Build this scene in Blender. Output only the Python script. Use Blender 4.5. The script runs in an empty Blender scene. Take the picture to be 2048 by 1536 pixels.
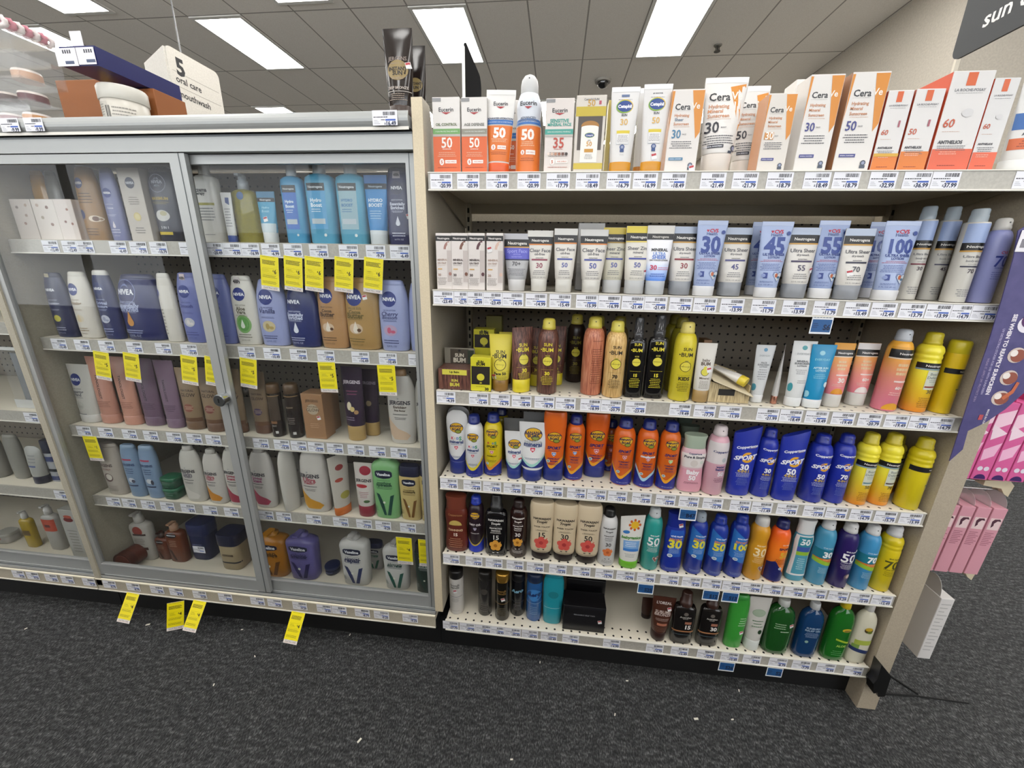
import bpy, math, random
from mathutils import Vector, Matrix
from mathutils.geometry import tessellate_polygon
random.seed(7)
sc = bpy.context.scene
C = sc.collection
PI = math.pi

# ---------------------------------------------------------------- camera, world, exposure
def srgb(h):
    v = [int(h[i:i + 2], 16) / 255 for i in (0, 2, 4)]
    return [(c / 12.92 if c <= .04045 else ((c + .055) / 1.055) ** 2.4) for c in v]

cam_data = bpy.data.cameras.new('camera')
cam = bpy.data.objects.new('camera', cam_data)
C.objects.link(cam)
sc.camera = cam
FPX = 788.25
YAW, PITCH, ROLL = -0.10466, 0.29359, 0.01932
cam_data.sensor_width = 36
cam_data.lens = 36 * FPX / 2048
cam_data.clip_start = .02
cam_data.clip_end = 60
fw = Vector((math.sin(YAW) * math.cos(PITCH), math.cos(YAW) * math.cos(PITCH), -math.sin(PITCH)))
rt = Vector((math.cos(YAW), -math.sin(YAW), 0))
up = rt.cross(fw)
r2 = math.cos(ROLL) * rt + math.sin(ROLL) * up
u2 = -math.sin(ROLL) * rt + math.cos(ROLL) * up
M = Matrix((r2, u2, -fw)).transposed().to_4x4()
M.translation = Vector((0.2960, -0.9489, 1.2294))
cam.matrix_world = M

sc.view_settings.view_transform = 'Standard'
sc.view_settings.look = 'None'
sc.view_settings.gamma = 1
sc.view_settings.use_curve_mapping = False
sc.view_settings.exposure = 0.33
LAMP = 12.0          # brightness of the ceiling diffusers
w = bpy.data.worlds.new('world')
sc.world = w
w.use_nodes = True
w.node_tree.nodes['Background'].inputs[0].default_value = (.94, .97, 1, 1)
w.node_tree.nodes['Background'].inputs[1].default_value = 3.6
sc.cycles.max_bounces = 8
sc.cycles.transparent_max_bounces = 48

# ---------------------------------------------------------------- materials
MATS = {}
def mat(col, rough=.45, metal=0, name=None, coat=0):
    k = (col, rough, metal, coat)
    if k in MATS: return MATS[k]
    m = bpy.data.materials.new(name or 'paint_' + col)
    m.use_nodes = True
    b = m.node_tree.nodes['Principled BSDF']
    b.inputs['Base Color'].default_value = srgb(col) + [1]
    b.inputs['Roughness'].default_value = rough
    b.inputs['Metallic'].default_value = metal
    if coat: b.inputs['Coat Weight'].default_value = coat
    MATS[k] = m
    return m

def emit(name, strength):
    m = bpy.data.materials.new(name); m.use_nodes = True
    nt = m.node_tree; nt.nodes.clear()
    e = nt.nodes.new('ShaderNodeEmission'); o = nt.nodes.new('ShaderNodeOutputMaterial')
    e.inputs[0].default_value = (1, .985, .95, 1); e.inputs[1].default_value = strength
    nt.links.new(e.outputs[0], o.inputs[0])
    return m

def clear(name, col='ffffff', opacity=.04, rough=.03, ior=1.45, tint=None):
    """clear sheet: see-through with a fresnel sheen"""
    m = bpy.data.materials.new(name); m.use_nodes = True
    nt = m.node_tree; nt.nodes.clear(); N = nt.nodes.new; L = nt.links.new
    o = N('ShaderNodeOutputMaterial'); t = N('ShaderNodeBsdfTransparent'); g = N('ShaderNodeBsdfGlossy')
    d = N('ShaderNodeBsdfDiffuse'); f = N('ShaderNodeLayerWeight'); mx = N('ShaderNodeMixShader'); mx2 = N('ShaderNodeMixShader')
    t.inputs[0].default_value = srgb(tint or 'ffffff') + [1]
    g.inputs['Roughness'].default_value = rough
    d.inputs[0].default_value = srgb(col) + [1]
    f.inputs[0].default_value = .5
    r0 = ((ior - 1) / (ior + 1)) ** 2; ff = math_(nt, 'ADD', math_(nt, 'MULTIPLY', math_(nt, 'POWER', f.outputs['Facing'], 5), 1 - r0), r0)
    mx2.inputs[0].default_value = opacity
    L(t.outputs[0], mx2.inputs[1]); L(d.outputs[0], mx2.inputs[2])
    L(ff, mx.inputs[0]); L(mx2.outputs[0], mx.inputs[1]); L(g.outputs[0], mx.inputs[2])
    L(mx.outputs[0], o.inputs[0])
    return m

def nodemat(name, rough=.6, metal=0):
    m = bpy.data.materials.new(name); m.use_nodes = True
    nt = m.node_tree
    b = nt.nodes['Principled BSDF']
    b.inputs['Roughness'].default_value = rough
    b.inputs['Metallic'].default_value = metal
    return m, nt, b
def math_(nt, op, a, b=None):
    n = nt.nodes.new('ShaderNodeMath'); n.operation = op
    for i, v in enumerate((a, b)):
        if v is None: continue
        if isinstance(v, (int, float)): n.inputs[i].default_value = v
        else: nt.links.new(v, n.inputs[i])
    return n.outputs[0]
def mixc(nt, fac, c1, c2):
    n = nt.nodes.new('ShaderNodeMix'); n.data_type = 'RGBA'
    if isinstance(fac, (int, float)): n.inputs[0].default_value = fac
    else: nt.links.new(fac, n.inputs[0])
    for i, c in ((6, c1), (7, c2)):
        if isinstance(c, str): n.inputs[i].default_value = srgb(c) + [1]
        else: nt.links.new(c, n.inputs[i])
    return n.outputs[2]
def objxyz(nt):
    t = nt.nodes.new('ShaderNodeTexCoord'); s = nt.nodes.new('ShaderNodeSeparateXYZ')
    nt.links.new(t.outputs['Object'], s.inputs[0])
    return t.outputs['Object'], s.outputs
def noise(nt, vec, scale, detail=3, sx=None):
    n = nt.nodes.new('ShaderNodeTexNoise'); n.inputs['Scale'].default_value = scale; n.inputs['Detail'].default_value = detail
    if sx:
        mp = nt.nodes.new('ShaderNodeMapping'); mp.inputs['Scale'].default_value = sx
        nt.links.new(vec, mp.inputs[0]); vec = mp.outputs[0]
    nt.links.new(vec, n.inputs['Vector'])
    return n.outputs['Fac']
def ramp(nt, fac, *stops):
    r = nt.nodes.new('ShaderNodeValToRGB'); e = r.color_ramp.elements
    while len(e) < len(stops): e.new(.5)
    for i, (p, c) in enumerate(stops):
        e[i].position = p; e[i].color = srgb(c) + [1]
    nt.links.new(fac, r.inputs[0])
    return r.outputs[0]
def bump(nt, b, h, dist, strength=1):
    n = nt.nodes.new('ShaderNodeBump'); n.inputs['Distance'].default_value = dist; n.inputs['Strength'].default_value = strength
    nt.links.new(h, n.inputs['Height']); nt.links.new(n.outputs[0], b.inputs['Normal'])

def cellhole(nt, a, pitch, off=0.0):
    v = math_(nt, 'FRACT', math_(nt, 'ADD', math_(nt, 'DIVIDE', a, pitch), off))
    v = math_(nt, 'SUBTRACT', v, .5)
    return math_(nt, 'MULTIPLY', math_(nt, 'MULTIPLY', v, v), pitch * pitch)

def carpet_mat():
    m, nt, b = nodemat('charcoal_loop_carpet', .95)
    v, s = objxyz(nt)
    n1 = noise(nt, v, 260, 3, (1, .5, 1)); n2 = noise(nt, v, 85, 5, (.45, 1, 1)); n3 = noise(nt, v, 5, 2)
    f = math_(nt, 'ADD', math_(nt, 'MULTIPLY', n1, .62), math_(nt, 'MULTIPLY', n2, .38))
    c = ramp(nt, f, (.35, '131415'), (.46, '2a2b2c'), (.56, '4a4b4c'), (.68, '7a7a7a'))
    c2 = mixc(nt, math_(nt, 'MULTIPLY', n3, .4), c, '222325')
    nt.links.new(c2, b.inputs['Base Color'])
    bump(nt, b, f, .012, .9)
    return m
def ceiling_mat():
    m, nt, b = nodemat('ceiling_tile_grid', .9)
    v, s = objxyz(nt)
    gx = cellhole(nt, s[0], .61, 0.2115); gy = cellhole(nt, s[1], 1.22, 0.8634)
    hx = (.305 - .008) ** 2; hy = (.61 - .008) ** 2
    line = math_(nt, 'MAXIMUM', math_(nt, 'GREATER_THAN', gx, hx), math_(nt, 'GREATER_THAN', gy, hy))
    hx2 = (.305 - .004) ** 2; hy2 = (.61 - .004) ** 2
    n = noise(nt, v, 120, 3)
    base = ramp(nt, n, (.3, 'e9e3da'), (.7, 'f3eee6'))
    nt.links.new(mixc(nt, line, base, 'a39d95'), b.inputs['Base Color'])
    return m
def pegboard_mat():
    m, nt, b = nodemat('pegboard', .7)
    v, s = objxyz(nt)
    d = math_(nt, 'ADD', cellhole(nt, s[0], .0254), cellhole(nt, s[2], .0254))
    h = math_(nt, 'LESS_THAN', d, .0034 ** 2)
    nt.links.new(mixc(nt, h, '776f63', '050505'), b.inputs['Base Color'])
    return m
def deck_mat():
    m, nt, b = nodemat('perforated_shelf_enamel', .45)
    v, s = objxyz(nt)
    d = math_(nt, 'ADD', cellhole(nt, s[0], .0254), cellhole(nt, s[1], .0254, .2))
    h = math_(nt, 'LESS_THAN', d, .0032 ** 2)
    band = math_(nt, 'LESS_THAN', s[1], .0456)
    nt.links.new(mixc(nt, math_(nt, 'MULTIPLY', h, band), 'd6cfbf', '080808'), b.inputs['Base Color'])
    return m
def speckle(name, c1, c2, rough=.6, scale=400, metal=0):
    m, nt, b = nodemat(name, rough, metal)
    v, s = objxyz(nt)
    nt.links.new(ramp(nt, noise(nt, v, scale, 2), (.3, c1), (.7, c2)), b.inputs['Base Color'])
    return m
def wood_mat(name, c1, c2, c3):
    m, nt, b = nodemat(name, .35)
    v, s = objxyz(nt)
    n = noise(nt, v, 30, 4, (16, 16, 1))
    nt.links.new(ramp(nt, n, (.35, c1), (.5, c2), (.65, c3)), b.inputs['Base Color'])
    return m
def gradz(name, h, stops, rough=.3):
    m, nt, b = nodemat(name, rough)
    v, s = objxyz(nt)
    nt.links.new(ramp(nt, math_(nt, 'DIVIDE', s[2], h), *stops), b.inputs['Base Color'])
    return m
SPECIAL = {}
def special(k):
    if k in SPECIAL: return SPECIAL[k]
    f = {'wood_brown': lambda: wood_mat('dark_wood_print', '3a2320', '5d3b33', '7c5446'),
         'wood_red': lambda: wood_mat('reddish_wood_print', '8f4f3c', 'b56d52', 'c98a6a'),
         'wood_tan': lambda: wood_mat('pale_wood_print', 'a9844c', 'cda76a', 'dcbf85'),
         'wood_grey': lambda: wood_mat('weathered_wood_print', '8c7b5c', 'b3a17c', 'c9b993'),
         'aloe': lambda: clear('green_gel', '2f7a32', .45, .04, 1.45, '9fd09a'),
         'blue_gel': lambda: clear('blue_gel', '1c4f86', .6, .04, 1.45, '8ab0e0'),
         'oil': lambda: clear('pale_yellow_oil', 'cfc873', .28, .04, 1.45, 'eee8a0'),
         'clear': lambda: clear('clear_plastic', 'eef2f2', .035, .04),
         'clearcap': lambda: clear('frosted_clear_cap', 'b9c4cc', .55, .15),
         'frost': lambda: clear('frosted_plastic', 'd5d2cc', .7, .2),
         'smoke': lambda: clear('smoked_plastic', '4a4a4c', .6, .1, 1.45, '8a8a8c'),
         'sunset': lambda: gradz('orange_to_pink_print', .17, ((.15, 'd4788c'), (.45, 'd8877a'), (.8, 'e0a23c'))),
         'beach': lambda: gradz('yellow_to_orange_print', .18, ((.02, 'dc8a24'), (.2, 'dfb22c'), (.5, 'e3d53a'))),
         'cvsor': lambda: gradz('amber_to_red_print', .18, ((.2, 'e8842c'), (.6, 'ee7a22'), (.95, 'dc4a20'))),
         'minblue': lambda: gradz('white_to_blue_print', .15, ((.2, '4f83dd'), (.35, 'a9bfe6'), (.5, 'dddde2'))),
         'silver': lambda: mat('b9bcc0', .25, .8, 'brushed_silver'),
         'gold': lambda: mat('b48a3c', .25, .8, 'polished_gold'),
         'rosegold': lambda: mat('c08a78', .2, .9, 'rose_gold'),
         'alu': lambda: mat('9fa1a0', .42, .35, 'satin_aluminium')}[k]()
    SPECIAL[k] = f
    return f
def M_(c, rough=.38, coat=0):
    if not isinstance(c, str): return c
    if len(c) == 6 and all(x in '0123456789abcdef' for x in c): c = '%02x%02x%02x' % tuple(round(int(c[i:i + 2], 16) * .91) for i in (0, 2, 4))
    return mat(c, rough, 0, None, coat) if len(c) == 6 and all(x in '0123456789abcdef' for x in c) else special(c)

# ---------------------------------------------------------------- mesh building
class MB:
    def __init__(s): s.v, s.f, s.m, s.s, s.mats = [], [], [], [], []
    def mi(s, m):
        if m not in s.mats: s.mats.append(m)
        return s.mats.index(m)
    def add(s, vs, fs, m, smooth=False):
        o = len(s.v); k = s.mi(m)
        s.v += vs
        for f in fs:
            s.f.append([i + o for i in f]); s.m.append(k); s.s.append(smooth)
    def box(s, x0, x1, y0, y1, z0, z1, m):
        s.add([(x, y, z) for x in (x0, x1) for y in (y0, y1) for z in (z0, z1)],
              [(0, 1, 3, 2), (4, 6, 7, 5), (0, 4, 5, 1), (2, 3, 7, 6), (0, 2, 6, 4), (1, 5, 7, 3)], m)
    def bbox(s, x0, x1, y0, y1, z0, z1, m, r=.001):
        """box with rounded vertical and front edges"""
        vs, fs = [], []
        ring = lambda z, i: [(x0 + r, y0 + i, z), (x1 - r, y0 + i, z), (x1 - i, y0 + r, z), (x1 - i, y1 - r, z), (x1 - r, y1 - i, z), (x0 + r, y1 - i, z), (x0 + i, y1 - r, z), (x0 + i, y0 + r, z)]
        for z, i in ((z0, r * .7), (z0 + r, 0), (z1 - r, 0), (z1, r * .7)): vs += ring(z, i)
        for k in range(3):
            for j in range(8): fs.append((k * 8 + j, k * 8 + (j + 1) % 8, k * 8 + 8 + (j + 1) % 8, k * 8 + 8 + j))
        fs.append(tuple(reversed(range(8)))); fs.append(tuple(range(24, 32)))
        s.add(vs, fs, m)
    def loft(s, rings, m, cap0=True, cap1=True, smooth=True):
        n = len(rings[0]); vs = [p for r in rings for p in r]; fs = []
        for k in range(len(rings) - 1):
            for j in range(n): fs.append((k * n + j, k * n + (j + 1) % n, (k + 1) * n + (j + 1) % n, (k + 1) * n + j))
        s.add(vs, fs, m, smooth)
        if cap0: s.add(list(reversed(rings[0])), [tuple(range(n))], m)
        if cap1: s.add(list(rings[-1]), [tuple(range(n))], m)
    def cyl(s, p0, p1, r0, r1, m, n=16):
        p0, p1 = Vector(p0), Vector(p1); d = (p1 - p0).normalized()
        a = d.orthogonal().normalized(); b = d.cross(a)
        s.loft([[tuple(p + r * (math.cos(t) * a + math.sin(t) * b)) for t in [2 * PI * k / n for k in range(n)]] for p, r in ((p0, r0), (p1, r1))], m)
    def prism(s, pts, y0, y1, m, axis='y'):
        """extrude an outline of (a,b) along an axis"""
        P = (lambda a, b, c: (a, c, b)) if axis == 'y' else (lambda a, b, c: (c, a, b)) if axis == 'x' else (lambda a, b, c: (a, b, c))
        n = len(pts)
        s.add([P(a, b, y0) for a, b in pts] + [P(a, b, y1) for a, b in pts],
              [tuple(range(n)), tuple(reversed(range(n, 2 * n)))] + [(i, n + i, n + (i + 1) % n, (i + 1) % n) for i in range(n)], m)
    def build(s, name, parent=None, loc=None, mods=()):
        me = bpy.data.meshes.new(name)
        me.from_pydata(s.v, [], s.f)
        for m in s.mats: me.materials.append(m)
        me.polygons.foreach_set('material_index', s.m)
        me.polygons.foreach_set('use_smooth', s.s)
        me.update()
        o = bpy.data.objects.new(name, me)
        C.objects.link(o)
        if parent: o.parent = parent
        if loc: o.location = loc
        return o

def empty(name, loc=(0, 0, 0), rz=0):
    o = bpy.data.objects.new(name, None); C.objects.link(o)
    o.empty_display_size = .02
    o.location = loc; o.rotation_euler = (0, 0, rz)
    return o
def tag(o, label, cat, group=None, kind=None):
    o['label'] = label; o['category'] = cat
    if group: o['group'] = group
    if kind: o['kind'] = kind
    return o
def struct(o):
    o['kind'] = 'structure'
    return o

# ---------------------------------------------------------------- lettering
GL = {}
def _raw(body, off):
    c = bpy.data.curves.new('t', 'FONT'); c.body = body; c.resolution_u = 2; c.offset = off
    o = bpy.data.objects.new('t', c); C.objects.link(o)
    dg = bpy.context.evaluated_depsgraph_get()
    me = bpy.data.meshes.new_from_object(o.evaluated_get(dg))
    v = [tuple(p.co[:2]) for p in me.vertices]; f = [tuple(p.vertices) for p in me.polygons]
    bpy.data.objects.remove(o); bpy.data.curves.remove(c); bpy.data.meshes.remove(me)
    return v, f
def glyph(ch, b):
    k = (ch, b)
    if k not in GL:
        off = (0, .018, .04)[b]
        v, f = _raw(ch, off) if ch != ' ' else ([], [])
        if ('|', b) not in GL: GL[('|', b)] = _raw('|', off) + (0,)
        bar = max(p[0] for p in GL[('|', b)][0])
        v2, _ = _raw(ch + '|', off)
        GL[k] = (v, f, max(p[0] for p in v2) - bar)
    return GL[k]
def textmesh(s, b=0):
    """triangles of a line of lettering, centred, in units of cap height"""
    x = 0; vs, fs = [], []
    for ch in s:
        v, f, a = glyph(ch, b)
        o = len(vs)
        vs += [(p[0] + x, p[1]) for p in v]; fs += [tuple(i + o for i in q) for q in f]
        x += a
    k = 1 / .7
    return [((p[0] - x / 2) * k, (p[1] - .35) * k) for p in vs], fs, x * k
def clipx(poly, x, side):
    out = []
    for i, p in enumerate(poly):
        q = poly[(i + 1) % len(poly)]
        ip, iq = (p[0] - x) * side >= 0, (q[0] - x) * side >= 0
        if ip: out.append(p)
        if ip != iq:
            t = (x - p[0]) / (q[0] - p[0]); out.append((x, p[1] + t * (q[1] - p[1])))
    return out

# ---------------------------------------------------------------- product bodies
# section: (z fraction of height, width fraction, depth fraction, exponent)
K = {
 'can': (1., [(0, .92, .92, 2), (.012, 1, 1, 2), (.70, 1, 1, 2), (.755, .975, .975, 2), (.80, .91, .91, 2), (.835, .80, .80, 2), (.855, .68, .68, 2), (.86, .60, .60, 2)],
         [(.858, .60, .60, 2), (.866, .65, .65, 2), (.90, .64, .64, 2), (.905, .61, .61, 2), (.965, .60, .60, 2), (.99, .51, .51, 2), (1, .33, .33, 2)]),
 'waistcan': (1., [(0, .92, .92, 2), (.012, 1, 1, 2), (.52, 1, 1, 2), (.57, .92, .92, 2), (.62, .9, .9, 2), (.68, .98, .98, 2), (.75, 1, 1, 2), (.8, .95, .95, 2), (.84, .82, .82, 2), (.865, .66, .66, 2)],
         [(.86, .68, .68, 2), (.868, .72, .72, 2), (.93, .70, .70, 2), (.97, .66, .66, 2), (.993, .5, .5, 2), (1, .3, .3, 2)]),
 'domecan': (1., [(0, .94, .94, 2), (.01, .99, .99, 2), (.5, 1, 1, 2), (.54, .94, .94, 2), (.58, .93, .93, 2), (.66, .99, .99, 2), (.72, .96, .96, 2), (.77, .84, .84, 2), (.81, .72, .72, 2)],
         [(.805, .68, .68, 2), (.815, .7, .7, 2), (.9, .68, .68, 2), (.95, .6, .6, 2), (.985, .42, .42, 2), (1, .2, .2, 2)]),
 'ringcan': (1., [(0, .93, .93, 2), (.01, 1, 1, 2), (.635, 1, 1, 2), (.655, .975, .975, 2), (.67, .94, .94, 2), (.685, .975, .975, 2), (.70, 1, 1, 2), (.718, .975, .975, 2), (.73, .935, .935, 2), (.745, .975, .975, 2), (.77, 1, 1, 2), (.80, .96, .96, 2), (.83, .85, .85, 2), (.85, .68, .68, 2)],
         [(.846, .62, .62, 2), (.852, .68, .68, 2), (.89, .67, .67, 2), (.895, .62, .62, 2), (.97, .62, .62, 2), (.99, .55, .55, 2), (1, .38, .38, 2)]),
 'mistcan': (1., [(0, .98, .98, 2), (.008, 1, 1, 2), (.845, 1, 1, 2), (.86, .97, .97, 2), (.862, .72, .72, 2)],
         [(.86, .72, .72, 2), (.93, .72, .72, 2), (.935, .68, .68, 2), (.985, .68, .68, 2), (1, .6, .6, 2)]),
 'slimcan': (1., [(0, .97, .97, 2), (.008, 1, 1, 2), (.80, 1, 1, 2), (.83, .98, .98, 2)],
         [(.83, .96, .96, 2), (.835, .98, .98, 2), (.97, .96, .96, 2), (.995, .84, .84, 2), (1, .6, .6, 2)]),
 'tube': (.5, [(.13, .80, .92, 2), (.15, .82, .95, 2), (.3, .86, .86, 2), (.6, .93, .55, 2), (.86, .985, .2, 2), (.94, 1, .06, 2), (1, 1, .05, 2)],
         [(0, .80, .95, 2.2), (.01, .83, 1, 2.2), (.128, .84, 1, 2.2), (.135, .82, .96, 2.2)]),
 'fattube': (.62, [(.20, .80, .96, 2), (.22, .86, .98, 2), (.4, .92, .82, 2), (.65, .97, .5, 2), (.88, 1, .16, 2), (.95, 1, .06, 2), (1, 1, .05, 2)],
         [(0, .78, .95, 2.2), (.01, .81, 1, 2.2), (.198, .82, 1, 2.2), (.205, .8, .96, 2.2)]),
 'roundtube': (.55, [(.2, .72, .95, 2), (.3, .78, .95, 2), (.55, .9, .8, 2), (.8, 1, .45, 2), (.88, .98, .3, 2), (.94, .86, .18, 2), (.98, .6, .1, 2), (1, .35, .06, 2)],
         [(0, .70, .95, 2), (.01, .73, 1, 2), (.19, .73, 1, 2), (.2, .71, .95, 2)]),
 'bottle': (.55, [(0, .82, .82, 2.5), (.015, .88, .9, 2.5), (.2, .92, .98, 2.3), (.45, .97, 1, 2.2), (.7, 1, .95, 2.2), (.84, .97, .85, 2.2), (.93, .86, .7, 2.2)],
         [(.93, .84, .68, 2.2), (.935, .86, .7, 2.2), (.98, .8, .62, 2.2), (1, .6, .45, 2.2)]),
 'sport': (.6, [(.17, .86, .9, 2.3), (.2, .87, .95, 2.3), (.32, .84, .95, 2.3), (.5, .88, .95, 2.3), (.7, .96, .95, 2.3), (.88, 1, .92, 2.3), (.97, .98, .88, 2.3), (1, .9, .8, 2.3)],
         [(0, .84, .9, 2.4), (.012, .89, .98, 2.4), (.16, .87, .96, 2.4), (.175, .84, .9, 2.4)]),
 'tropic': (.6, [(.12, .72, .8, 2.4), (.14, .84, .9, 2.4), (.2, .9, .98, 2.4), (.4, .9, 1, 2.4), (.52, .88, .95, 2.4), (.75, .98, .98, 2.4), (.9, 1, .95, 2.5), (.97, .95, .85, 2.5), (1, .85, .7, 2.5)],
         [(0, .70, .8, 2.2), (.01, .74, .85, 2.2), (.12, .76, .86, 2.2), (.13, .72, .8, 2.2)]),
 'waist': (.6, [(0, .86, .85, 2.4), (.02, .96, .96, 2.4), (.12, 1, 1, 2.4), (.3, .92, .95, 2.3), (.45, .88, .9, 2.3), (.62, .97, .95, 2.3), (.68, 1, .95, 2.3), (.76, .9, .85, 2.3), (.78, .84, .8, 2.3)],
         [(.775, .84, .8, 2.3), (.785, .86, .82, 2.3), (.9, .82, .78, 2.3), (.98, .9, .8, 2.3), (1, .88, .78, 2.3)]),
 'slant': (.5, [(0, .78, .9, 2.6), (.015, .84, .98, 2.6), (.3, .86, 1, 2.6), (.6, .92, .9, 2.5), (.85, .98, .7, 2.5), (.97, 1, .55, 2.5), (1, .96, .5, 2.5)], None),
 'oval': (.5, [(0, .84, .86, 2.4), (.015, .9, .95, 2.4), (.15, .96, 1, 2.3), (.5, 1, 1, 2.2), (.72, .97, .92, 2.2), (.84, .88, .8, 2.2), (.93, .76, .66, 2.2)],
         [(.925, .74, .64, 2.2), (.932, .76, .66, 2.2), (.985, .68, .58, 2.2), (1, .55, .45, 2.2)]),
 'jerg': (.5, [(0, .80, .84, 2.4), (.015, .86, .94, 2.4), (.2, .95, 1, 2.3), (.45, 1, 1, 2.2), (.62, .99, .97, 2.2), (.76, .93, .9, 2.2), (.86, .79, .76, 2.1), (.92, .6, .6, 2.1)],
         [(.918, .42, .6, 2), (.925, .45, .62, 2), (.985, .40, .58, 2), (1, .3, .4, 2)]),
 'vas': (.55, [(0, .84, .88, 3), (.015, .88, .95, 3.2), (.2, .9, 1, 3.4), (.55, .95, 1, 3.4), (.78, 1, 1, 3.4), (.83, .97, .97, 3.2), (.87, .8, .8, 2.8), (.9, .52, .6, 2.2), (.91, .42, .55, 2)],
         [(.908, .4, .6, 2), (.915, .44, .66, 2), (.96, .42, .64, 2), (.965, .2, .3, 2), (1, .2, .3, 2)]),
 'vascap': (.5, [(0, .84, .88, 3), (.015, .9, .96, 3.2), (.4, .93, 1, 3.2), (.78, 1, .98, 3.2), (.82, .97, .93, 3.2)],
         [(.818, .9, .9, 3), (.83, .94, .94, 3), (.985, .9, .9, 3), (1, .84, .84, 3)]),
 'pump': (.55, [(0, .88, .9, 3), (.015, .94, .97, 3.2), (.5, .98, 1, 3.4), (.7, 1, 1, 3.4), (.76, .95, .95, 3), (.79, .7, .75, 2.5), (.8, .45, .6, 2)],
         [(.798, .36, .6, 2), (.806, .42, .68, 2), (.93, .40, .66, 2), (.935, .3, .5, 2), (1, .3, .5, 2)]),
 'gel': (.62, [(0, .88, .88, 2.6), (.012, .97, .97, 2.6), (.08, 1, 1, 2.6), (.6, 1, 1, 2.6), (.70, .98, .98, 2.5), (.78, .88, .9, 2.3), (.84, .66, .74, 2.1), (.87, .42, .54, 2), (.89, .32, .44, 2)],
         [(.885, .36, .56, 2), (.89, .40, .62, 2), (.97, .39, .6, 2), (1, .36, .56, 2)]),
 'mist': (.5, [(0, .9, .9, 3), (.015, .98, .98, 3), (.55, 1, 1, 3), (.68, .97, .97, 2.8), (.73, .86, .86, 2.6), (.745, .6, .7, 2)],
         [(.74, .54, .86, 2), (.75, .56, .9, 2), (.83, .56, .9, 2), (.835, .48, .8, 2), (.985, .46, .78, 2), (1, .38, .66, 2)]),
 'jar': (1., [(0, .9, .9, 2), (.03, .95, .95, 2), (.7, .95, .95, 2), (.72, .9, .9, 2)], [(.7, .98, .98, 2), (.71, 1, 1, 2), (.96, 1, 1, 2), (1, .95, .95, 2)]),
 'tub': (.85, [(0, .88, .88, 3.5), (.03, .92, .92, 3.5), (.7, .96, .96, 3.5), (.72, .92, .92, 3.5)], [(.7, .99, .99, 3.5), (.71, 1, 1, 3.5), (.97, 1, 1, 3.5), (1, .96, .96, 3.5)]),
}
NS = 28
def sec(secs, zf):
    if zf <= secs[0][0]: return secs[0][1:]
    for a, b in zip(secs, secs[1:]):
        if zf <= b[0]:
            t = (zf - a[0]) / max(1e-6, b[0] - a[0]); return tuple(p + t * (q - p) for p, q in zip(a[1:], b[1:]))
    return secs[-1][1:]
def ringpts(W, D, H, z, s, slant):
    w, d, e = s; out = []
    for k in range(NS):
        t = 2 * PI * k / NS; c, n = math.cos(t), math.sin(t)
        x = math.copysign(abs(c) ** (2 / e), c) * w * W / 2; y = math.copysign(abs(n) ** (2 / e), n) * d * D / 2
        zz = z * H + (slant * x * max(0, (z - .5) / .5) if slant else 0)
        out.append((x, y, zz))
    return out
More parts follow.
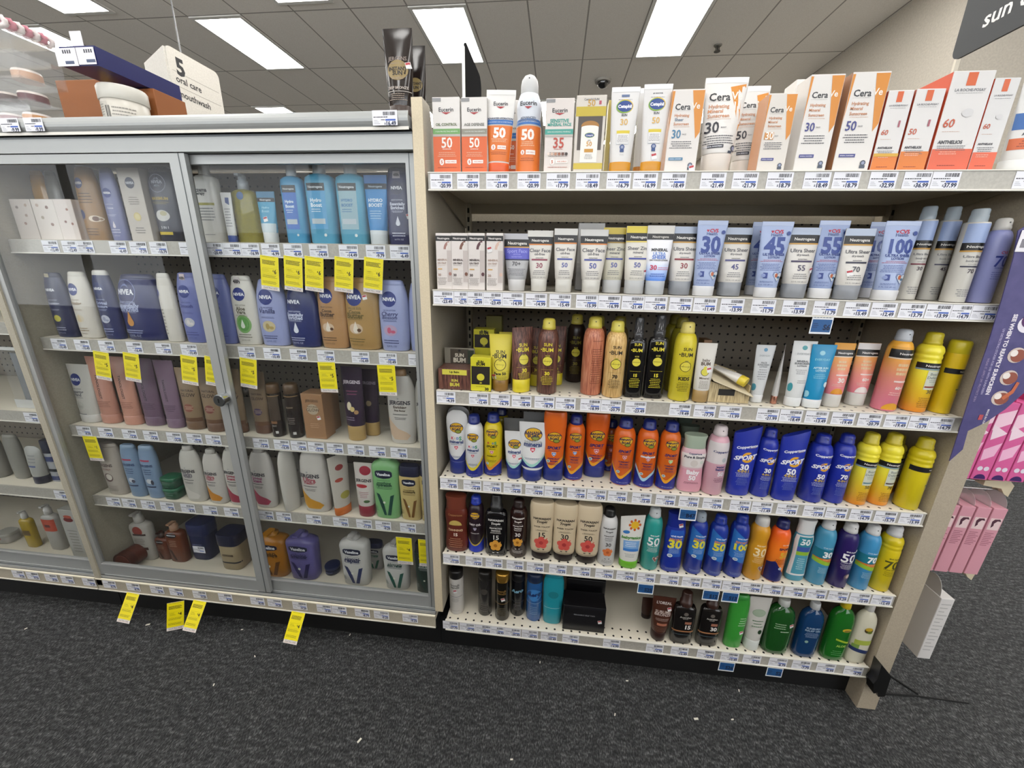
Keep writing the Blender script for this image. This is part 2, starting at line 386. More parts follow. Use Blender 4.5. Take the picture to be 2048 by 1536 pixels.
class Prod:
    """gathers one product's body, its cap and the print on it"""
    def __init__(s, kind, W, D, H, body, cap=None, slant=0, rough=.32, crimp=None):
        g = int(kind[-2:]) / 82 if kind[-2:].isdigit() else 1
        def taper(secs): return [(q[0], q[1] * (g + (1 - g) * min(1, q[0] / .92)), *q[2:]) for q in secs]
        s.kind, s.W, s.D, s.H, s.slant = kind, W, D, H, slant
        s.b = MB(); s.c = None; s.n = 0
        kind = kind.rstrip('0123456789'); s.kind = kind
        s.flat = kind == 'box'
        bm = M_(body, rough)
        if s.flat:
            s.b.bbox(-W / 2, W / 2, -D / 2, D / 2, 0, H, bm, .0008); s.secs = [(0, 1, 1, 9), (1, 1, 1, 9)]
        else:
            s.secs = taper(K[kind][1])
            s.b.loft([ringpts(W, D, H, q[0], q[1:], slant) for q in s.secs], bm)
            if K[kind][2]:
                s.c = MB(); s.cs = taper(K[kind][2])
                s.c.loft([ringpts(W, D, H, q[0], q[1:], slant) for q in s.cs], M_(cap if cap else body, .35))
                if kind.endswith('can') and kind not in ('slimcan', 'mistcan'):
                    s.c.cyl((0, -.28 * W, H * .945), (0, -.308 * W, H * .945), .0015, .0015, M_('3a3a3a'), 8)
                if kind == 'pump' or kind == 'vas':
                    r = .09 * W
                    s.c.box(-.09 * W, .09 * W, -.55 * D, .12 * D, H * .985, H * 1.02, M_(cap if cap else body, .35))
    def pt(s, x, z, off, secs=None):
        zf = z / s.H
        if s.flat: return (x, -s.D / 2 - off, z)
        w, d, e = sec(secs or s.secs, zf); a, b = w * s.W / 2, d * s.D / 2
        u = max(-.975, min(.975, x / a)); x = u * a
        y = b * (1 - abs(u) ** e) ** (1 / e)
        nx = math.copysign(abs(u) ** (e - 1) / a, u); ny = (y / b) ** (e - 1) / b
        L = math.hypot(nx, ny)
        zz = z + (s.slant * x * max(0, (zf - .5) / .5) if s.slant else 0)
        return (x + nx / L * off, -(y + ny / L * off), zz)
    def off(s):
        s.n += 1
        return .0003 + .00005 * s.n
    def T(s, t, z, f, c, x=0, b=0, sh=0, vs=1, rot=0):
        v, fc, wd = textmesh(t, b)
        if not fc: return s
        k = f * s.W / wd; off = s.off(); z0 = z * s.H; x0 = x * s.W / 2
        cr, sr = math.cos(rot), math.sin(rot)
        P = [(x0 + k * ((p[0] + sh * p[1]) * cr - p[1] * vs * sr), z0 + k * ((p[0] + sh * p[1]) * sr + p[1] * vs * cr)) for p in v]
        m = M_(c)
        if s.flat or k < .006:
            s.b.add([s.pt(a, b_, off) for a, b_ in P], fc, m)
        else:
            st = max(.0035, s.W * .07); vs_, fs_ = [], []
            for q in fc:
                poly = [P[i] for i in q]; lo = min(p[0] for p in poly); hi = max(p[0] for p in poly)
                a = math.floor(lo / st)
                while a * st < hi:
                    pp = clipx(clipx(poly, a * st, 1), (a + 1) * st, -1)
                    if len(pp) > 2:
                        fs_.append(tuple(range(len(vs_), len(vs_) + len(pp)))); vs_ += pp
                    a += 1
            s.b.add([s.pt(a, b_, off) for a, b_ in vs_], fs_, m)
        return s
    def B(s, z0, z1, c, u0=-1, u1=1, off=None):
        """a printed band or panel; z0 and z1 may be functions of u"""
        off = off or s.off(); nu = max(2, int((u1 - u0) * 9)); F0 = z0 if callable(z0) else (lambda u: z0 if s.flat else max(z0, s.secs[0][0] + .0135 if s.secs[0][0] == 0 else s.secs[0][0])); F1 = z1 if callable(z1) else (lambda u: z1)
        us = [u0 + (u1 - u0) * i / nu for i in range(nu + 1)]
        zs = [0, 1]
        if not s.flat:
            a, b = min(F0(u) for u in us), max(F1(u) for u in us)
            zs = sorted({0, 1} | {(q[0] - a) / (b - a) for q in s.secs if a < q[0] < b})
        vs, fs = [], []
        for u in us:
            for t in zs:
                z = F0(u) + t * (F1(u) - F0(u)); w = sec(s.secs, z)[0] if not s.flat else 1
                vs.append(s.pt(u * w * s.W / 2, z * s.H, off))
        n = len(zs)
        for i in range(nu):
            for j in range(n - 1): fs.append((i * n + j, i * n + n + j, i * n + n + j + 1, i * n + j + 1))
        s.b.add(vs, fs, M_(c), not s.flat)
        return s
    def E(s, x, z, rx, rz, c, a0=0, a1=360):
        """ellipse; x, rx, rz in half widths"""
        off = s.off(); hx, r, q = x * s.W / 2, rx * s.W / 2, rz * s.W / 2; zc = z * s.H
        full = a1 - a0 >= 360; n = 20; vs = [s.pt(hx, zc, off)]; fs = []
        for k in (.5, 1):
            for i in range(n + (0 if full else 1)):
                t = math.radians(a0 + (a1 - a0) * i / n)
                vs.append(s.pt(hx + k * r * math.cos(t), zc + k * q * math.sin(t), off))
        m = n if full else n + 1
        for i in range(n):
            j = (i + 1) % m
            fs.append((0, 1 + i, 1 + j)); fs.append((1 + i, 1 + m + i, 1 + m + j, 1 + j))
        s.b.add(vs, fs, M_(c))
        return s
    def G(s, pts, c):
        """polygon; x in half widths, z in fractions of the height"""
        off = s.off(); P = [Vector((p[0] * s.W / 2, p[1] * s.H, 0)) for p in pts]
        tri = tessellate_polygon([P]); st = s.W * .09; vs, fs = [], []
        for q in tri:
            poly = [(P[i].x, P[i].y) for i in q]; lo = min(p[0] for p in poly); hi = max(p[0] for p in poly); a = math.floor(lo / st)
            while a * st < hi:
                pp = clipx(clipx(poly, a * st, 1), (a + 1) * st, -1)
                if len(pp) > 2:
                    fs.append(tuple(range(len(vs), len(vs) + len(pp)))); vs += pp
                a += 1
        s.b.add([s.pt(a, b, off) for a, b in vs], fs, M_(c))
        return s
    def L(s, z0, z1, n, f, c, x=0, al=0, h=.35):
        """n lines of small print"""
        off = s.off(); m = M_(c); rnd = random.Random(int(z0 * 1e4) + n); vs, fs = [], []
        pitch = (z1 - z0) / n; th = abs(pitch) * h * s.H / 2
        for i in range(n):
            z = (z0 + pitch * (i + .5)) * s.H; wd = f * s.W * rnd.uniform(.72, 1); a = x * s.W / 2 - (wd / 2 if not al else f * s.W / 2); end = a + wd
            while a < end:
                b = min(end, a + rnd.uniform(.0018, .005))
                o = len(vs)
                vs += [s.pt(a, z - th, off), s.pt(b, z - th, off), s.pt(b, z + th, off), s.pt(a, z + th, off)]
                fs.append((o, o + 1, o + 2, o + 3)); a = b + .0007
        s.b.add(vs, fs, m)
        return s
    def side(s, c, z0=0, z1=1, sgn=-1):
        x = sgn * (s.W / 2 + .0003); y = s.D / 2 - .0006; a, b = z0 * s.H + .0006, z1 * s.H - .0006
        s.b.add([(x, -y, a), (x, -y, b), (x, y, b), (x, y, a)], [(0, 1, 2, 3) if sgn < 0 else (3, 2, 1, 0)], M_(c))
        return s

SHELF = {'R1': 'top open shelf', 'R2': 'second open shelf', 'R3': 'third open shelf', 'R4': 'fourth open shelf', 'R5': 'fifth open shelf', 'R6': 'bottom open shelf',
         'C1': 'top cabinet shelf', 'C2': 'second cabinet shelf', 'C3': 'third cabinet shelf', 'C4': 'fourth cabinet shelf', 'C5': 'cabinet floor',
         'L4': 'far cabinet shelf', 'L5': 'far cabinet floor', 'T': 'cabinet top'}
PRODUCTS = []
NAMES = {'can': 'spray_can', 'tube': 'squeeze_tube', 'box': 'carton', 'jar': 'jar', 'tub': 'tub'}
def P(shelf, kind, x, y, z, w, h, d, body, cap, nick, art=None, name=None, cat=None, slant=0, rz=0, rx=0, ry=0, stk=None, side=None, crimp=None, rough=.32, label=None):
    """one product: a root at its base, its body and its cap; art(p) prints on the body"""
    p = Prod(kind, w, d, h, body, cap, slant, rough)
    if side: p.side(side)
    if crimp: p.B(.945, .999, crimp)
    if art: art(p)
    nm = name or ('spray_can' if kind.endswith('can') else 'squeeze_tube' if 'tube' in kind else 'carton' if kind == 'box' else 'jar' if kind in ('jar', 'tub') else 'spray_bottle' if kind == 'mist' else 'lotion_bottle')
    lab = label or nick + ', on the ' + SHELF[shelf]
    ct = cat or ('lotion' if shelf[0] in 'CL' else 'sunscreen')
    if p.c or stk:
        root = empty(nm, (x, y, z))
        p.b.build('body', root)
        if p.c: p.c.build('pump' if kind in ('vas', 'pump') else 'cap', root)
        if stk:
            q = MB(); sx, sz = stk[0] * w / 2, stk[1] * h; c_, s_ = math.cos(.25), math.sin(.25)
            def R(a, b, o): return p.pt(sx + a * c_ - b * s_, sz + a * s_ + b * c_, .0012 + o)
            q.add([R(-.0055, -.006, 0), R(.0055, -.006, 0), R(.0055, .006, 0), R(-.0055, .006, 0)], [(0, 1, 2, 3)], M_('efeded'))
            q.add([R(-.0047, .001, .0002), R(.0047, .001, .0002), R(.0047, .0052, .0002), R(-.0047, .0052, .0002)], [(0, 1, 2, 3)], M_('b8303a'))
            st = q.build('security_sticker', root); st['label'] = 'white and red security sticker'
    else:
        root = p.b.build(nm, None, (x, y, z))
    root.rotation_euler = (rx, ry, rz)
    tag(root, lab, ct, 'products on the ' + SHELF[shelf])
    PRODUCTS.append((shelf, x, nick))
    return root

# ---------------------------------------------------------------- the store: floor, ceiling, walls, lamps
H = 3.72
XL, XR, YB, YF = -9.5, 7.0, -5.0, 12.0
b = MB(); b.box(XL, XR, YB, YF, -.05, 0, carpet_mat()); struct(b.build('floor'))
b = MB(); b.box(XL, XR, YB, YF, H, H + .05, ceiling_mat()); struct(b.build('ceiling'))
WALL = speckle('painted_wallboard', 'b7afa2', 'c4bcae', .8, 60)
for nm, q in (('wall_back', (XL, XR, YF, YF + .1, 0, H)), ('wall_left', (XL - .1, XL, YB, YF, 0, H)), ('wall_right', (XR, XR + .1, YB, YF, 0, H))):
    b = MB(); b.box(*q, WALL); struct(b.build(nm))
# unseen glazed storefront, added so daylight fills the ceiling: sill, header, mullions and panes
b = MB(); b.box(XL, XR, YB - .1, YB, 0, .35, WALL); b.box(XL, XR, YB - .1, YB, 3.45, H, WALL); struct(b.build('wall_front'))
FR = mat('4a4c4e', .4, .5); PANE = clear('added_window_glass', 'ffffff', .0, .01)
for i in range(8):
    x0 = XL + (XR - XL) * i / 8; x1 = XL + (XR - XL) * (i + 1) / 8
    b = MB(); b.box(x0, x0 + .05, YB - .08, YB - .02, .35, 3.45, FR); b.box(x1 - .05, x1, YB - .08, YB - .02, .35, 3.45, FR); b.box(x0, x1, YB - .08, YB - .02, .35, .41, FR); b.box(x0, x1, YB - .08, YB - .02, 3.39, 3.45, FR)
    f = struct(b.build('added_window_%d' % (i + 1))); b = MB(); b.box(x0 + .05, x1 - .05, YB - .052, YB - .048, .41, 3.39, PANE); b.build('glass_pane', f)
b = MB(); b.box(3.55, XR, 3.4, YF, 0, H, WALL); struct(b.build('wall_alcove'))
b = MB(); b.box(3.538, 3.57, 3.388, 3.41, 0, H, mat('d8d0c0', .5)); struct(b.build('trim_1'))

DIFF = emit('lit_diffuser', LAMP)
LAMPW = mat('e4e2dc', .5)
def ceiling_light(x, y, label, group=None):
    r = empty('ceiling_light', (x, y, H))
    m = MB()
    m.box(-.30, -.265, -.605, .605, -.012, -.001, LAMPW); m.box(.265, .30, -.605, .605, -.012, -.001, LAMPW)
    m.box(-.265, .265, -.605, -.56, -.012, -.001, LAMPW); m.box(-.265, .265, .56, .605, -.012, -.001, LAMPW)
    m.build('frame', r)
    m = MB(); m.box(-.265, .265, -.56, .56, -.008, -.002, DIFF); m.build('diffuser', r)
    m = MB(); m.box(-.003, .003, -.56, .56, -.0105, -.0082, mat('c9c6c0', .5))
    for q in (-.17, -.08, .08, .17):
        m.box(q - .025, q + .025, -.52, -.512, -.0105, -.0082, mat('8f8c86', .5))
    m.build('lens_divider', r)
    tag(r, label, 'ceiling light', group or 'recessed fluorescent ceiling lights')
NAMED = {(-3.485, 4.437): 'recessed ceiling light between the aisle five sign and the bronze tubes', (-1.045, 4.437): 'recessed ceiling light over the black edge-on blade sign',
         (1.395, 4.437): 'recessed ceiling light above the paired white tubes with blue ovals', (-4.705, 6.877): 'low-looking ceiling light just over the cabinet top beyond the aisle sign',
         (-4.8, 3.1): 'ceiling light clipped by the upper frame edge above the blue tray'}
for j, y in enumerate((-2.883, .777, 4.437, 8.097)):
    for i in range(-2, 3):
        x = -1.045 + 2.44 * i
        if x > 3.3 and y > 3: continue
        ceiling_light(x, y, NAMED.get((round(x, 3), y), 'recessed ceiling light out of the picture'))
for j, y in enumerate((-.6, 3.1, 6.877, 10.5)):
    for i in range(-2, 3):
        x = (-4.8 if y == 3.1 else -4.705) + 2.44 * (i + 1)
        if x > 3.3 and y > 3: continue
        ceiling_light(x, y, NAMED.get((round(x, 3), y), 'recessed ceiling light out of the picture'))

m = MB(); m.loft([ringpts(.17 * a, .17 * a, 1, 0, (1, 1, 2), 0) for a in (1, 1)], mat('a9a49c', .5)) if 0 else None
r = empty('dome_camera', (.798, 5.636, H))
m = MB(); m.cyl((0, 0, -.03), (0, 0, -.001), .105, .11, mat('9f9a92', .5), 24); m.build('mount_ring', r)
m = MB(); m.loft([[(q * math.cos(t), q * math.sin(t), -.03 - d) for t in [2 * PI * k / 24 for k in range(24)]] for q, d in ((.08, 0), (.078, .02), (.065, .045), (.04, .065), (.01, .073))], mat('080808', .08, 0, None, 1)); m.build('dome', r)
tag(r, 'black security camera dome on a grey ring in the ceiling', 'security camera')
r = empty('fire_sprinkler', (2.023, 4.804, H))
m = MB(); m.cyl((0, 0, -.012), (0, 0, -.001), .04, .045, mat('7b7870', .4), 20); m.build('escutcheon', r)
m = MB(); m.cyl((0, 0, -.06), (0, 0, -.012), .012, .012, mat('2f2c28', .4), 10); m.cyl((0, 0, -.066), (0, 0, -.06), .035, .035, mat('2f2c28', .4), 14)
m.cyl((-.02, 0, -.012), (-.02, 0, -.06), .004, .004, mat('2f2c28', .4), 6); m.cyl((.02, 0, -.012), (.02, 0, -.06), .004, .004, mat('2f2c28', .4), 6); m.build('sprinkler_head', r)
tag(r, 'small dark fire sprinkler hanging from the ceiling tiles', 'sprinkler')

# unseen shelving run behind the camera, added for the door glass to reflect
BEI = speckle('beige_powder_coat', 'a59d8e', 'b1a999', .5, 300)
BEID = mat('99917f', .5)
r = empty('gondola_shelving', (-.6, -2.35, 0))
m = MB(); m.box(-2.6, 2.6, -.04, 0, 0, 1.45, BEI); m.build('back_panel', r)
m = MB(); m.box(-2.6, 2.6, 0, .42, 0, .15, BEID); m.build('base', r)
for z in (.45, .75, 1.05, 1.35):
    m = MB(); m.box(-2.6, 2.6, 0, .36, z - .012, z, BEI); m.box(-2.6, 2.6, .36, .37, z - .034, z, mat('c9c5bc', .4)); m.build('shelf', r)
tag(r, 'unseen empty beige shelving run, added behind the viewer for reflections', 'shelving')

# ---------------------------------------------------------------- open shelving unit
PEG, DECK = pegboard_mat(), deck_mat()
RAIL = speckle('price_channel_plastic', '9f9b92', 'aca89f', .35, 200)
LIP = mat('d8d4ca', .35)
KICK = mat('0c0c0d', .6)
unit = empty('shelving_unit', (0, 0, 0))
m = MB(); m.box(0, 1.232, .38, .386, .12, 1.36, PEG); m.build('pegboard', unit)
m = MB(); m.box(-.03, -.006, -.004, .40, .19, 1.45, BEI); m.prism([(-.004, 1.45), (.40, 1.45), (.40, 1.5), (.07, 1.5), (.045, 1.565), (-.004, 1.565)], -.03, -.006, BEI, 'x')
m.box(-.030, -.006, -.006, -.004, .19, 1.565, speckle('cream_upright', 'c4b69b', 'cdbfa4', .5, 300)); m.build('upright_panel', unit)
m = MB(); m.box(1.236, 1.286, -.004, .44, 0, 1.46, speckle('end_panel_beige', '9f9482', 'aca08d', .55, 350)); m.build('end_panel', unit)
for x in (.0062, 1.2148):
    m = MB(); m.box(x, x + .012, .355, .38, .12, 1.42, BEID)
    for k in range(48): m.box(x + .003, x + .009, .3545, .3552, .15 + k * .0262, .15 + k * .0262 + .014, mat('0a0a0a', .8))
    m.build('slotted_standard', unit)
m = MB(); m.box(-.03, 1.236, .045, .44, 0, .12, KICK); m.build('kick_plate', unit)
for k in range(6):
    z = .155 + .2534 * (5 - k)
    m = MB(); m.box(.002, 1.228, .001, .372 if k < 5 else .378, z - .012, z, DECK); s_ = m.build('shelf', unit)
    if k == 0: m = MB(); m.box(.002, 1.232, .372, .386, z - .04, z + .008, BEID); m.build('back_rail', unit)
    m = MB(); m.box(0, 1.23, -.003, .001, z - .034, z - .0005, RAIL); m.box(0, 1.23, -.006, .001, z - .037, z - .034, LIP); m.box(0, 1.23, -.005, .002, z - .0012, z + .0008, LIP)
    m.build('price_rail', s_)
    for x in (.0025, 1.2235):
        m = MB(); m.prism([(.354, z - .013), (.03, z - .013), (.03, z - .02), (.354, z - (.085 if k == 0 else .04))], x, x + .003, BEID, 'x'); m.build('bracket', s_)
    if k < 5: m = MB(); m.box(.002, 1.228, .03, .034, z - .021, z - .013, BEID); m.build('stiffener', s_)
tag(unit, 'beige open shelving unit with six perforated shelves and pegboard back', 'shelving')
b = MB(); b.box(1.236, 1.286, .445, .80, 0, 1.46, BEI); b.box(-2.5, 1.236, .445, .46, .0, 1.42, BEI); b.box(-2.5, 1.236, .46, .80, 1.405, 1.42, BEI); b.box(-2.5, 1.236, .46, .86, 0, .15, BEI)
o = b.build('gondola_shelving'); tag(o, 'back side of the shelving run facing the next aisle', 'shelving')
# broken black foot bracket
r = MB()
r.prism([(1.228, .205), (1.262, .168), (1.266, .092), (1.250, .088), (1.243, .104), (1.236, .098), (1.226, .132), (1.231, .15)], -.034, -.0065, mat('070707', .35))
o = r.build('corner_bracket'); tag(o, 'jagged black plastic bracket clipped on the lower end of the shelving', 'bracket')

# ---------------------------------------------------------------- locked glass cabinets
ALU = M_('alu'); ALUD = mat('5c6062', .4, .5); GLASS = clear('door_glass', 'ffffff', .010, .012, 1.32, 'f6f8f8')
INT = speckle('cabinet_interior', '9a9485', 'a59f8f', .6, 300)
def cabinet(x0, x1, levels, label, xm, lock=True):
    r = empty('display_cabinet', (0, 0, 0))
    m = MB(); m.box(x0 + .022, x1 - .03, .38, .386, .12, 1.5, PEG); m.build('back_panel', r)
    m = MB(); m.box(x0, x0 + .02, -.004, .40, .14, 1.50, INT); m.build('side_panel', r)
    m = MB(); m.box(x0 - .002, x0 + .0055, -.0035, -.0005, .17, 1.467, speckle('cream_upright2', 'b5a98f', 'c0b498', .5, 300)); m.build('upright', r)
    if x1 < -.5: pass
    m = MB(); m.box(x0 + .02, x1 - .001, .0005, .378, .150, .165, DECK); dk = m.build('deck', r)
    m = MB(); m.box(x0, x1 - .001, -.004, -.0005, .124, .1655, speckle('beige_price_rail', 'a59d8c', 'b0a897', .5, 300)); m.box(x0, x1 - .001, -.0065, -.0005, .1655, .169, mat('e2dac6', .4)); m.box(x0, x1 - .001, -.0065, -.0005, .121, .124, LIP); m.build('price_rail', dk)
    m = MB(); m.box(x0, x1 - .001, .045, .40, 0, .139, KICK); m.build('kick_plate', r)
    m = MB(); m.box(x0, x1 - .004, -.012, .40, 1.508, 1.531, mat('8b8d8e', .5)); m.box(x0, x1 - .004, -.0135, -.012, 1.503, 1.509, LIP)
    tp = m.build('top_deck', r)
    m = MB()
    m.loft([[(x, -.012 - .0055 * math.sin(t * PI / 6) , 1.509 + .030 * t / 6) for t in range(7)] + [(x, -.0118, 1.539), (x, -.0118, 1.509)] for x in (x0, x1 - .004)], ALU, smooth=False); m.build('front_lip', tp)
    m = MB(); m.box(x0, x1 - .001, -.002, .034, 1.468, 1.502, ALU); m.box(x0, x1 - .001, -.0035, -.002, 1.4985, 1.502, ALUD); m.build('header', r)
    m = MB()
    m.box(x0 + .01, x1 - .001, -.001, .036, .169, .1735, ALUD)
    for y in (-.001, .0128, .0295): m.box(x0 + .01, x1 - .001, y, y + .0018, .1735, .181, mat('b9bbbb', .3, .5))
    m.build('bottom_track', r)
    for z in levels:
        m = MB(); m.box(x0 + .03, x1 - .02, .046, .372, z - .012, z, DECK); s_ = m.build('shelf', r)
        m = MB(); m.box(x0 + .028, x1 - .018, .0415, .046, z - .034, z - .0005, RAIL); m.box(x0 + .028, x1 - .018, .0395, .046, z - .037, z - .034, LIP); m.build('price_rail', s_)
    def door(a, c_, y0, y1, lz, wide, locked):
        d = MB()
        d.box(a, a + .030, y0, y1, lz, 1.466, ALU); d.box(c_ - wide, c_, y0, y1, lz, 1.466, ALU)
        d.box(a + .03, c_ - wide, y0, y1, 1.446, 1.466, ALU); d.box(a + .03, c_ - wide, y0, y1, lz, lz + .046, ALU)
        d.box(c_ - .016, c_ - .0145, y0 - .001, y0, lz, 1.466, ALUD)
        d.box(a + .03, c_ - wide, y0 - .0012, y0 - .0001, lz + .043, lz + .046, mat('c9cbcc', .3, .6)); d.box(a + .03, c_ - wide, y0 - .0012, y0 - .0001, lz, lz + .003, mat('c9cbcc', .3, .6))
        o = d.build('sliding_door', r)
        g = MB(); ym = (y0 + y1) / 2; g.add([(a + .028, ym, lz + .04), (c_ - wide + .002, ym, lz + .04), (c_ - wide + .002, ym, 1.448), (a + .028, ym, 1.448)], [(0, 1, 2, 3)], GLASS)
        g.build('glass_pane', o)
        if locked:
            k = MB(); X = c_ - .020
            k.cyl((X, y0 - .022, .858), (X, y0 - .0005, .858), .0175, .0175, mat('c4c6c8', .18, .95), 28); k.cyl((X, y0 - .024, .858), (X, y0 - .022, .858), .015, .0175, mat('6f7274', .3, .9), 28)
            k.box(X - .0015, X + .0015, y0 - .0248, y0 - .024, .852, .864, mat('121212', .4)); k.build('lock', o)
    door(xm - .03, x1 - .003, .017, .028, .176, .024, False)
    door(x0 + .0065, xm + .012, .0006, .0122, .184, .042, lock)
    tag(r, label, 'display cabinet')
    return r
cabinet(-1.235, -.031, (1.272, 1.0, .722, .469), 'locked cabinet with two sliding glass doors and a silver lock', -.6)
cabinet(-2.48, -1.238, (1.30, 1.04, .757, .478), 'far glass cabinet cut off by the picture edge', -1.86)

# ---------------------------------------------------------------- signs
DG = mat('35373a', .5)
def plate(pts, x0, x1, m1): 
    b = MB(); b.prism(pts, x0, x1, m1, 'x'); return b
def rounded(y0, y1, z0, z1, r):
    o = []
    for cy, cz, a in ((y1 - r, z0 + r, -90), (y1 - r, z1 - r, 0), (y0 + r, z1 - r, 90), (y0 + r, z0 + r, 180)):
        o += [(cy + r * math.cos(math.radians(a + 15 * k)), cz + r * math.sin(math.radians(a + 15 * k))) for k in range(7)]
    return o
def textx(b, s, x, y, z, h, m, face, bold=1):
    """lettering on a plate that faces -x (face=-1) or +x (face=1)"""
    v, f, wd = textmesh(s, bold)
    b.add([(x, y + face * p[0] * h, z + p[1] * h) for p in v], [(q if face > 0 else q[::-1]) for q in f], m)
b = plate(rounded(-.62, .412, 1.762, 1.95, .022), 1.300, 1.306, DG)
textx(b, 'sun care', 1.2994, .346 - .5 * .034 * textmesh('sun care', 1)[2], 1.822, .034, mat('e4e4e4', .5), -1)
o = b.build('aisle_sign'); tag(o, 'dark grey blade sign lettered sun care jutting over the aisle', 'sign')
BLK = mat('18181a', .95); BLK.node_tree.nodes['Principled BSDF'].inputs['Specular IOR Level'].default_value = .05
b = plate(rounded(.50, .79, 1.44, 1.90, .04), -.03, -.026, BLK); b.box(-.032, -.0245, .492, .502, 1.44, 1.875, mat('dcdcda', .4))
textx(b, 'hair', -.0255, .66, 1.72, .05, mat('e4e4e4', .5), 1); textx(b, 'care', -.0255, .66, 1.62, .05, mat('e4e4e4', .5), 1)
o = b.build('aisle_sign'); tag(o, 'black blade sign seen edge-on rising behind the shelving', 'sign')
r = empty('aisle_sign', (0, 0, 0)); SG = speckle('sign_white', 'c4bfb6', 'd0cbc2', .6, 80)
Y0, Y1, ZA, ZB = 2.83, 3.40, 2.30, 3.02
b = plate(rounded(Y0, Y1, ZA, ZB, .05), -3.215, -3.2, SG)
K2 = mat('222224', .5)
textx(b, '5', -3.199, Y0 + .12, ZB - .13, .13, K2, 1, 2)
for z, s in ((ZB - .235, 'oral care'), (ZB - .35, 'mouthwash')):
    textx(b, s, -3.199, Y0 + .05 + .5 * .052 * textmesh(s, 1)[2], z, .052, K2, 1, 1)
    b.box(-3.2005, -3.1992, Y0 + .03, Y1 - .03, z + .052, z + .056, mat('9a958c', .6))
b.build('sign_face', r)
b = MB(); dv = Vector((-.866, .5, 0)).normalized(); p0 = Vector((-3.207, Y0, 0)); L_ = .57; n_ = Vector((-dv.y, dv.x, 0)) * .012
q = [p0, p0 + dv * L_]
b.add([tuple(p + n_ * k + Vector((0, 0, z))) for p in q for k in (0, 1) for z in (ZA, ZB - .02)], [(0, 1, 5, 4), (2, 6, 7, 3), (0, 2, 3, 1), (4, 5, 7, 6), (1, 3, 7, 5), (0, 4, 6, 2)], SG)
b.build('sign_face', r)
b = MB(); b.cyl((-3.3, 3.1, ZB - .02), (-3.3, 3.1, H), .006, .006, mat('8a8a8a', .4), 8); b.build('hanger_rod', r)
tag(r, 'hanging white wedge sign with a black five, oral care and mouthwash', 'sign')

# purple reapply-sunscreen card clipped at the end of the shelving
PUR = speckle('purple_card_print', '3f3a6c', '4a4476', .5, 50)
def arc_card():
    b = MB(); pts = []
    # (x, z) outline, broad curved edge facing out
    pts = [(1.183, 1.311), (1.192, 1.262), (1.199, 1.179), (1.204, 1.086), (1.206, .993), (1.211, .893), (1.214, .816), (1.232, .847), (1.228, .892), (1.256, .914), (1.284, .947), (1.312, .995), (1.332, 1.05), (1.345, 1.12), (1.342, 1.2), (1.318, 1.27), (1.27, 1.325), (1.21, 1.335)]
    b.prism(pts, -.026, -.024, PUR)
    return b
b = arc_card(); W1 = mat('dcd6e0', .6)
def cardtext(b, s, x, z, h, ang, m, bold=1, y=-.0265):
    v, f, wd = textmesh(s, bold); ca, sa = math.cos(ang), math.sin(ang)
    b.add([(x + h * (p[0] * ca - p[1] * sa), y, z + h * (p[0] * sa + p[1] * ca)) for p in v], f, m)
def disc(b, x, z, r, m, y=-.0265, n=20, sx=1):
    b.add([(x + sx * r * math.cos(2 * PI * k / n), y, z + r * math.sin(2 * PI * k / n)) for k in range(n)], [tuple(range(n))], m)
cardtext(b, 'SEE WHEN TO REAPPLY SUNSCREEN', 1.236, 1.065, .0074, -PI / 2 + .02, W1, 2)
cardtext(b, 'UV DETECTING STICKER FOR USE WITH SUNSCREEN', 1.2245, 1.05, .0042, -PI / 2 + .03, mat('a9a0c4', .6), 1)
cardtext(b, 'WEAR IT. APPLY SPF. PROTECT SKIN', 1.216, 1.01, .0042, -PI / 2 + .03, mat('8d7ea0', .6), 1)
disc(b, 1.262, 1.132, .018, W1); disc(b, 1.264, 1.140, .0155, mat('4c1f58', .5), -.0268)
for z, dx in ((1.067, 0), (1.018, .002), (.972, .001)):
    disc(b, 1.264 + dx, z, .0165, mat('c4b4ac', .6)); disc(b, 1.267 + dx, z - .001, .0135, mat('8a4a3a', .6), -.0268); disc(b, 1.258 + dx, z + .004, .007, mat('e0d8d2', .6), -.027)
b.add([(1.284, -.0270, 1.01), (1.290, -.0270, 1.008), (1.286, -.0270, .985), (1.272, -.0270, .968), (1.266, -.0270, .974), (1.280, -.0270, .99)], [(0, 1, 2, 3, 4, 5)], mat('b8603c', .5))
cardtext(b, 'MADE IN USA', 1.252, .928, .004, -PI / 2, W1); b.box(1.238, 1.246, -.0268, -.0265, .92, .932, mat('b04a50', .6))
o = b.build('display_card'); tag(o, 'curved purple display card about reapplying sunscreen at the shelf end', 'display card')
b = MB(); b.bbox(1.188, 1.222, -.0285, -.0265, 1.272, 1.312, mat('dedbe0', .5), .001); b.box(1.193, 1.215, -.029, -.0285, 1.28, 1.296, mat('77747c', .5)); o = b.build('price_tag'); tag(o, 'white price tag above the curved purple display card', 'price tag')

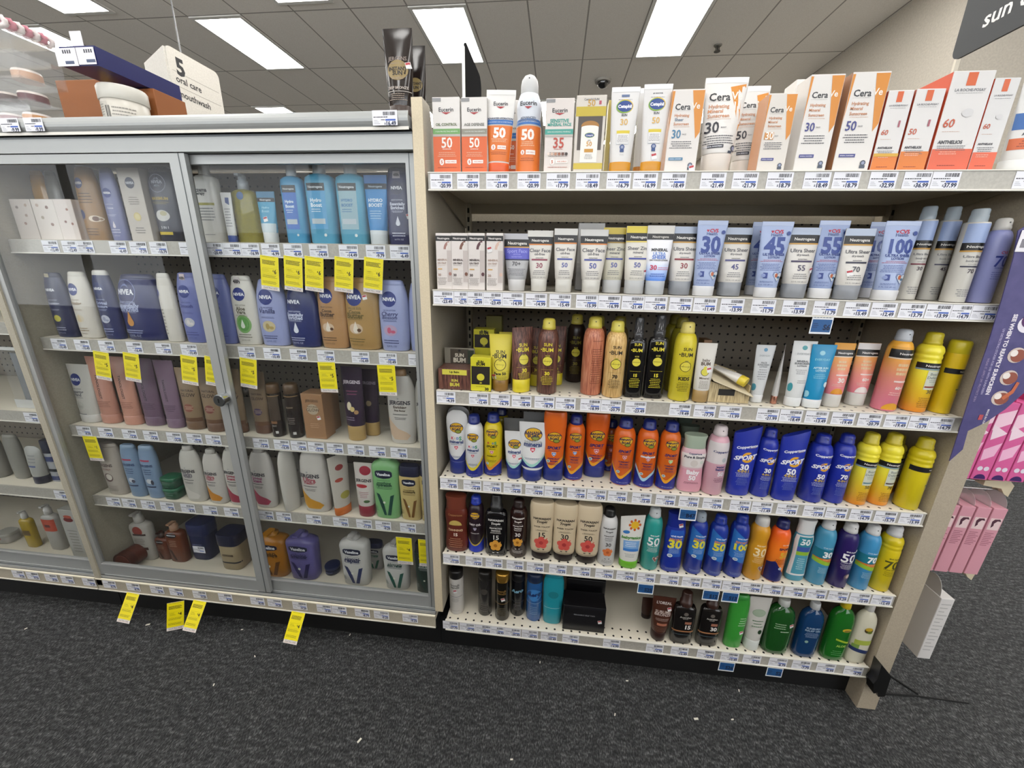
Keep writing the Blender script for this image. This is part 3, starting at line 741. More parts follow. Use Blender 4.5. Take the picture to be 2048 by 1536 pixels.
# hooks with hanging packs on the end of the run
WIRE = mat('c4c4c2', .25, .9); TAGB = mat('c9bca0', .5)
def hook(x0, x1, y, z, label):
    r = empty('peg_hook', (x0, y, z))
    m = MB(); m.cyl((0, 0, 0), (x1 - x0, 0, 0), .0022, .0022, WIRE, 8); m.cyl((0, 0, .022), (x1 - x0 - .04, 0, .022), .0018, .0018, WIRE, 8); m.build('wire', r)
    m = MB(); q = x1 - x0; m.prism([(q - .055, .030), (q, .034), (q + .014, .020), (q + .010, -.012), (q - .002, -.004), (q - .012, .010), (q - .055, .016)], -.014, .014, TAGB); m.build('label_holder', r)
    tag(r, label, 'peg hook')
hook(1.287, 1.452, .075, .700, 'wire peg hook with beige label holder above the pale pink packs')
hook(1.287, 1.452, .075, .440, 'wire peg hook with beige label holder above the white carton')
hook(1.287, 1.49, .075, .975, 'wire peg hook hidden behind the purple card')
PK, PK2, PK3 = mat('c98f9c', .4), mat('d9b0b8', .4), mat('4a2434', .5)
def pack(x, z, top, w_, d_, h_, kind, label, grp, lean):
    r = empty('hanging_carton', (x, .035, z)); r.rotation_euler = (0, lean, 0)
    m = MB()
    c1 = PK if kind == 0 else mat('cf5c94', .35)
    m.bbox(0, w_, 0, d_, -h_, 0, c1, .0008)
    y = -.0004
    if kind == 0:
        m.add([(.003, y, -.028), (w_ - .003, y, -.028), (w_ - .003, y, -.062), (.003, y, -.062)], [(0, 1, 2, 3)], mat('d9c0c0', .5))
        m.add([(.008 + .02 * a, y - .0002, -.03 - .022 * b_) for a, b_ in ((.0, .35), (.2, .05), (.8, .0), (1, .3), (.6, .25), (.3, .6), (.35, .9), (.1, 1.2))], [tuple(range(8))], PK3)
        for k in range(9):
            if k in (0,): continue
            zz = -.066 - .0052 * k; m.add([(.004, y, zz), (w_ - .004 - .004 * (k % 3), y, zz), (w_ - .004 - .004 * (k % 3), y, zz - .0016), (.004, y, zz - .0016)], [(0, 1, 2, 3)], mat('8a5060', .5))
    else:
        m.add([(0.001, y, -.03), (w_ - .001, y, -.015), (w_ - .001, y, -.05), (.001, y, -.07)], [(0, 1, 2, 3)], mat('ecc4d6', .4))
        m.add([(.002, y, -.12), (w_ - .002, y, -.10), (w_ - .008, y, -.135), (.004, y, -.15)], [(0, 1, 2, 3)], mat('e6b0cc', .4))
        m.add([(.001, y - .0001, -.055), (w_ - .001, y - .0001, -.075), (w_ - .006, y - .0001, -.08), (.006, y - .0001, -.095)], [(0, 1, 2, 3)], mat('ead0dc', .4))
        for q in (.3, .68):
            pts = [(w_ * q + .006 * math.cos(2 * PI * k / 12), y - .0002, -h_ + .03 + .006 * math.sin(2 * PI * k / 12)) for k in range(12)]; m.add(pts, [tuple(range(12))], mat('d8d0dc', .4))
        pts = [(w_ / 2 + .013 * math.cos(PI * k / 10), y - .0002, -h_ + .002 + .013 * math.sin(PI * k / 10)) for k in range(11)]; m.add(pts, [tuple(range(11))], mat('3a1a5a', .4))
    m.build('carton_body', r)
    m = MB(); n = 14; m.prism([(d_ / 2 + .03 * math.cos(PI * k / n), .0 + .032 * math.sin(PI * k / n)) for k in range(n + 1)], w_ - .0012, w_ - .0004, clear('hang_tab_plastic', 'cfc4c6', .4, .1) if kind == 0 else mat('c2407c', .35), 'x')
    m.build('hang_tab', r)
    tag(r, label, 'carton', grp)
WH = ('against the beige end panel', 'second out from the panel', 'third out from the panel', 'outermost on its hook')
for i in range(4): pack(1.306 + .036 * i, .668, 0, .032, .07, .20, 0, 'pale pink hanging carton with a face picture, ' + WH[i], 'pale pink cartons on the lower hook', .03)
for i in range(5): pack(1.300 + .040 * i, .945, 0, .037, .08, .20, 1, 'magenta hanging carton, ' + (WH[:3] + ('fourth out from the panel',) + WH[3:])[i], 'magenta cartons behind the purple card', .03)
r = empty('hanging_carton', (1.392, .045, .372)); r.rotation_euler = (0, .0, 0)
m = MB(); m.bbox(0, .034, 0, .075, -.215, 0, mat('cfccca', .5), .001)
for k in range(14): m.box(.005, .029 - .005 * (k % 3), -.0006, -.0001, -.02 - .0125 * k, -.0175 - .0125 * k, mat('a5a3a2', .5))
m.build('carton_body', r)
m = MB(); m.prism([(.0375 + .03 * math.cos(PI * k / 14), .05 * math.sin(PI * k / 14)) for k in range(15)], .002, .003, mat('b9b6b4', .5), 'x'); m.build('hang_tab', r)
tag(r, 'plain white carton hanging alone on the lowest hook', 'carton')

# scraps of paper on the carpet, and the carpet seam
SCR = mat('dcd8cc', .7)
for i, (x, y, s, l) in enumerate(((-1.459, -0.083, 0.0035, 'at the far side'), (-1.066, -0.017, 0.0060, 'by the first coupon'), (-0.671, -0.176, 0.0035, 'below the paired coupons'), (-0.729, 0.006, 0.0035, 'beneath the cabinet edge'), (-0.351, 0.034, 0.0035, 'under the middle of the cabinet'), (-0.169, -0.261, 0.0060, 'low in the picture'), (0.241, -0.254, 0.0035, 'at the bottom edge'), (0.303, 0.017, 0.0035, 'under the foam cans'), (0.574, -0.009, 0.0035, 'under the black carton'), (0.523, -0.112, 0.0035, 'beyond the black carton'), (0.752, -0.095, 0.0060, 'below the tanning bottles'), (0.855, -0.084, 0.0035, 'below the clear tube'), (0.909, 0.003, 0.0035, 'by the dark blue tag'), (-0.615, -0.078, 0.0035, 'near the lone coupon'))):
    m = MB(); a = random.uniform(0, 3); m.box(-s, s, -s * .4, s * .4, 0, .0015, SCR); o = m.build('paper_scrap', None, (x, y, .001)); o.rotation_euler = (0, 0, a)
    tag(o, 'tiny white paper scrap ' + l, 'paper scrap', 'paper scraps on the carpet')
b = MB(); b.prism([(1.30, .046), (1.44, .054), (1.58, .049), (1.58, .047), (1.44, .0505), (1.30, .042)], .0005, .004, mat('08090a', .9), 'z'); struct(b.build('trim_2'))
b = MB(); b.prism([(1.375, .15), (1.379, .152), (1.452, .06), (1.449, .057)], .0005, .004, mat('08090a', .9), 'z'); struct(b.build('trim_3'))

# ---------------------------------------------------------------- printed designs
def heart(p, x, z, r, c):
    k = p.W / p.H / 2
    p.G([(x, z - r * k * 1.1), (x + r, z + r * k * .25), (x + r * .8, z + r * k * .8), (x + r * .35, z + r * k * .85), (x, z + r * k * .45),
         (x - r * .35, z + r * k * .85), (x - r * .8, z + r * k * .8), (x - r, z + r * k * .25)], c)
def shield(p, x, z, r, c, t):
    k = p.W / p.H / 2
    p.G([(x - r * 1.15, z + r * k * 1.2), (x + r * 1.15, z + r * k * 1.2), (x + r * 1.05, z - r * k * .1), (x, z - r * k * 1.25), (x - r * 1.05, z - r * k * .1)], 'f2efef')
    p.G([(x - r, z + r * k), (x + r, z + r * k), (x + r * .9, z - r * k * .1), (x, z - r * k), (x - r * .9, z - r * k * .1)], c)
    p.T(t, z + r * k * .15, r * .55, 'f2f2f2', x=x, b=2)
def petal(p, x, z, r, c, c2):
    k = p.W / p.H / 2
    for i in range(5):
        t = math.radians(90 + 72 * i)
        p.E(x + .56 * r * math.cos(t), z + .56 * r * k * math.sin(t), .46 * r, .46 * r, c)
    p.E(x, z, .3 * r, .3 * r, c2)
    p.G([(x + .05 * r, z), (x + .75 * r, z + .8 * r * k), (x + .9 * r, z + .75 * r * k)], c)
def badge(p, x, z, r, c1='22305c'):
    p.E(x, z, r, r, c1); p.E(x, z, r * .6, r * .6, '8f98b4')
    k = p.W / p.H / 2
    p.B(z - r * k * 1.9, z - r * k * .8, c1, x - r, x + r)

def neut(l1, l2, num, bar, top='b4c0d6', line='c99a4a'):
    def a(p):
        p.B(.885, .998, top); p.B(.785, .9, '121214'); p.B(.765, .785, line)
        p.T('Neutrogena', .842, .66, 'ece9e4', b=1)
        p.T(l1, .68, .8, '55555c', b=1); p.T(l2, .62, .4, '55555c', b=1); p.T('sunscreen', .56, .3, '66666c', b=1)
        p.B(.515, .54, bar, -.72, .72); p.T(num, .435, .26, bar if bar != '2a2a40' else '4a4a55', b=1)
        p.L(.36, .275, 3, .5, '77777a'); p.T('3.0 FL OZ (88 mL)', .238, .5, '77777a')
    return a
def cvs(num):
    def a(p):
        p.B(.945, .998, 'b7c5e2')
        heart(p, -.28, .87, .09, 'b82040'); p.T('CVS', .87, .28, 'b82040', x=.12, b=2); p.T('Health', .83, .36, '44548c', b=1)
        p.T(num, .69, .74 if len(num) > 2 else .64, '28418e', b=2, vs=1.15)
        p.T('ULTRA SHEER', .575, .68, '2a3f86', b=2); p.T('LOTION', .537, .36, '2a3f86', b=2)
        p.L(.51, .475, 2, .72, 'b04a5c', x=-.05); p.L(.46, .36, 5, .62, '4c5f9e', x=-.1)
        p.B(.26, .335, '2b4088', -.62, -.3); p.E(-.46, .297, .12, .12, '8797c6')
        heart(p, .42, .29, .34, '6f7fae'); heart(p, .42, .285, .28, 'cfd5dc'); p.E(.32, .30, .1, .14, 'b8603c'); p.E(.48, .275, .1, .08, '3e6a88')
        p.L(.225, .2, 2, .5, '3b4f92', x=-.2); p.T('3 FL OZ (89 mL)', .175, .42, '4c5f9e', x=-.2); p.E(.74, .85, .13, .13, '2c4590')
    return a
def mist(num, bar):
    def a(p):
        p.B(.64, .845, '9fb2dc'); p.B(.565, .645, '121214'); p.B(.548, .565, 'c99a4a'); p.T('Neutrogena', .605, .8, 'ece9e4', b=1)
        p.T('Ultra Sheer', .5, .82, '77777c', b=1); p.T('body mist', .455, .6, '88888c', b=1); p.T('sunscreen', .42, .4, '88888c')
        p.B(.385, .4, bar, -.8, .8); p.T(num, .345, .3, '4a3a44', b=1); p.L(.15, .06, 4, .6, '88888c')
    return a
def eucbox(title, band, num, t2='5', low='df6326', lowz=.5):
    def a(p):
        p.B(.0, lowz, low); p.B(.945, .99, '8f8f90', -.98, -.35)
        p.T('Eucerin', .845, .55, '2a2a30', b=1); p.G([(-.35, .81), (.35, .81), (0, .782)], 'a8262e')
        if '|' in title:
            q = title.split('|'); p.T(q[0], .71, .66, band, b=2); p.T(q[1], .66, .84, band, b=2)
        else: p.T(title, .655, .78, '6d7a55' if band == '6ea35a' else '7a7a72', b=2)
        p.B(.53, .6, band); p.T('SKIN NOURISHING MINERALS' if lowz < .1 else '7 SUN PROTECTING BENEFITS', .565, .82, 'dfe8df'); p.B(.5, .53, 'b9b2aa')
        lc = 'f2ece6' if lowz > .1 else 'b8402c'
        p.T(num, .42, .42, lc, b=1, vs=1.1); p.L(.345, .325, 1, .42, lc); p.L(.3, .23, 3, .7, 'e8b090' if lowz > .1 else '8a7a74')
        if lowz < .1:
            for i, cc in enumerate(('e6d6ca', 'd8b8a4', 'b98568', '9a5c40', '6a3c2c', '33221c')): p.E(-.7 + .26 * i, .27, .1, .1, cc)
        p.B(.145, .19, 'f2ece8', -.15, .7); p.T('AGE SHIELD', .168, .34, 'c0603a', x=.3, b=1); p.E(-.4, .165, .17, .22, 'f2ece8'); p.T('5', .165, .07, 'c0603a', x=-.4, b=2)
        p.L(.1, .08, 1, .75, '9a3c1c')
    return a
def euc(low=.56, can=0):
    def a(p):
        p.B(low, low + .015, 'bcb4ac'); p.B(low + .015, low + .07, '2f6cb4')
        p.B(0 if can else .152, low, 'e07428'); 
        s = .07 if can else 0
        p.T('Eucerin', .84 - 2 * s, .5 if not can else .66, '2a2a30', b=1); q = .80 - 2 * s; p.G([(-.3, q + .005), (.3, q + .005), (0, q - .02)], 'a8262e')
        if can: p.T('ADVANCED', .56, .6, '6a7488', b=2); p.T('HYDRATION', .535, .66, '6a7488', b=2)
        else: p.T('ADVANCED HYDRATION', .665, .86, '3a4a6a', b=2)
        p.T('HYALURONIC ACID & HUMECTANTS', low + .042, .8, 'dfe8f2')
        p.T('50', low - .085, .42 if not can else .5, 'f6efe8', b=2); p.L(low - .15, low - .2, 3, .6, 'f0c8a0')
        z = low - .26; p.B(z - .022, z + .022, 'f2ece8', -.1, .62); p.T('AGE SHIELD', z, .3, 'c0603a', x=.26, b=1); p.E(-.36, z, .15, .17, 'f2ece8'); p.T('5', z, .06, 'c0603a', x=-.36, b=2)
        p.L(z - .05, z - .09, 2, .55, 'a8501c')
    return a
def cetbox(p):
    p.B(.31, .80, '4a4038', -.82, .82)
    p.B(.74, .86, 'c2ac2c'); p.T('Cetaphil SUN', .95, .5, '66666a', b=1); p.T('50', .905, .26, 'c99a3a', b=1); p.B(.885, .93, 'b85060', .5, .66)
    p.B(.06, .14, 'c9b23a')
    p.E(0, .62, .6, .3, 'a9742a'); p.B(.15, .60, 'eeebe6', -.58, .58); p.E(0, .6, .58, .12, 'eeebe6')
    p.E(0, .5, .34, .16, '9fb84a'); p.E(0, .5, .31, .13, '1f3f86'); p.T('Cetaphil', .5, .24, 'f0f0f4', b=1); p.T('SUN', .435, .1, '444444', b=1)
    p.T('50', .39, .2, 'd0952c', b=1); p.B(.28, .325, 'c8902c', -.3, .3); p.L(.26, .19, 4, .3, '888888')
def cet(num):
    def a(p):
        p.B(.885, .915, '5d6f94', -.28, .28) if num == '30' else (p.T('#1 DOCTOR', .9, .34, '55555c', b=2))
        p.L(.865, .85, 1, .5, '888888')
        p.E(0, .78, .58, .44, 'd8b62c'); p.E(-.05, .775, .56, .42, '7fa83e'); p.E(0, .78, .53, .36, '1f4088'); p.T('Cetaphil', .78, .48, 'f2f2f6', b=2)
        p.T('SUN', .68, .2, '55555c', b=2); p.T(num, .6, .28, 'd8ae5c', b=1)
        p.B(.34, .5, 'b9bfcb', -.52, .52); p.B(.345, .495, 'e6e4e2', -.5, .5); p.B(.465, .5, 'd9c236', -.52, .52); p.L(.45, .36, 6, .4, '77777c'); badge(p, 0, .305, .17, '26457f')
        p.T('3 FL OZ', .215, .14, '888888')
    return a
def cerave(num, nc, l2='Mineral', body=0, tube=0, box30=0):
    def a(p):
        b = .22 if tube else .0
        p.G([(.22, .985 if not tube else .93), (.96, .985 if not tube else .93), (.96, .5), (.72, .42)] if not tube else [(.18, .9), (.9, .93), (.9, .55), (.72, .45)], 'd98a2c')
        if not tube: p.G([(-1, .98), (-.85, .98), (-.97, .6), (-1, .5)], 'd98a2c')
        p.T('Cera', .80, .48, '26262c', x=-.28, b=1); p.T('Ve', .81, .26, 'f3ece2', x=.52, b=1)
        p.L(.755, .75, 1, .5, '8a8a8e', x=-.28)
        p.T('Hydrating', .70, .46, 'cc8a5e', x=-.28, b=1); p.T(l2, .65, .34 if l2 == 'Mineral' else .27, 'cc8a5e' if l2 == 'Mineral' else '55708a', x=-.42, b=1); p.T('Sunscreen', .60, .48, 'cc8a5e', x=-.26, b=1)
        p.L(.57, .56, 1, .6, 'd8a888', x=-.2)
        if box30: p.B(.43, .52, 'cc8a40', -.85, -.2)
        p.T(num, .48, .3, 'f2efe8' if box30 else nc, x=-.5, b=1, vs=1.15); p.T('BODY' if body else 'FACE', .475, .13, '77777c', x=.0, b=1)
        p.L(.4, .3, 4, .72, '55555c', x=-.12); 
        zb = .26 if tube else .16
        p.B(zb, zb + .035, nc, -.8, .1); p.T('MINERAL SUNSCREEN', zb + .017, .38, 'e6e6ee', x=-.36, b=1); badge(p, .6 if tube else .62, zb if tube else .1, .15, '3f4a5c')
        if tube: p.B(.2, .206, 'b5aea6')
    return a
def lrp(num, low, lz=.2, big=0):
    def a(p):
        p.B(0, lz, low); p.B(.86, .985, 'd9622e', -.28, .18)
        p.T('LA ROCHE-POSAY', .82, .74, '77777c', b=1); p.L(.795, .785, 1, .76, '88888c')
        p.T(num, .5, .28, 'c4512c', x=-.55, b=1, sh=.1); p.L(.42, .41, 1, .5, 'cc9a80', x=-.35)
        p.T('ANTHELIOS', .31, .6, '3c3c44', x=-.22, b=2); p.L(.28, .22, 3, .75, '66666a', x=-.12)
        p.L(lz - .02, lz - .06, 2, .55, 'f0b8a0', x=-.2); p.L(.08, .06, 1, .6, '8c3016', x=-.1)
        if not big: p.B(.56, .64, 'a85a68', .35, .5)
        else: p.E(.2, .6, .28, .2, 'd5d3d3')
    return a
def uvtint(c, fade=0):
    t = '4a3a38' if not fade else 'b59d90'
    def a(p):
        p.B(.865, .955, '161414'); p.T('Neutrogena', .91, .78, 'ece6e2', b=1)
        p.E(.72, .72, .72, .95, c, 90, 180); p.E(.72, .72, .42, .6, 'e6dfd9', 90, 180)
        p.B(.14, .7, 'c7bcb8', .42, .97); p.B(.7, .84, 'ddd6d0', .5, .9)
        p.T('MINERAL', .535, .62, t, x=-.2, b=2); p.T('UV-TINT', .475, .56, t, x=-.26, b=2); p.L(.445, .43, 1, .5, t, x=-.3); p.B(.36, .38, 'd6a860', -.8, -.25)
        p.T('30', .265, .2, t, x=-.62, b=2); p.E(.78, .285, .19, .22, c); p.L(.22, .08, 6, .6, '99918c', x=-.3)
    return a
def sbum(num, col='e8d63c', ink=None, z=0, ring=1, word=None):
    ink = ink or col
    def a(p):
        p.T('SUN', .675 + z, .40, ink, b=1); p.T('BUM', .605 + z, .54, ink, b=1); p.E(-.62, .605 + z, .06, .06, ink)
        if ring: p.E(0, .455 + z, .5, .5, '1a1512')
        p.E(0, .455 + z, .45, .45, 'e0d24a'); p.B(.452 + z, .457 + z, '5a4a1a', -.42, .42); p.B(.52 + z, .535 + z, 'e0d24a', -.2, .2); p.B(.523 + z, .532 + z, '1a1512', -.15, .15)
        p.L(.345 + z, .338 + z, 1, .8, ink)
        if word: p.T(word, .30 + z, .5, ink, b=2)
        else: p.T(num, .29 + z, .24, ink, b=2)
        p.L(.255 + z, .13 + z, 6, .6, ink, h=.3)
    return a
def bboat(kids='', sub='SPORT', shc='c8304a', num='50', wave='e8a028', low='1f2a86', ink='1f2468', logo=.70, lz=.12, t3=('CLINICALLY', 'PROVEN'), white=0):
    def a(p):
        f = lambda u: lz + .16 * u * u + (.03 * math.sin(4 * u) if not white else .02 * u)
        if not white or wave != 'x': p.B(f, lambda u: f(u) + .05, wave)
        if p.kind in ('can', 'waistcan'): p.B(0, f, low)
        else: p.B(p.secs[0][0] + .003, lambda u: max(p.secs[0][0] + .008, f(u)), low)
        p.E(0, logo, .62, .46, '1b1b3c'); p.E(0, logo, .58, .42, 'e2b01e'); p.E(.16, logo - .055, .3, .2, '6b5a1c'); p.E(.16, logo - .055, .22, .13, '8f9a3a')
        p.T('BANANA', logo + .025, .58, '1b1b50', b=2, rot=.04); p.T('BOAT', logo - .022, .4, '1b1b50', b=2, rot=.04)
        z = logo - .16
        if kids: 
            for i, (ch, cc) in enumerate(zip('KIDS', ('c8304a', 'e09a20', '3a7ac0', '3a9a6a'))): p.T(ch, z, .11 if ch != 'I' else .03, cc, x=-.36 + .24 * i, b=2)
            z -= .055
        p.T(sub, z, .56 if sub.isupper() else .62, ink, b=2, sh=.25 if sub == 'SPORT' else 0)
        p.L(z - .035, z - .055, 1, .5, ink); shield(p, 0, z - .095, .17, shc, num)
        if t3: p.T(t3[0], z - .16, .5, ink, b=2); p.T(t3[1], z - .20, .38, ink, b=2)
        p.L(z - .225, z - .26, 2, .55, ink)
        if not white: p.E(-.45, lz + .1, .15, .15, 'dfe3e6'); p.E(-.45, lz + .1, .11, .11, '7f9fa0')
        if p.kind.endswith('can'): p.T('NET WT 6 OZ (170 g)', .05, .5, 'c9cede')
    return a
def copper(num, s=1):
    def a(p):
        t = .76 if p.kind == 'slant' else .72
        p.T('Coppertone', t, .76, 'e6e8f2', b=2); p.L(t - .02, t - .03, 1, .3, 'c8a24a', x=.4)
        z = t - .16; p.E(0, z, .62, .62, '2c3fae'); p.E(.1, z, .44, .44, 'e3a62c'); p.E(.1, z, .24, .24, '2236a0')
        p.G([(-.4, z + .005), (.1, z + .03), (.6, z + .09), (.5, z + .03), (0, z - .02), (-.5, z - .06)], '2236a0')
        p.T('SPORT', z, .78, 'f0f0f6', b=2, sh=.3, rot=.06); p.T(num, z - .145, .34, 'f0f0f6', b=2); p.T('4-IN-1', z - .205, .46, 'c9ab52', b=2); p.L(z - .23, z - .30, 4, .6, 'b9bfe0'); p.L(z - .31, z - .43, 6, .45, '6f7dc0')
    return a
def ht(num, ink, c1, c2, l=('SHEER TOUCH', ''), z=0):
    def a(p):
        p.T('HAWAIIAN', .755 + z, .68, ink, b=2); p.T('Tropic', .70 + z, .42, ink, b=2, sh=.25, rot=.05); p.L(.655 + z, .65 + z, 1, .55, ink)
        if l[1]: p.T(l[0], .62 + z, .55, ink, b=2); p.T(l[1], .58 + z, .42, ink, b=2)
        else: p.T(l[0], .61 + z, .62, ink, b=1)
        p.L(.56 + z, .53 + z, 2, .5, ink); p.T(num, .465 + z, .32, ink, b=1); petal(p, 0, .325 + z, .56, c1, c2)
        p.E(-.2, .2 + z, .1, .04, ink); p.E(.2, .205 + z, .08, .05, ink); p.L(.175 + z, .12 + z, 3, .7, ink, h=.25)
    return a
def cvsport(num, z=0, lite='2f74c4'):
    def a(p):
        if p.kind == 'waist': p.B(lambda u: .28, .74, '2458b8', -.6, .75)
        else: p.B(lambda u: .22 + .12 * (1 - u) * .5, lambda u: .80 - .2 * (u + 1) * .5 + (0 if u < .6 else -.1), lite, -.9, .85)
        heart(p, -.45, .66 + z, .06, 'e8eef6'); p.T('CVS Health', .66 + z, .55, 'dfe8f4', x=.1, b=2)
        p.T('SPORT', .60 + z, .6, 'd8894a', b=2); p.T(num, .52 + z, .68 if len(num) < 3 else .85, 'e8dc3a', b=2); p.T('CLEAR SPRAY', .455 + z, .5, '8fb8e0', b=1)
        p.L(.435 + z, .36 + z, 4, .6, 'a8c4e6'); p.E(-.35, .32 + z, .24, .2, 'e4e8ea'); p.E(-.35, .32 + z, .18, .13, '9fb0bc'); p.L(.09, .05, 2, .6, '7f90c0')
    return a
def cvscan(num, ink='f2f2f2', z=0, l='CLEAR SPRAY', pic=1):
    def a(p):
        heart(p, -.35, .60 + z, .05, ink); p.T('CVS Health', .60 + z, .5, ink, x=.06, b=2); p.T(num, .5 + z, .7, ink, b=1, vs=1.05); p.T(l, .425 + z, .6, ink, b=1)
        p.L(.40 + z, .32 + z, 5, .62, ink, h=.25)
        if pic: heart(p, .45, .2, .4, 'b9b4ae'); heart(p, .45, .2, .32, '8a5a50'); p.E(.5, .21, .12, .12, 'd8c8bc')
    return a
def ban(c1, c2, c3, num):
    def a(p):
        p.B(.44, .58, c1); p.B(lambda u: .40 - .03 * u, lambda u: .44, c2); p.B(lambda u: .34 - .03 * u, lambda u: .40 - .03 * u, c3)
        p.T('CVS Health', .61, .5, 'dfeaee', b=1); p.T(num, .505, .5, 'f4f6f6', x=.1, b=2); p.L(.43, .41, 1, .5, 'f0c8a8', x=.2); p.L(.3, .2, 5, .5, 'a9cede')
    return a
def beach(num, bar, low=0):
    def a(p):
        p.B(.565, .635, '121218'); p.T('Neutrogena', .6, .72, 'ece6e2', x=.1, b=1); p.B(.545, .565, '8fa7b0')
        p.B(.30, .54, 'd3d6c4', -.35, .95); p.T('Beach', .5, .42, '7a7f80', x=.25, b=1); p.T('Defense', .455, .56, '7a7f80', x=.25, b=1); p.L(.43, .39, 2, .45, '8a8f90', x=.3)
        p.B(.325, .345, bar, -.3, .85); p.T(num, .275, .26, '6b6240', x=.2, b=1); p.L(.2, .06, 6, .6, 'a5722c', x=.1)
    return a
def sunset(num, z=0, c='e0b8a8'):
    def a(p):
        p.B(.80 + z, .9 + z, '121214'); p.T('Neutrogena', .85 + z, .7, 'ece6e2', x=.15, b=1); p.B(.785 + z, .8 + z, 'e8d8c8')
        p.L(.74 + z, .58 + z, 3, .5, 'e8c79a', h=.6); p.B(.5 + z, .52 + z, 'ecd9d2', -.4, .9); p.T(num, .43 + z, .32, 'efe3dd', x=.15, b=2); p.L(.38 + z, .33 + z, 2, .6, c)
    return a
def nivea(l1, l2, ink, logo='1c2f7c', deco=None, z=0, x=-.1, ring=0, l0='BODY LOTION', sh=0):
    def a(p):
        if ring: p.E(x, .74 + z, .52, .52, ring); 
        p.E(x, .74 + z, .49, .49, logo); p.T('NIVEA', .74 + z, .42, 'e9ebf2', x=x, b=2)
        p.T(l0, .585 + z, .42, ink, x=x, b=1); p.T(l1, .535 + z, .56 if len(l1) > 5 else .36, ink, x=x, b=1 + (not sh), sh=sh); 
        if l2: p.T(l2, .485 + z, .52 if len(l2) > 5 else .36, ink, x=x, b=1 + (not sh), sh=sh)
        p.L(.45 + z, .42 + z, 2, .5, ink, x=x)
        if deco: deco(p, x, .30 + z)
        p.L(.17, .10, 2, .6, ink, x=x); p.T('16.9 FL OZ', .07, .36, ink, x=x)
    return a
def drop(c='dfe3ee', c2=None):
    def a(p, x, z):
        if c2: p.E(x, z, .42, .3, c2)
        k = p.W / p.H / 2
        p.E(x, z - .02, .17, .17, c); p.G([(x - .16, z - .01), (x + .16, z - .01), (x, z + .42 * k)], c)
    return a
def leafd(c, c2):
    def a(p, x, z):
        p.E(x, z, .45, .36, c); p.E(x - .08, z, .14, .2, c2); p.E(x + .18, z - .02, .16, .1, c2)
    return a
def jerg(l1, l2, ink='35353c', c2='a8505c', splash=None, z=0, x=0):
    def a(p):
        p.E(x - .1, .63 + z, .07, .07, 'a9a9a9'); p.T('JERGENS', .575 + z, .72, ink, x=x, b=2); p.T(l1, .515 + z, .46, c2, x=x, b=2); p.T(l2, .47 + z, .4, c2, x=x, b=2)
        p.L(.43 + z, .40 + z, 1, .55, ink, x=x); p.L(.38 + z, .34 + z, 2, .45, ink, x=x)
        if splash:
            p.G([(-.88, .36), (-.6, .30), (-.2, .22), (.4, .17), (.65, .12), (.4, .06), (-.5, .06), (-.8, .12)], splash); p.E(.1, .13, .25, .16, splash)
    return a
def vas(ink, vcol, l1, l2, big=1, plate='151c3c'):
    def a(p):
        t = .72
        p.G([(-.62, t + .03), (-.5, t + .052), (0, t + .062), (.5, t + .052), (.62, t + .03), (.62, t - .03), (.45, t - .056), (0, t - .072), (-.45, t - .056), (-.62, t - .03)], plate)
        p.T('Vaseline', t - .002, .48, 'eceef2', b=2); p.L(.63, .615, 1, .5, ink); p.T(l1, .585, .5, ink, b=1); p.T(l2, .55, .56, ink, b=2); p.L(.52, .48, 2, .6, ink)
        p.G([(-.62, .42), (-.38, .40), (-.12, .26), (.04, .06), (-.14, .06)], vcol); p.G([(.66, .40), (.40, .38), (.1, .06), (.34, .06)], vcol); p.E(-.08, .27, .09, .09, 'e6ead8')
        p.L(.2, .12, 3, .16, ink, x=-.72)
    return a
def hydro(l1, l2, panel, z=0, ink='dfeef6'):
    def a(p):
        p.B(.17, .67, panel, -.72, .55); p.B(.605, .69, '1c2428', -.75, .55); p.T('Neutrogena', .648, .52, 'dfe6ea', x=-.1, b=1)
        p.T(l1, .50, .4, ink, x=-.15, b=2); p.T(l2, .445, .4, ink, x=-.15, b=2); p.L(.41, .36, 2, .35, ink, x=-.2); p.B(.23, .29, 'b9c6cc', -.6, .4); p.E(.3, .1, .1, .1, 'dfe8e6')
    return a
def plain(*a): return None

# ---------------------------------------------------------------- products, shelf by shelf; dim back-row copies carry shade in their colours
# top open shelf
P('R1','box',0.0385,0.0425,1.4230,0.061,0.1496,0.045,'e2deda',None,'orange and grey carton with a green band marked fifty',eucbox('OIL CONTROL','6ea35a','50'))
P('R1','box',0.1005,0.0425,1.4230,0.05662,0.1483,0.045,'e2deda',None,'orange and grey carton with a taupe band marked fifty',eucbox('AGE DEFENSE','8e8a7c','50'))
P('R1','tube70',0.1532,0.03184,1.4230,0.06397,0.1643,0.03199,'e6e3e0','dc5a22','orange tube with a blue band leaning before two cartons',euc(.58),crimp='ecebe8',ry=.03)
P('R1','box',0.1765,0.1075,1.4230,0.027,0.1637,0.045,'e2deda',None,'orange carton mostly hidden behind the leaning tube',eucbox('ADVANCED','2f6cb4','50'))
P('R1','domecan',0.2175,0.04734,1.4230,0.05469,0.1949,0.05469,'d9dde6','c9c9c9','orange and silver spray can with a domed white cap',euc(.48,1))
P('R1','box',0.285,0.0425,1.4230,0.06,0.1428,0.045,'dcd3cd',None,'pale grey carton with teal band and skin tone dots',eucbox('SENSITIVE|MINERAL FACE','3f9c8e','35',low='dcd3cd',lowz=.012))
P('R1','box',0.35,0.04,1.4230,0.062,0.1469,0.04,'d5cdc4',None,'window carton with yellow bands showing a small white bottle',cetbox)
P('R1','box',0.3935,0.075,1.4230,0.009,0.1509,0.03,'cdbb6a',None,'narrow yellow carton edge between window carton and white tube')
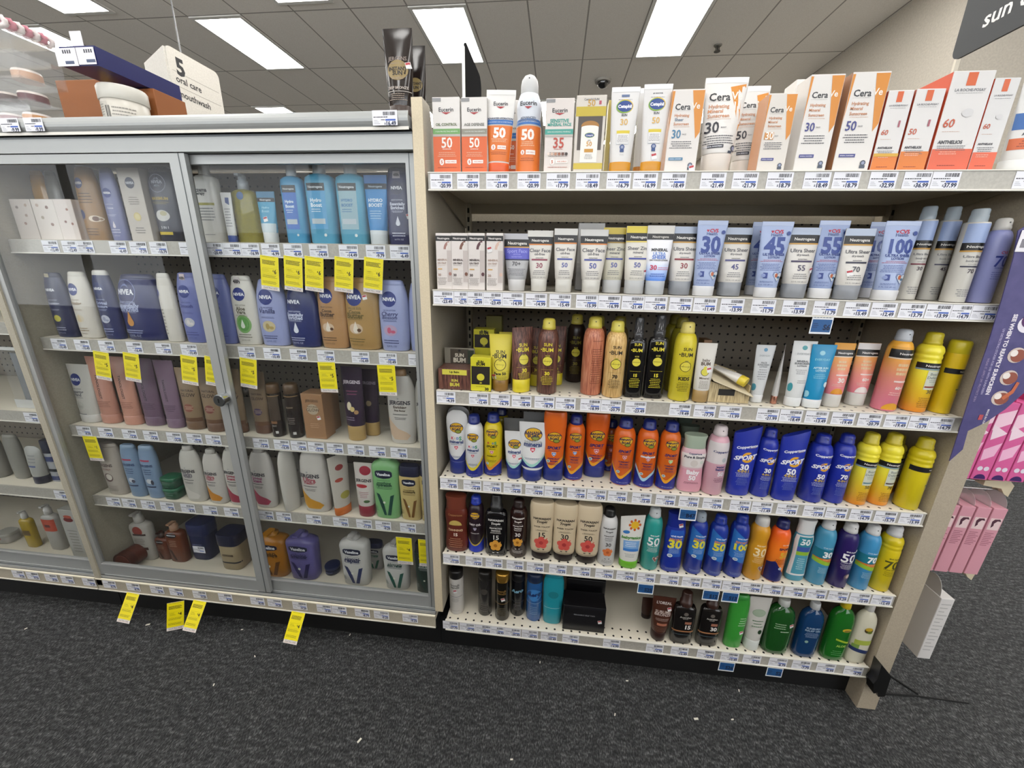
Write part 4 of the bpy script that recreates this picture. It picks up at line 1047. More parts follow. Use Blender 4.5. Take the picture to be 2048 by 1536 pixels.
P('R1','tube76',0.4195,0.02959,1.4230,0.05834,0.163,0.02917,'dedcdb','cf8f1e','white tube with amber cap marked thirty',cet('30'),crimp='eeeeee')
P('R1','tube',0.4706,0.07872,1.4230,0.03488,0.1781,0.01744,'d9d7d6','c8801a','white amber-capped tube behind the one marked fifty',plain,crimp='eeeeee')
P('R1','tube72',0.4843,0.02937,1.4230,0.05749,0.1667,0.02875,'dedcdb','cf8f1e','white tube with amber cap marked fifty',cet('50'),crimp='eeeeee',stk=(.1,.19))
P('R1','box',0.544,0.0425,1.4230,0.064,0.1533,0.045,'e0dbd6',None,'white and orange sheer sunscreen carton',cerave('30','3f7ba0',l2='Sheer'),side='e0a878',stk=(.75,.06))
P('R1','fattube64',0.6204,0.03834,1.4230,0.08496,0.1782,0.05268,'e3dfdb','d9cfc6','large white and orange tube leaning over its neighbour',cerave('30','2a2a35',body=1,tube=1),crimp='eeedeb')
P('R1','fattube70',0.6984,0.09507,1.4230,0.06474,0.1827,0.04014,'e0dcd8','d9cfc6','second large white and orange tube set further back',cerave('50','2a2a35',body=1,tube=1),crimp='eeedeb')
P('R1','box',0.726,0.0425,1.4230,0.054,0.1426,0.045,'dcd5ce',None,'tinted face sunscreen carton with an orange number block',cerave('30','3b3f86',box30=1),side='d9a07a')
P('R1','box',0.8165,0.145,1.4230,0.049,0.2022,0.05,'e3dfda',None,'white carton rising behind the tinted face carton',lambda p:(p.T('Cera',.8,.5,'26262c',x=-.2,b=1)))
P('R1','box',0.802,0.045,1.4230,0.062,0.1726,0.05,'e2deda',None,'white and orange face sunscreen carton marked thirty',cerave('30','3b3f86'),side='dfd9d2')
P('R1','box',0.88,0.045,1.4230,0.068,0.1747,0.05,'e2deda',None,'white and orange face sunscreen carton marked fifty',cerave('50','3b3f86'),side='a8714a')
P('R1','box',0.9405,0.04,1.4230,0.045,0.1431,0.04,'dfdcda',None,'white and orange carton with a yellow stripe marked sixty',lambda p:(lrp('60','df7a1e',.24)(p),p.B(.2,.24,'d9a62c')),side='b0401e')
P('R1','box',0.9925,0.04,1.4230,0.051,0.1444,0.04,'dfdcda',None,'small white and orange mineral fluid carton marked fifty',lrp('50','df7a1e',.26),side='b0401e')
P('R1','box',1.059,0.065,1.4230,0.072,0.1718,0.09,'dfdcda',None,'tall white and red-orange milk sunscreen carton',lrp('60','e2603a',.24,1),side='d9542c')
P('R1','box',1.119,0.045,1.4230,0.043,0.1592,0.05,'dbd8d7',None,'second tall milk sunscreen carton',lrp('60','e2603a',.22,1),side='d9542c')
P('R1','tube',1.196,0.03729,1.4230,0.06915,0.168,0.03458,'dedcd8','e0e0de','white tube with blue and orange bands at the shelf end',lambda p:(p.B(.45,.62,'2a62a8'),p.T('50',.56,.3,'f0f0f0',b=2,sh=.2),p.B(.24,.36,'d0622c'),p.T('ANTHELIOS',.40,.5,'3c3c44',b=2),p.L(.34,.26,3,.6,'8a3a1c')),crimp='c9c9c6')
# second open shelf
P('R2','box',0.02845,0.0265,1.1700,0.03724,0.127,0.045,'e2dbd6',None,'tinted mineral carton with a rose swatch',uvtint('a87a70',1))
P('R2','box',0.06655,0.0265,1.1700,0.03924,0.1274,0.045,'e2dbd6',None,'tinted mineral carton with a brown swatch',uvtint('7a5040'))
P('R2','box',0.106,0.0285,1.1700,0.04,0.128,0.045,'e2dbd6',None,'tinted mineral carton with a deep plum swatch',uvtint('5a343a'))
P('R2','box',0.1495,0.0275,1.1700,0.039,0.1283,0.045,'e2dbd6',None,'tinted mineral carton with a pale peach swatch and sticker',uvtint('d8b8a8',1),stk=(-.6,.72))
P('R2','fattube57',0.1998,0.02914,1.1700,0.0682,0.1296,0.04229,'b5b5b8','c9c8c8','silver and violet sport face tube',lambda p:(p.B(.885,.998,'b9b9be'),p.B(.775,.9,'121214'),p.T('Neutrogena',.835,.66,'ece9e4',b=1),p.B(.755,.775,'c99a4a'),p.B(.56,.755,'5a5cc0'),p.T('Sport Face',.70,.7,'9a9be0',b=1),p.T('oil-free',.645,.26,'9a9be0'),p.T('sunscreen',.605,.36,'9a9be0'),p.B(.54,.56,'26284a'),p.T('70+',.48,.3,'3a3a40',b=1),p.L(.4,.27,5,.6,'77777c')))
P('R2','fattube60',0.2533,0.02868,1.1700,0.06026,0.1366,0.03736,'dcd7d0','cfccc6','clear face tube with a red bar marked thirty',neut('Clear Face','oil-free','30','8a2c4a',top='d8d6d0',line='d8843a'))
P('R2','fattube70',0.3119,0.02062,1.1700,0.05361,0.1408,0.03324,'dcd7d0','cfccc6','clear face tube marked fifty standing alone before black gap',neut('Clear Face','oil-free','50','3f4a9a',top='d2d1cc',line='d8843a'))
P('R2','box',0.3765,0.14,1.1700,0.065,0.1625,0.04,'bdbbb8',None,'plain white carton rising behind the clear face tubes')
P('R2','fattube64',0.3762,0.02375,1.1700,0.06371,0.1395,0.0395,'dcd7d0','cfccc6','clear face tube marked fifty before the plain carton',neut('Clear Face','oil-free','50','3f4a9a',top='cfcecb',line='d8843a'))
P('R2','fattube76',0.4262,0.04167,1.1700,0.05701,0.1458,0.03534,'cfcab8','b9babb','zinc sunscreen tube with a dull yellow top',neut('Sheer Zinc','mineral','50','3f4a9a',top='c9b23c',line='a8883a'))
P('R2','fattube76',0.4761,0.02706,1.1700,0.05782,0.1481,0.03585,'dedad0','b9babb','zinc sunscreen tube with bright yellow top and sticker',neut('Sheer Zinc','mineral','50','3f4a9a',top='e0ca3c',line='e0c860'),stk=(.75,.33))
P('R2','fattube70',0.5218,0.02244,1.1700,0.05904,0.1491,0.0366,'minblue','b9bcc0','mineral tube fading from white to blue',lambda p:(p.B(.88,.998,'d8d5cf'),p.B(.80,.885,'1a1a1c'),p.T('Neutrogena',.842,.6,'cfcac4',b=1),p.T('MINERAL',.655,.6,'26282e',b=2),p.T('ULTRA',.60,.46,'7a9ad6',b=2),p.T('SHEER',.55,.5,'5a80cc',b=2),p.T('DRY-TOUCH LOTION',.505,.66,'26282e',b=2),p.T('30',.40,.24,'c03a5a',x=-.35,b=2),p.L(.41,.36,2,.45,'d05a70',x=.4),p.L(.32,.26,2,.6,'2f5ab8')))
P('R2','fattube76',0.5804,0.03478,1.1700,0.06244,0.1487,0.03871,'dedad3','8d9097','grey-capped dry touch tube marked thirty with red bar',neut('Ultra Sheer','dry-touch','30','8a2433'))
P('R2','tube68',0.6295,0.02028,1.1700,0.06375,0.16,0.03187,'a5b4d8','d6d6d8','pale blue lotion tube marked thirty',cvs('30'))
P('R2','fattube80',0.6944,0.04444,1.1700,0.06272,0.1484,0.03888,'dedad3','8d9097','grey-capped dry touch tube marked forty-five',neut('Ultra Sheer','dry-touch','45','4a4a82'))
P('R2','tube68',0.775,0.1033,1.1700,0.05323,0.1663,0.02661,'9dacd2','d0d0d4','pale blue tube peeking from behind the forty-five',cvs('45'))
P('R2','tube68',0.7635,0.02026,1.1700,0.06505,0.159,0.03253,'a5b4d8','d6d6d8','pale blue lotion tube marked forty-five',cvs('45'))
P('R2','fattube78',0.8278,0.03159,1.1700,0.06319,0.1485,0.03918,'dedad3','8d9097','grey-capped dry touch tube marked fifty-five with sticker',neut('Ultra Sheer','dry-touch','55','3a2f52'),stk=(.75,.4))
P('R2','tube70',0.8861,0.03488,1.1700,0.06217,0.1634,0.03108,'97a7cf','d6d6d8','pale blue lotion tube marked fifty-five',cvs('55'))
P('R2','fattube80',0.9356,0.02611,1.1700,0.0603,0.1471,0.03739,'dedad3','8d9097','grey-capped dry touch tube marked seventy',neut('Ultra Sheer','dry-touch','70','2a2a40'),stk=(-.35,.38))
P('R2','tube68',1.033,0.1044,1.1700,0.05771,0.1684,0.02885,'93a2ca','c9c9cf','pale blue tube peeking from behind the hundred',cvs('100'))
P('R2','tube68',1.013,0.02403,1.1700,0.06813,0.1623,0.03406,'a5b4d8','d6d6d8','pale blue lotion tube marked one hundred',cvs('100'))
P('R2','mistcan',1.1,0.08175,1.1700,0.03751,0.1981,0.03751,'d6d3cb','clearcap','body mist can with red bar marked thirty',mist('30','7a2c3c'))
P('R2','mistcan',1.15,0.08378,1.1700,0.03557,0.1976,0.03557,'cfccc6','clearcap','body mist can marked forty-five',mist('45','4a4a60'))
P('R2','mistcan',1.158,0.03211,1.1700,0.04021,0.1871,0.04021,'d2cfc7','clearcap','body mist can marked seventy beside the lavender can',mist('70','26263c'))
P('R2','can',1.206,0.03115,1.1700,0.04231,0.1702,0.04231,'9398cb','frost','lavender spray can with frosted cap marked seventy',lambda p:(p.T('CVS',.60,.3,'b04a62',x=.1,b=2),p.T('70',.50,.6,'2f3a86',x=.1,b=1,vs=1.2),p.T('ULTRA SHEER',.42,.4,'4a549a',x=.1,b=2),p.L(.38,.28,4,.5,'6a70ac',x=.1)))
# third open shelf
P('R3','box',0.04678,0.035,0.9166,0.0857,0.05511,0.06,'wood_brown',None,'dark wood-look counter tray of lip balm',lambda p:(p.B(.72,.97,'d8d050',-.75,.75),p.T('Lip Balm',.86,.3,'3a3414',b=2),p.T('SUN',.45,.2,'d8d050',b=2),p.T('BUM',.25,.3,'d8d050',b=2)),name='display_tray',cat='display tray')
P('R3','box',0.0455,0.07,0.9166,0.083,0.09689,0.004,'8a8578',None,'clear blister card of lip balm rising from the tray',lambda p:(p.B(.5,.97,'4a4238',-.6,.6),p.B(.5,.95,'2f3a2c',.55,.95),p.T('SUN',.80,.3,'d8d2c0',b=2),p.T('BUM',.66,.42,'d8d2c0',b=2),p.E(0,.93,.08,.08,'151515')),name='blister_card',cat='lip balm')
P('R3','box',0.1152,0.0215,0.9166,0.0517,0.08842,0.035,'d9d032',None,'small yellow and black carton in front',lambda p:(p.B(.2,.74,'2a2420',-.92,.92),p.T('SUN',.88,.3,'1c1a14',b=2),p.T('BUM',.81,.44,'1c1a14',b=2),p.E(0,.42,.38,.36,'d9cf3c'),p.T('30',.25,.12,'d9cf3c',b=1),p.L(.15,.12,1,.5,'6a6418'),p.T('30',.07,.2,'1c1a14',x=.6,b=2)))
P('R3','box',0.1065,0.1175,0.9166,0.057,0.07189,0.035,'d9d032',None,'lower yellow carton of the stack behind')
P('R3','box',0.1065,0.1175,0.9890,0.057,0.07189,0.035,'d0c832',None,'yellow and black carton stacked on another',lambda p:(p.B(.3,.8,'221d1a',-.92,.92),p.T('SUN',.93,.3,'1c1a14',b=2),p.T('BUM',.87,.44,'1c1a14',b=2),p.E(0,.55,.38,.36,'c9c03c'),p.T('30',.38,.12,'c9c03c',b=1)))
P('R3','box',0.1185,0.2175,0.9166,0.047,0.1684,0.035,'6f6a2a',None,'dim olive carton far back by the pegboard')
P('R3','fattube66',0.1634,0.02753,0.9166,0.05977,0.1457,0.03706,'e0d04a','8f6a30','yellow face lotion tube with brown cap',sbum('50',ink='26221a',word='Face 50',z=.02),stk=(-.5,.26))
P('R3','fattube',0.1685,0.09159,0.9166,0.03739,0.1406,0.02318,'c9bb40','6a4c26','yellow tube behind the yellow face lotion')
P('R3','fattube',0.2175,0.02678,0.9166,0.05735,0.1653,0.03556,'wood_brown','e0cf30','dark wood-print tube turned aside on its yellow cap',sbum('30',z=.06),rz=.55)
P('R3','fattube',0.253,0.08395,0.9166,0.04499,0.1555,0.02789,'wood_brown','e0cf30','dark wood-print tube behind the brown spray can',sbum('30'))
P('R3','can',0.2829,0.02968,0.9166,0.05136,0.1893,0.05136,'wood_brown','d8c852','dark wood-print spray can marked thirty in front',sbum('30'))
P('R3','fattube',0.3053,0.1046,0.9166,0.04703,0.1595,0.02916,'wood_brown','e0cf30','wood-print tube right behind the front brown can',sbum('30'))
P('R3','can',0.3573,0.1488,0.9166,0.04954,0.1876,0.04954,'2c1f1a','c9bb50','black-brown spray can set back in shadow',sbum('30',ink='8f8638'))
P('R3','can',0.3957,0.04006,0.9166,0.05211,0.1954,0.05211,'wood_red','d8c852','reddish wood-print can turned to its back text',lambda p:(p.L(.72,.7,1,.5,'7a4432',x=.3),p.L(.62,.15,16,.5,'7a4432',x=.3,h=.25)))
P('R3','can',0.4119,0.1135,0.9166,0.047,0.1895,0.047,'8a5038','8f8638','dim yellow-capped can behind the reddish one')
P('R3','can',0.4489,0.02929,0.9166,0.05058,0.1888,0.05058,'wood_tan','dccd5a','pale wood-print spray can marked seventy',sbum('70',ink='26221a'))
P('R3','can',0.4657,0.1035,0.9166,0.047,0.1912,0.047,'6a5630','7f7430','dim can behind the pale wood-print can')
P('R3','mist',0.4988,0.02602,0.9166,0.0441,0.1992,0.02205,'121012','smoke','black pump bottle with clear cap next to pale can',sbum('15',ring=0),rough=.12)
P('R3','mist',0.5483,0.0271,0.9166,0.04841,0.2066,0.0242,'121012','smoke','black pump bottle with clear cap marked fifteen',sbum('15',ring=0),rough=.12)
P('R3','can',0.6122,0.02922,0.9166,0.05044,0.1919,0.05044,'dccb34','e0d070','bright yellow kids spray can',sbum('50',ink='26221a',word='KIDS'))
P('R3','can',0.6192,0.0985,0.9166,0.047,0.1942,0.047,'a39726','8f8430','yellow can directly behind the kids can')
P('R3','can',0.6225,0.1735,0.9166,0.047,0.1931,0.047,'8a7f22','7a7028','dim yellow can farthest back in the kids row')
P('R3','fattube80',0.6596,0.01764,0.9166,0.044,0.1443,0.02728,'dedad2','a98a58','white baby tube with a pear and tan cap',lambda p:(p.T('baby',.72,.4,'5a4a3a',b=1),p.T('BUM',.66,.5,'5a4a3a',b=2),p.E(0,.52,.42,.42,'3a3020'),p.E(0,.52,.37,.37,'d9cf4a'),p.E(0,.57,.2,.34,'d9cf4a'),p.T('Mineral',.42,.5,'5a4a3a',b=1),p.L(.38,.24,6,.5,'8a8478')),stk=(.4,.56))
P('R3','box',0.686,0.11,0.9166,0.02,0.1393,0.04,'8a6a50',None,'brown carton edge behind the baby tube')
P('R3','tube62',0.7998,0.03684,0.9166,0.04334,0.1414,0.02167,'d2d4d6','d8dadb','small white face sunscreen tube with blue fern',lambda p:(p.E(0,.92,.2,.2,'5a8fb0'),p.T('EVERYDAY',.82,.56,'9aa0a4',b=1),p.T('FACE',.70,.3,'77797c',b=2),p.T('SUNSCREEN',.665,.6,'77797c',b=2),p.T('LOTION',.63,.4,'77797c',b=2),p.L(.6,.4,5,.5,'99999c'),p.E(-.6,.27,.2,.42,'4a93a8')))
P('R3','tube78',0.8395,0.03226,0.9166,0.02902,0.1439,0.01451,'c9c7c6','rosegold','slim white tube on a rose gold cap turned sideways',lambda p:p.L(.9,.8,1,.3,'88888c'),stk=(.2,.52),rz=1.1)
P('R3','tube66',0.8763,0.02223,0.9166,0.05225,0.1567,0.02612,'dcdddd','dfe0e0','large white mineral lotion tube with teal fern',lambda p:(p.E(0,.90,.22,.2,'4a9aa0'),p.T('EVERYDAY',.81,.56,'a4a9ab',b=1),p.T('MINERAL',.70,.48,'6a6d70',b=2),p.T('SUNSCREEN',.665,.62,'6a6d70',b=2),p.T('LOTION',.63,.4,'6a6d70',b=2),p.L(.58,.5,3,.5,'99999c'),p.L(.42,.36,2,.4,'99999c',x=.2),p.E(-.6,.3,.16,.4,'3f97a0')))
P('R3','tube74',0.9166,0.01845,0.9166,0.05312,0.1508,0.02656,'1b8fc0','e0e2e2','bright blue after sun tube with white cap',lambda p:(p.E(-.1,.87,.22,.2,'9ad0e0'),p.T('EVERYDAY',.77,.62,'8ad0e0',b=1),p.T('AFTER SUN',.64,.6,'bfe4ee',b=2),p.T('LOTION',.60,.42,'bfe4ee',b=2),p.L(.55,.47,3,.5,'8acce0'),p.E(.65,.38,.2,.24,'d8eaf0'),p.E(-.7,.22,.16,.3,'9ad0e0')))
P('R3','fattube',0.9702,0.03445,0.9166,0.04661,0.1534,0.0289,'sunset','frost','orange to pink tube marked thirty with yellow sun',lambda p:(p.B(.9,.998,'dd9a2c'),sunset('30')(p),p.E(0,.215,.55,.6,'e0962c',0,180)))
P('R3','fattube',1.039,0.0575,0.9166,0.05,0.1517,0.031,'sunset','frost','orange to pink tube marked sixty with white sun',lambda p:(p.B(.9,.998,'d9d3d2'),sunset('60+')(p),p.E(0,.215,.55,.6,'e6dcd8',0,180)))
P('R3','can',1.087,0.0335,0.9166,0.047,0.1903,0.047,'sunset','b9bcc2','orange to pink spray can with silver cap',lambda p:(p.B(.765,.80,'e0a02c'),sunset('60+',z=-.13,c='f0c0b8')(p),p.E(0,.02,.7,.7,'e0a02c',0,180)))
P('R3','ringcan',1.154,0.03821,0.9166,0.04842,0.1851,0.04842,'beach','c9b72a','ringed yellow beach can with red bar marked thirty',beach('30','8a3a2c'))
P('R3','slimcan',1.207,0.03252,0.9166,0.03905,0.1699,0.03905,'e0bd1c','d0be24','ringed yellow can nearest the end panel on third shelf',lambda p:(p.B(.56,.63,'121218'),p.T('Neutrogena',.595,.5,'ece6e2',x=.5,b=1),p.B(.3,.5,'b9a53a',.35,.95),p.B(.34,.355,'3a5a5c',.2,.9)))
# fourth open shelf
P('R4','roundtube',0.04294,0.03481,0.6632,0.06112,0.1854,0.03362,'dddddd','25327c','white round-topped kids tube with blue cap',bboat(kids=1,sub='mineral',wave='x',low='25327c',logo=.74,lz=.24,t3=None,white=1,ink='3a4a7a'))
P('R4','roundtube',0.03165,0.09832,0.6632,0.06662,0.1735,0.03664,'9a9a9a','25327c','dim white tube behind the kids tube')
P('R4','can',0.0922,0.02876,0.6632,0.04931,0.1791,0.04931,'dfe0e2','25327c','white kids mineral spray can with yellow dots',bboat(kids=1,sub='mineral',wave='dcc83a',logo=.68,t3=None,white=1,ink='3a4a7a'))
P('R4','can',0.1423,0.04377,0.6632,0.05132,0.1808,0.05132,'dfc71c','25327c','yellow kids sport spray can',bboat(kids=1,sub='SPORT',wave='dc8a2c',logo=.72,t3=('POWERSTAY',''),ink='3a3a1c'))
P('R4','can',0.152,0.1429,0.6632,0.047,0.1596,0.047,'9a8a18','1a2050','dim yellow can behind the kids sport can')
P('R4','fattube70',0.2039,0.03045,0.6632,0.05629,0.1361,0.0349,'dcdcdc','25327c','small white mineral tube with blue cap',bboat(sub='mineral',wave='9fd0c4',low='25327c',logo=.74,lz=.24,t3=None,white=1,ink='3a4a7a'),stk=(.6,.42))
P('R4','fattube',0.1951,0.09919,0.6632,0.06191,0.1462,0.03838,'8f8f90','1c2450','shade-toned white tube behind the small mineral tube')  # white body and blue cap darkened to paint the back row's shade
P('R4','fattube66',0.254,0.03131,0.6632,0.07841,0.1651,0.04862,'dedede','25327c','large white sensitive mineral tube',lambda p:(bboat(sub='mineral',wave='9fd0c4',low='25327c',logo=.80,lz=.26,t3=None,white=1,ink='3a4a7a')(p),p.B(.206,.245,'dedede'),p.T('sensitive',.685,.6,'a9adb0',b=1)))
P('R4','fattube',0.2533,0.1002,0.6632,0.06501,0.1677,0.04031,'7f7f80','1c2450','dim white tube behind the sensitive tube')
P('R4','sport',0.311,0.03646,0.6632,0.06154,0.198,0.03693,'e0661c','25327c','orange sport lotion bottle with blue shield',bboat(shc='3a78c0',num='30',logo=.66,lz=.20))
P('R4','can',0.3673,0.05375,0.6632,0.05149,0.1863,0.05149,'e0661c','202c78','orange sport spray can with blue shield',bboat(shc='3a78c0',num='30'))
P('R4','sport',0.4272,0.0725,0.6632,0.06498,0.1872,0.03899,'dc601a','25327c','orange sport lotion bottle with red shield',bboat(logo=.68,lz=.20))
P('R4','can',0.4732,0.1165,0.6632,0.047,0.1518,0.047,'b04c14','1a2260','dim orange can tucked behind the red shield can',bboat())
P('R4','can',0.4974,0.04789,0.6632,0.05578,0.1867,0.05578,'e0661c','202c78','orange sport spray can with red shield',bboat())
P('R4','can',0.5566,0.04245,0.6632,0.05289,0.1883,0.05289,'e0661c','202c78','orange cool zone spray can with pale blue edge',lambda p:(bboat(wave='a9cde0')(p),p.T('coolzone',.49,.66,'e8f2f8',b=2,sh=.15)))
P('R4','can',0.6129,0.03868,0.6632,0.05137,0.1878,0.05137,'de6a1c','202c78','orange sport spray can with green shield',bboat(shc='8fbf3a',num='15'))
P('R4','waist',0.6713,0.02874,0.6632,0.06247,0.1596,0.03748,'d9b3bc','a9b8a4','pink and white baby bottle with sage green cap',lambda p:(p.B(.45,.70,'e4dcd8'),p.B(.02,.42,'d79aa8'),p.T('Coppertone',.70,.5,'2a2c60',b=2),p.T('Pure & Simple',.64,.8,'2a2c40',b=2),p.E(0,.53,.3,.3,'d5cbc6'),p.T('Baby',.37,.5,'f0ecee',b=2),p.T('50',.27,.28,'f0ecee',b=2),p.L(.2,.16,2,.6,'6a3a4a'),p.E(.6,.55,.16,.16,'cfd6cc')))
P('R4','waist',0.6778,0.09669,0.6632,0.05565,0.1567,0.03339,'8f8488','5e6a5c','baby bottle behind the pink one, colours toned for shade',plain)  # the front bottle's pink and sage, darkened as painted shelf shade
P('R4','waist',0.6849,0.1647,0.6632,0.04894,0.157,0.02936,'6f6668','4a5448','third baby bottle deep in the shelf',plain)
P('R4','can',0.7298,0.03074,0.6632,0.05147,0.1875,0.05147,'dcaab8','dccfd0','pink water babies spray can',lambda p:(p.B(.48,.79,'dcd3d4'),p.T('Coppertone',.66,.8,'26306a',x=.15,b=2),p.E(.4,.54,.2,.24,'b8bcc0'),p.T('water',.44,.4,'4a4a80',x=.2,b=2),p.T('babies',.40,.44,'4a4a80',x=.2,b=2),p.T('50',.33,.3,'f2eaee',x=.3,b=2),p.L(.27,.2,3,.5,'8a5a70',x=.2)))
P('R4','slant',0.7954,0.02904,0.6632,0.06418,0.1815,0.03209,'2334a6',None,'slant-topped blue sport bottle marked thirty',copper('30'),slant=.35)
P('R4','can',0.8524,0.03561,0.6632,0.0463,0.1867,0.0463,'2233a8','1e2c94','blue four-in-one spray can marked thirty',copper('30'))
P('R4','slant',0.9037,0.02045,0.6632,0.0629,0.1815,0.03145,'2334a6',None,'slant-topped blue sport bottle marked fifty',copper('50'),slant=.35)
P('R4','can',0.9744,0.03003,0.6632,0.05206,0.1808,0.05206,'2233a8','1e2c94','blue four-in-one spray can marked fifty',copper('50'))
P('R4','can',1.03,0.0315,0.6632,0.047,0.184,0.047,'2233a8','1e2c94','blue four-in-one spray can marked seventy',copper('70'))
P('R4','ringcan',1.085,0.0325,0.6632,0.047,0.1898,0.047,'beach','d0be30','ringed yellow beach can marked fifty',beach('50','5f8790'))
P('R4','ringcan',1.14,0.0375,0.6632,0.047,0.1901,0.047,'beach','d0be30','ringed yellow beach can marked seventy',beach('70','4a3a34'))
P('R4','ringcan',1.204,0.1035,0.6632,0.047,0.1625,0.047,'beach','b0a024','ringed yellow can half hidden between two others',beach('70','4a3a34'))
P('R4','ringcan',1.203,0.02815,0.6632,0.04831,0.1866,0.04831,'dcc81c','c9b824','large ringed yellow can turned away at the shelf end',lambda p:(p.B(.56,.63,'121218'),p.T('Neutrogena',.595,.4,'ece6e2',x=.65,b=1),p.B(.3,.52,'d5cfa0',.55,.97),p.B(.36,.375,'4a8088',.4,.95)))
# fifth open shelf
P('R5','waist',0.03737,0.02559,0.4098,0.0684,0.182,0.04104,'6a2c20','7c3c2c','red-brown tanning lotion bottle',lambda p:(p.T('Coppertone',.69,.6,'9a6a44',b=2),p.E(0,.5,.55,.5,'c9b060',0,180),p.B(.44,.5,'6a2c20',-.4,.4),p.T('TANNING',.41,.62,'d0ac8a',b=2),p.T('15',.33,.2,'e0d0c0',b=2),p.L(.27,.08,5,.6,'b8876a')))
P('R5','can',0.09465,0.03302,0.4098,0.04649,0.1803,0.04649,'2a1c24','2a3fae','dark can with blue cap and gold swoosh',lambda p:(p.E(0,.70,.56,.44,'e2b01e'),p.T('BANANA',.72,.54,'26306a',b=2),p.T('BOAT',.67,.4,'26306a',b=2),p.T('DRY OIL',.53,.72,'e0dada',b=2),shield(p,0,.45,.17,'7a6a9a','15'),p.T('TANNING OIL',.37,.5,'d0c8c8',b=2),p.B(0,lambda u:.16+.14*u*u,'b8a04a'),p.B(0,lambda u:.13+.13*u*u,'2238b0')))
P('R5','mist',0.1568,0.02018,0.4098,0.0647,0.1974,0.03235,'100e10','1c1a1c','black tanning spray bottle with golden flower marked fifteen',ht('15','dcd8d4','e0a040','a86a1c',('PROTECTIVE','TANNING'),z=-.14),rough=.12)
P('R5','can',0.2205,0.02936,0.4098,0.05072,0.1826,0.05072,'2a1412','241412','dark brown tanning can with golden flower marked thirty',ht('30','e8e2de','e0a040','a86a1c',('PROTECTIVE','TANNING'),z=-.03),rough=.2)
P('R5','tropic',0.2882,0.02556,0.4098,0.07186,0.1846,0.04312,'d9c6a6','241c1a','cream lotion bottle with coral flower marked fifteen',ht('15','2a2624','d85a50','b03a3a'))
P('R5','tropic',0.3537,0.02577,0.4098,0.07256,0.184,0.04354,'d9c6a6','241c1a','cream lotion bottle with coral flower marked thirty',ht('30','2a2624','d85a50','b03a3a'))
P('R5','tropic',0.4196,0.02597,0.4098,0.07282,0.1867,0.04369,'dac7a8','241c1a','cream lotion bottle with coral flower marked fifty',ht('50','2a2624','d85a50','b03a3a'))
P('R5','can',0.4762,0.02841,0.4098,0.04842,0.179,0.04842,'dad8d8','161416','white black-capped spray can with orange flower',ht('30','4a4644','dd7a44','b85a2c',('WEIGHTLESS','HYDRATION'),z=-.06))
P('R5','tube76',0.5385,0.0204,0.4098,0.0656,0.1632,0.0328,'e2e0da','6ab02c','white baby tube with sun and green cap',lambda p:([p.E(.2+.42*math.cos(math.radians(45*i)),.83+.42*math.sin(math.radians(45*i))*p.W/p.H/2,.1,.12,'c9622c') for i in range(8)],p.E(.2,.83,.33,.33,'e8b72c'),p.E(-.45,.70,.28,.16,'3a7ac0'),p.T('babyganics',.6,.78,'4a8a3a',b=2,sh=.1),p.B(.34,.54,'7aa6d8',-.7,.8),p.B(.34,.39,'3a78c4',-.7,.8),p.L(.52,.42,3,.5,'dfeaf4'),p.L(.3,.22,3,.5,'9aa0a0')),slant=.15)
P('R5','can',0.5976,0.02794,0.4098,0.04787,0.1907,0.04787,'2f9c94','c9cdd0','teal spray can with white cap marked fifty',cvscan('50'))
P('R5','waist',0.6551,0.02063,0.4098,0.05545,0.1853,0.03327,'1c2f96','1a2b8e','squat blue sport lotion bottle marked thirty',lambda p:(cvsport('30',z=-.02)(p)),stk=(.3,.82))
P('R5','can',0.7176,0.02771,0.4098,0.04742,0.1895,0.04742,'20389c','clearcap','blue sport spray can with clear cap marked thirty',cvsport('30'))
P('R5','can',0.7713,0.0275,0.4098,0.047,0.1837,0.047,'20389c','1c3296','blue sport spray can marked fifty',cvsport('50'))
P('R5','can',0.8265,0.0295,0.4098,0.047,0.1907,0.047,'20389c','1c3296','blue sport spray can marked one hundred',cvsport('100'))
P('R5','waistcan',0.8771,0.0275,0.4098,0.047,0.1923,0.047,'d99a24','d5d3cf','golden spray can with white cap marked thirty',cvscan('30','f2dcb0',z=-.03))
P('R5','can',0.9301,0.0275,0.4098,0.047,0.1866,0.047,'cvsor','1c1f5e','orange and navy sport spray can marked fifty',lambda p:(p.T('CVS Health',.64,.4,'f0d8c8',x=.3,b=2),p.T('SPORT',.57,.62,'2a1f4a',x=.3,b=2),p.T('50',.47,.5,'e8b53a',x=.35,b=2),p.L(.4,.3,4,.6,'8a3a1c',x=.1),p.B(0,lambda u:.28-.2*u if u>-.4 else .36+.1*(u+.4),'1c1f62'),p.E(.2,.24,.18,.18,'dfe3e6'),p.E(.2,.24,.13,.13,'9fb0bc')))
P('R5','waist',0.99,0.02952,0.4098,0.04841,0.191,0.02905,'4a97b0','e4e4e2','white and teal lotion bottle marked fifty',lambda p:(p.B(.10,.76,'e2e4e4',-.97,.97),p.B(.13,.74,'2f8a9c',-.7,.75),p.T('50',.66,.5,'f2f4f4',b=2),p.B(.50,.58,'3f5aa8',-.7,.75),p.B(.44,.50,'9ac43a',-.7,.75),p.B(.13,.44,'4f9ab0',-.7,.75),p.L(.4,.2,6,.4,'b9d8e0')))
P('R5','can',1.044,0.0305,0.4098,0.047,0.1956,0.047,'4a9abf','d9dadb','light blue spray can with striped band marked thirty',ban('1f7a90','d9762c','9ac43a','30'))
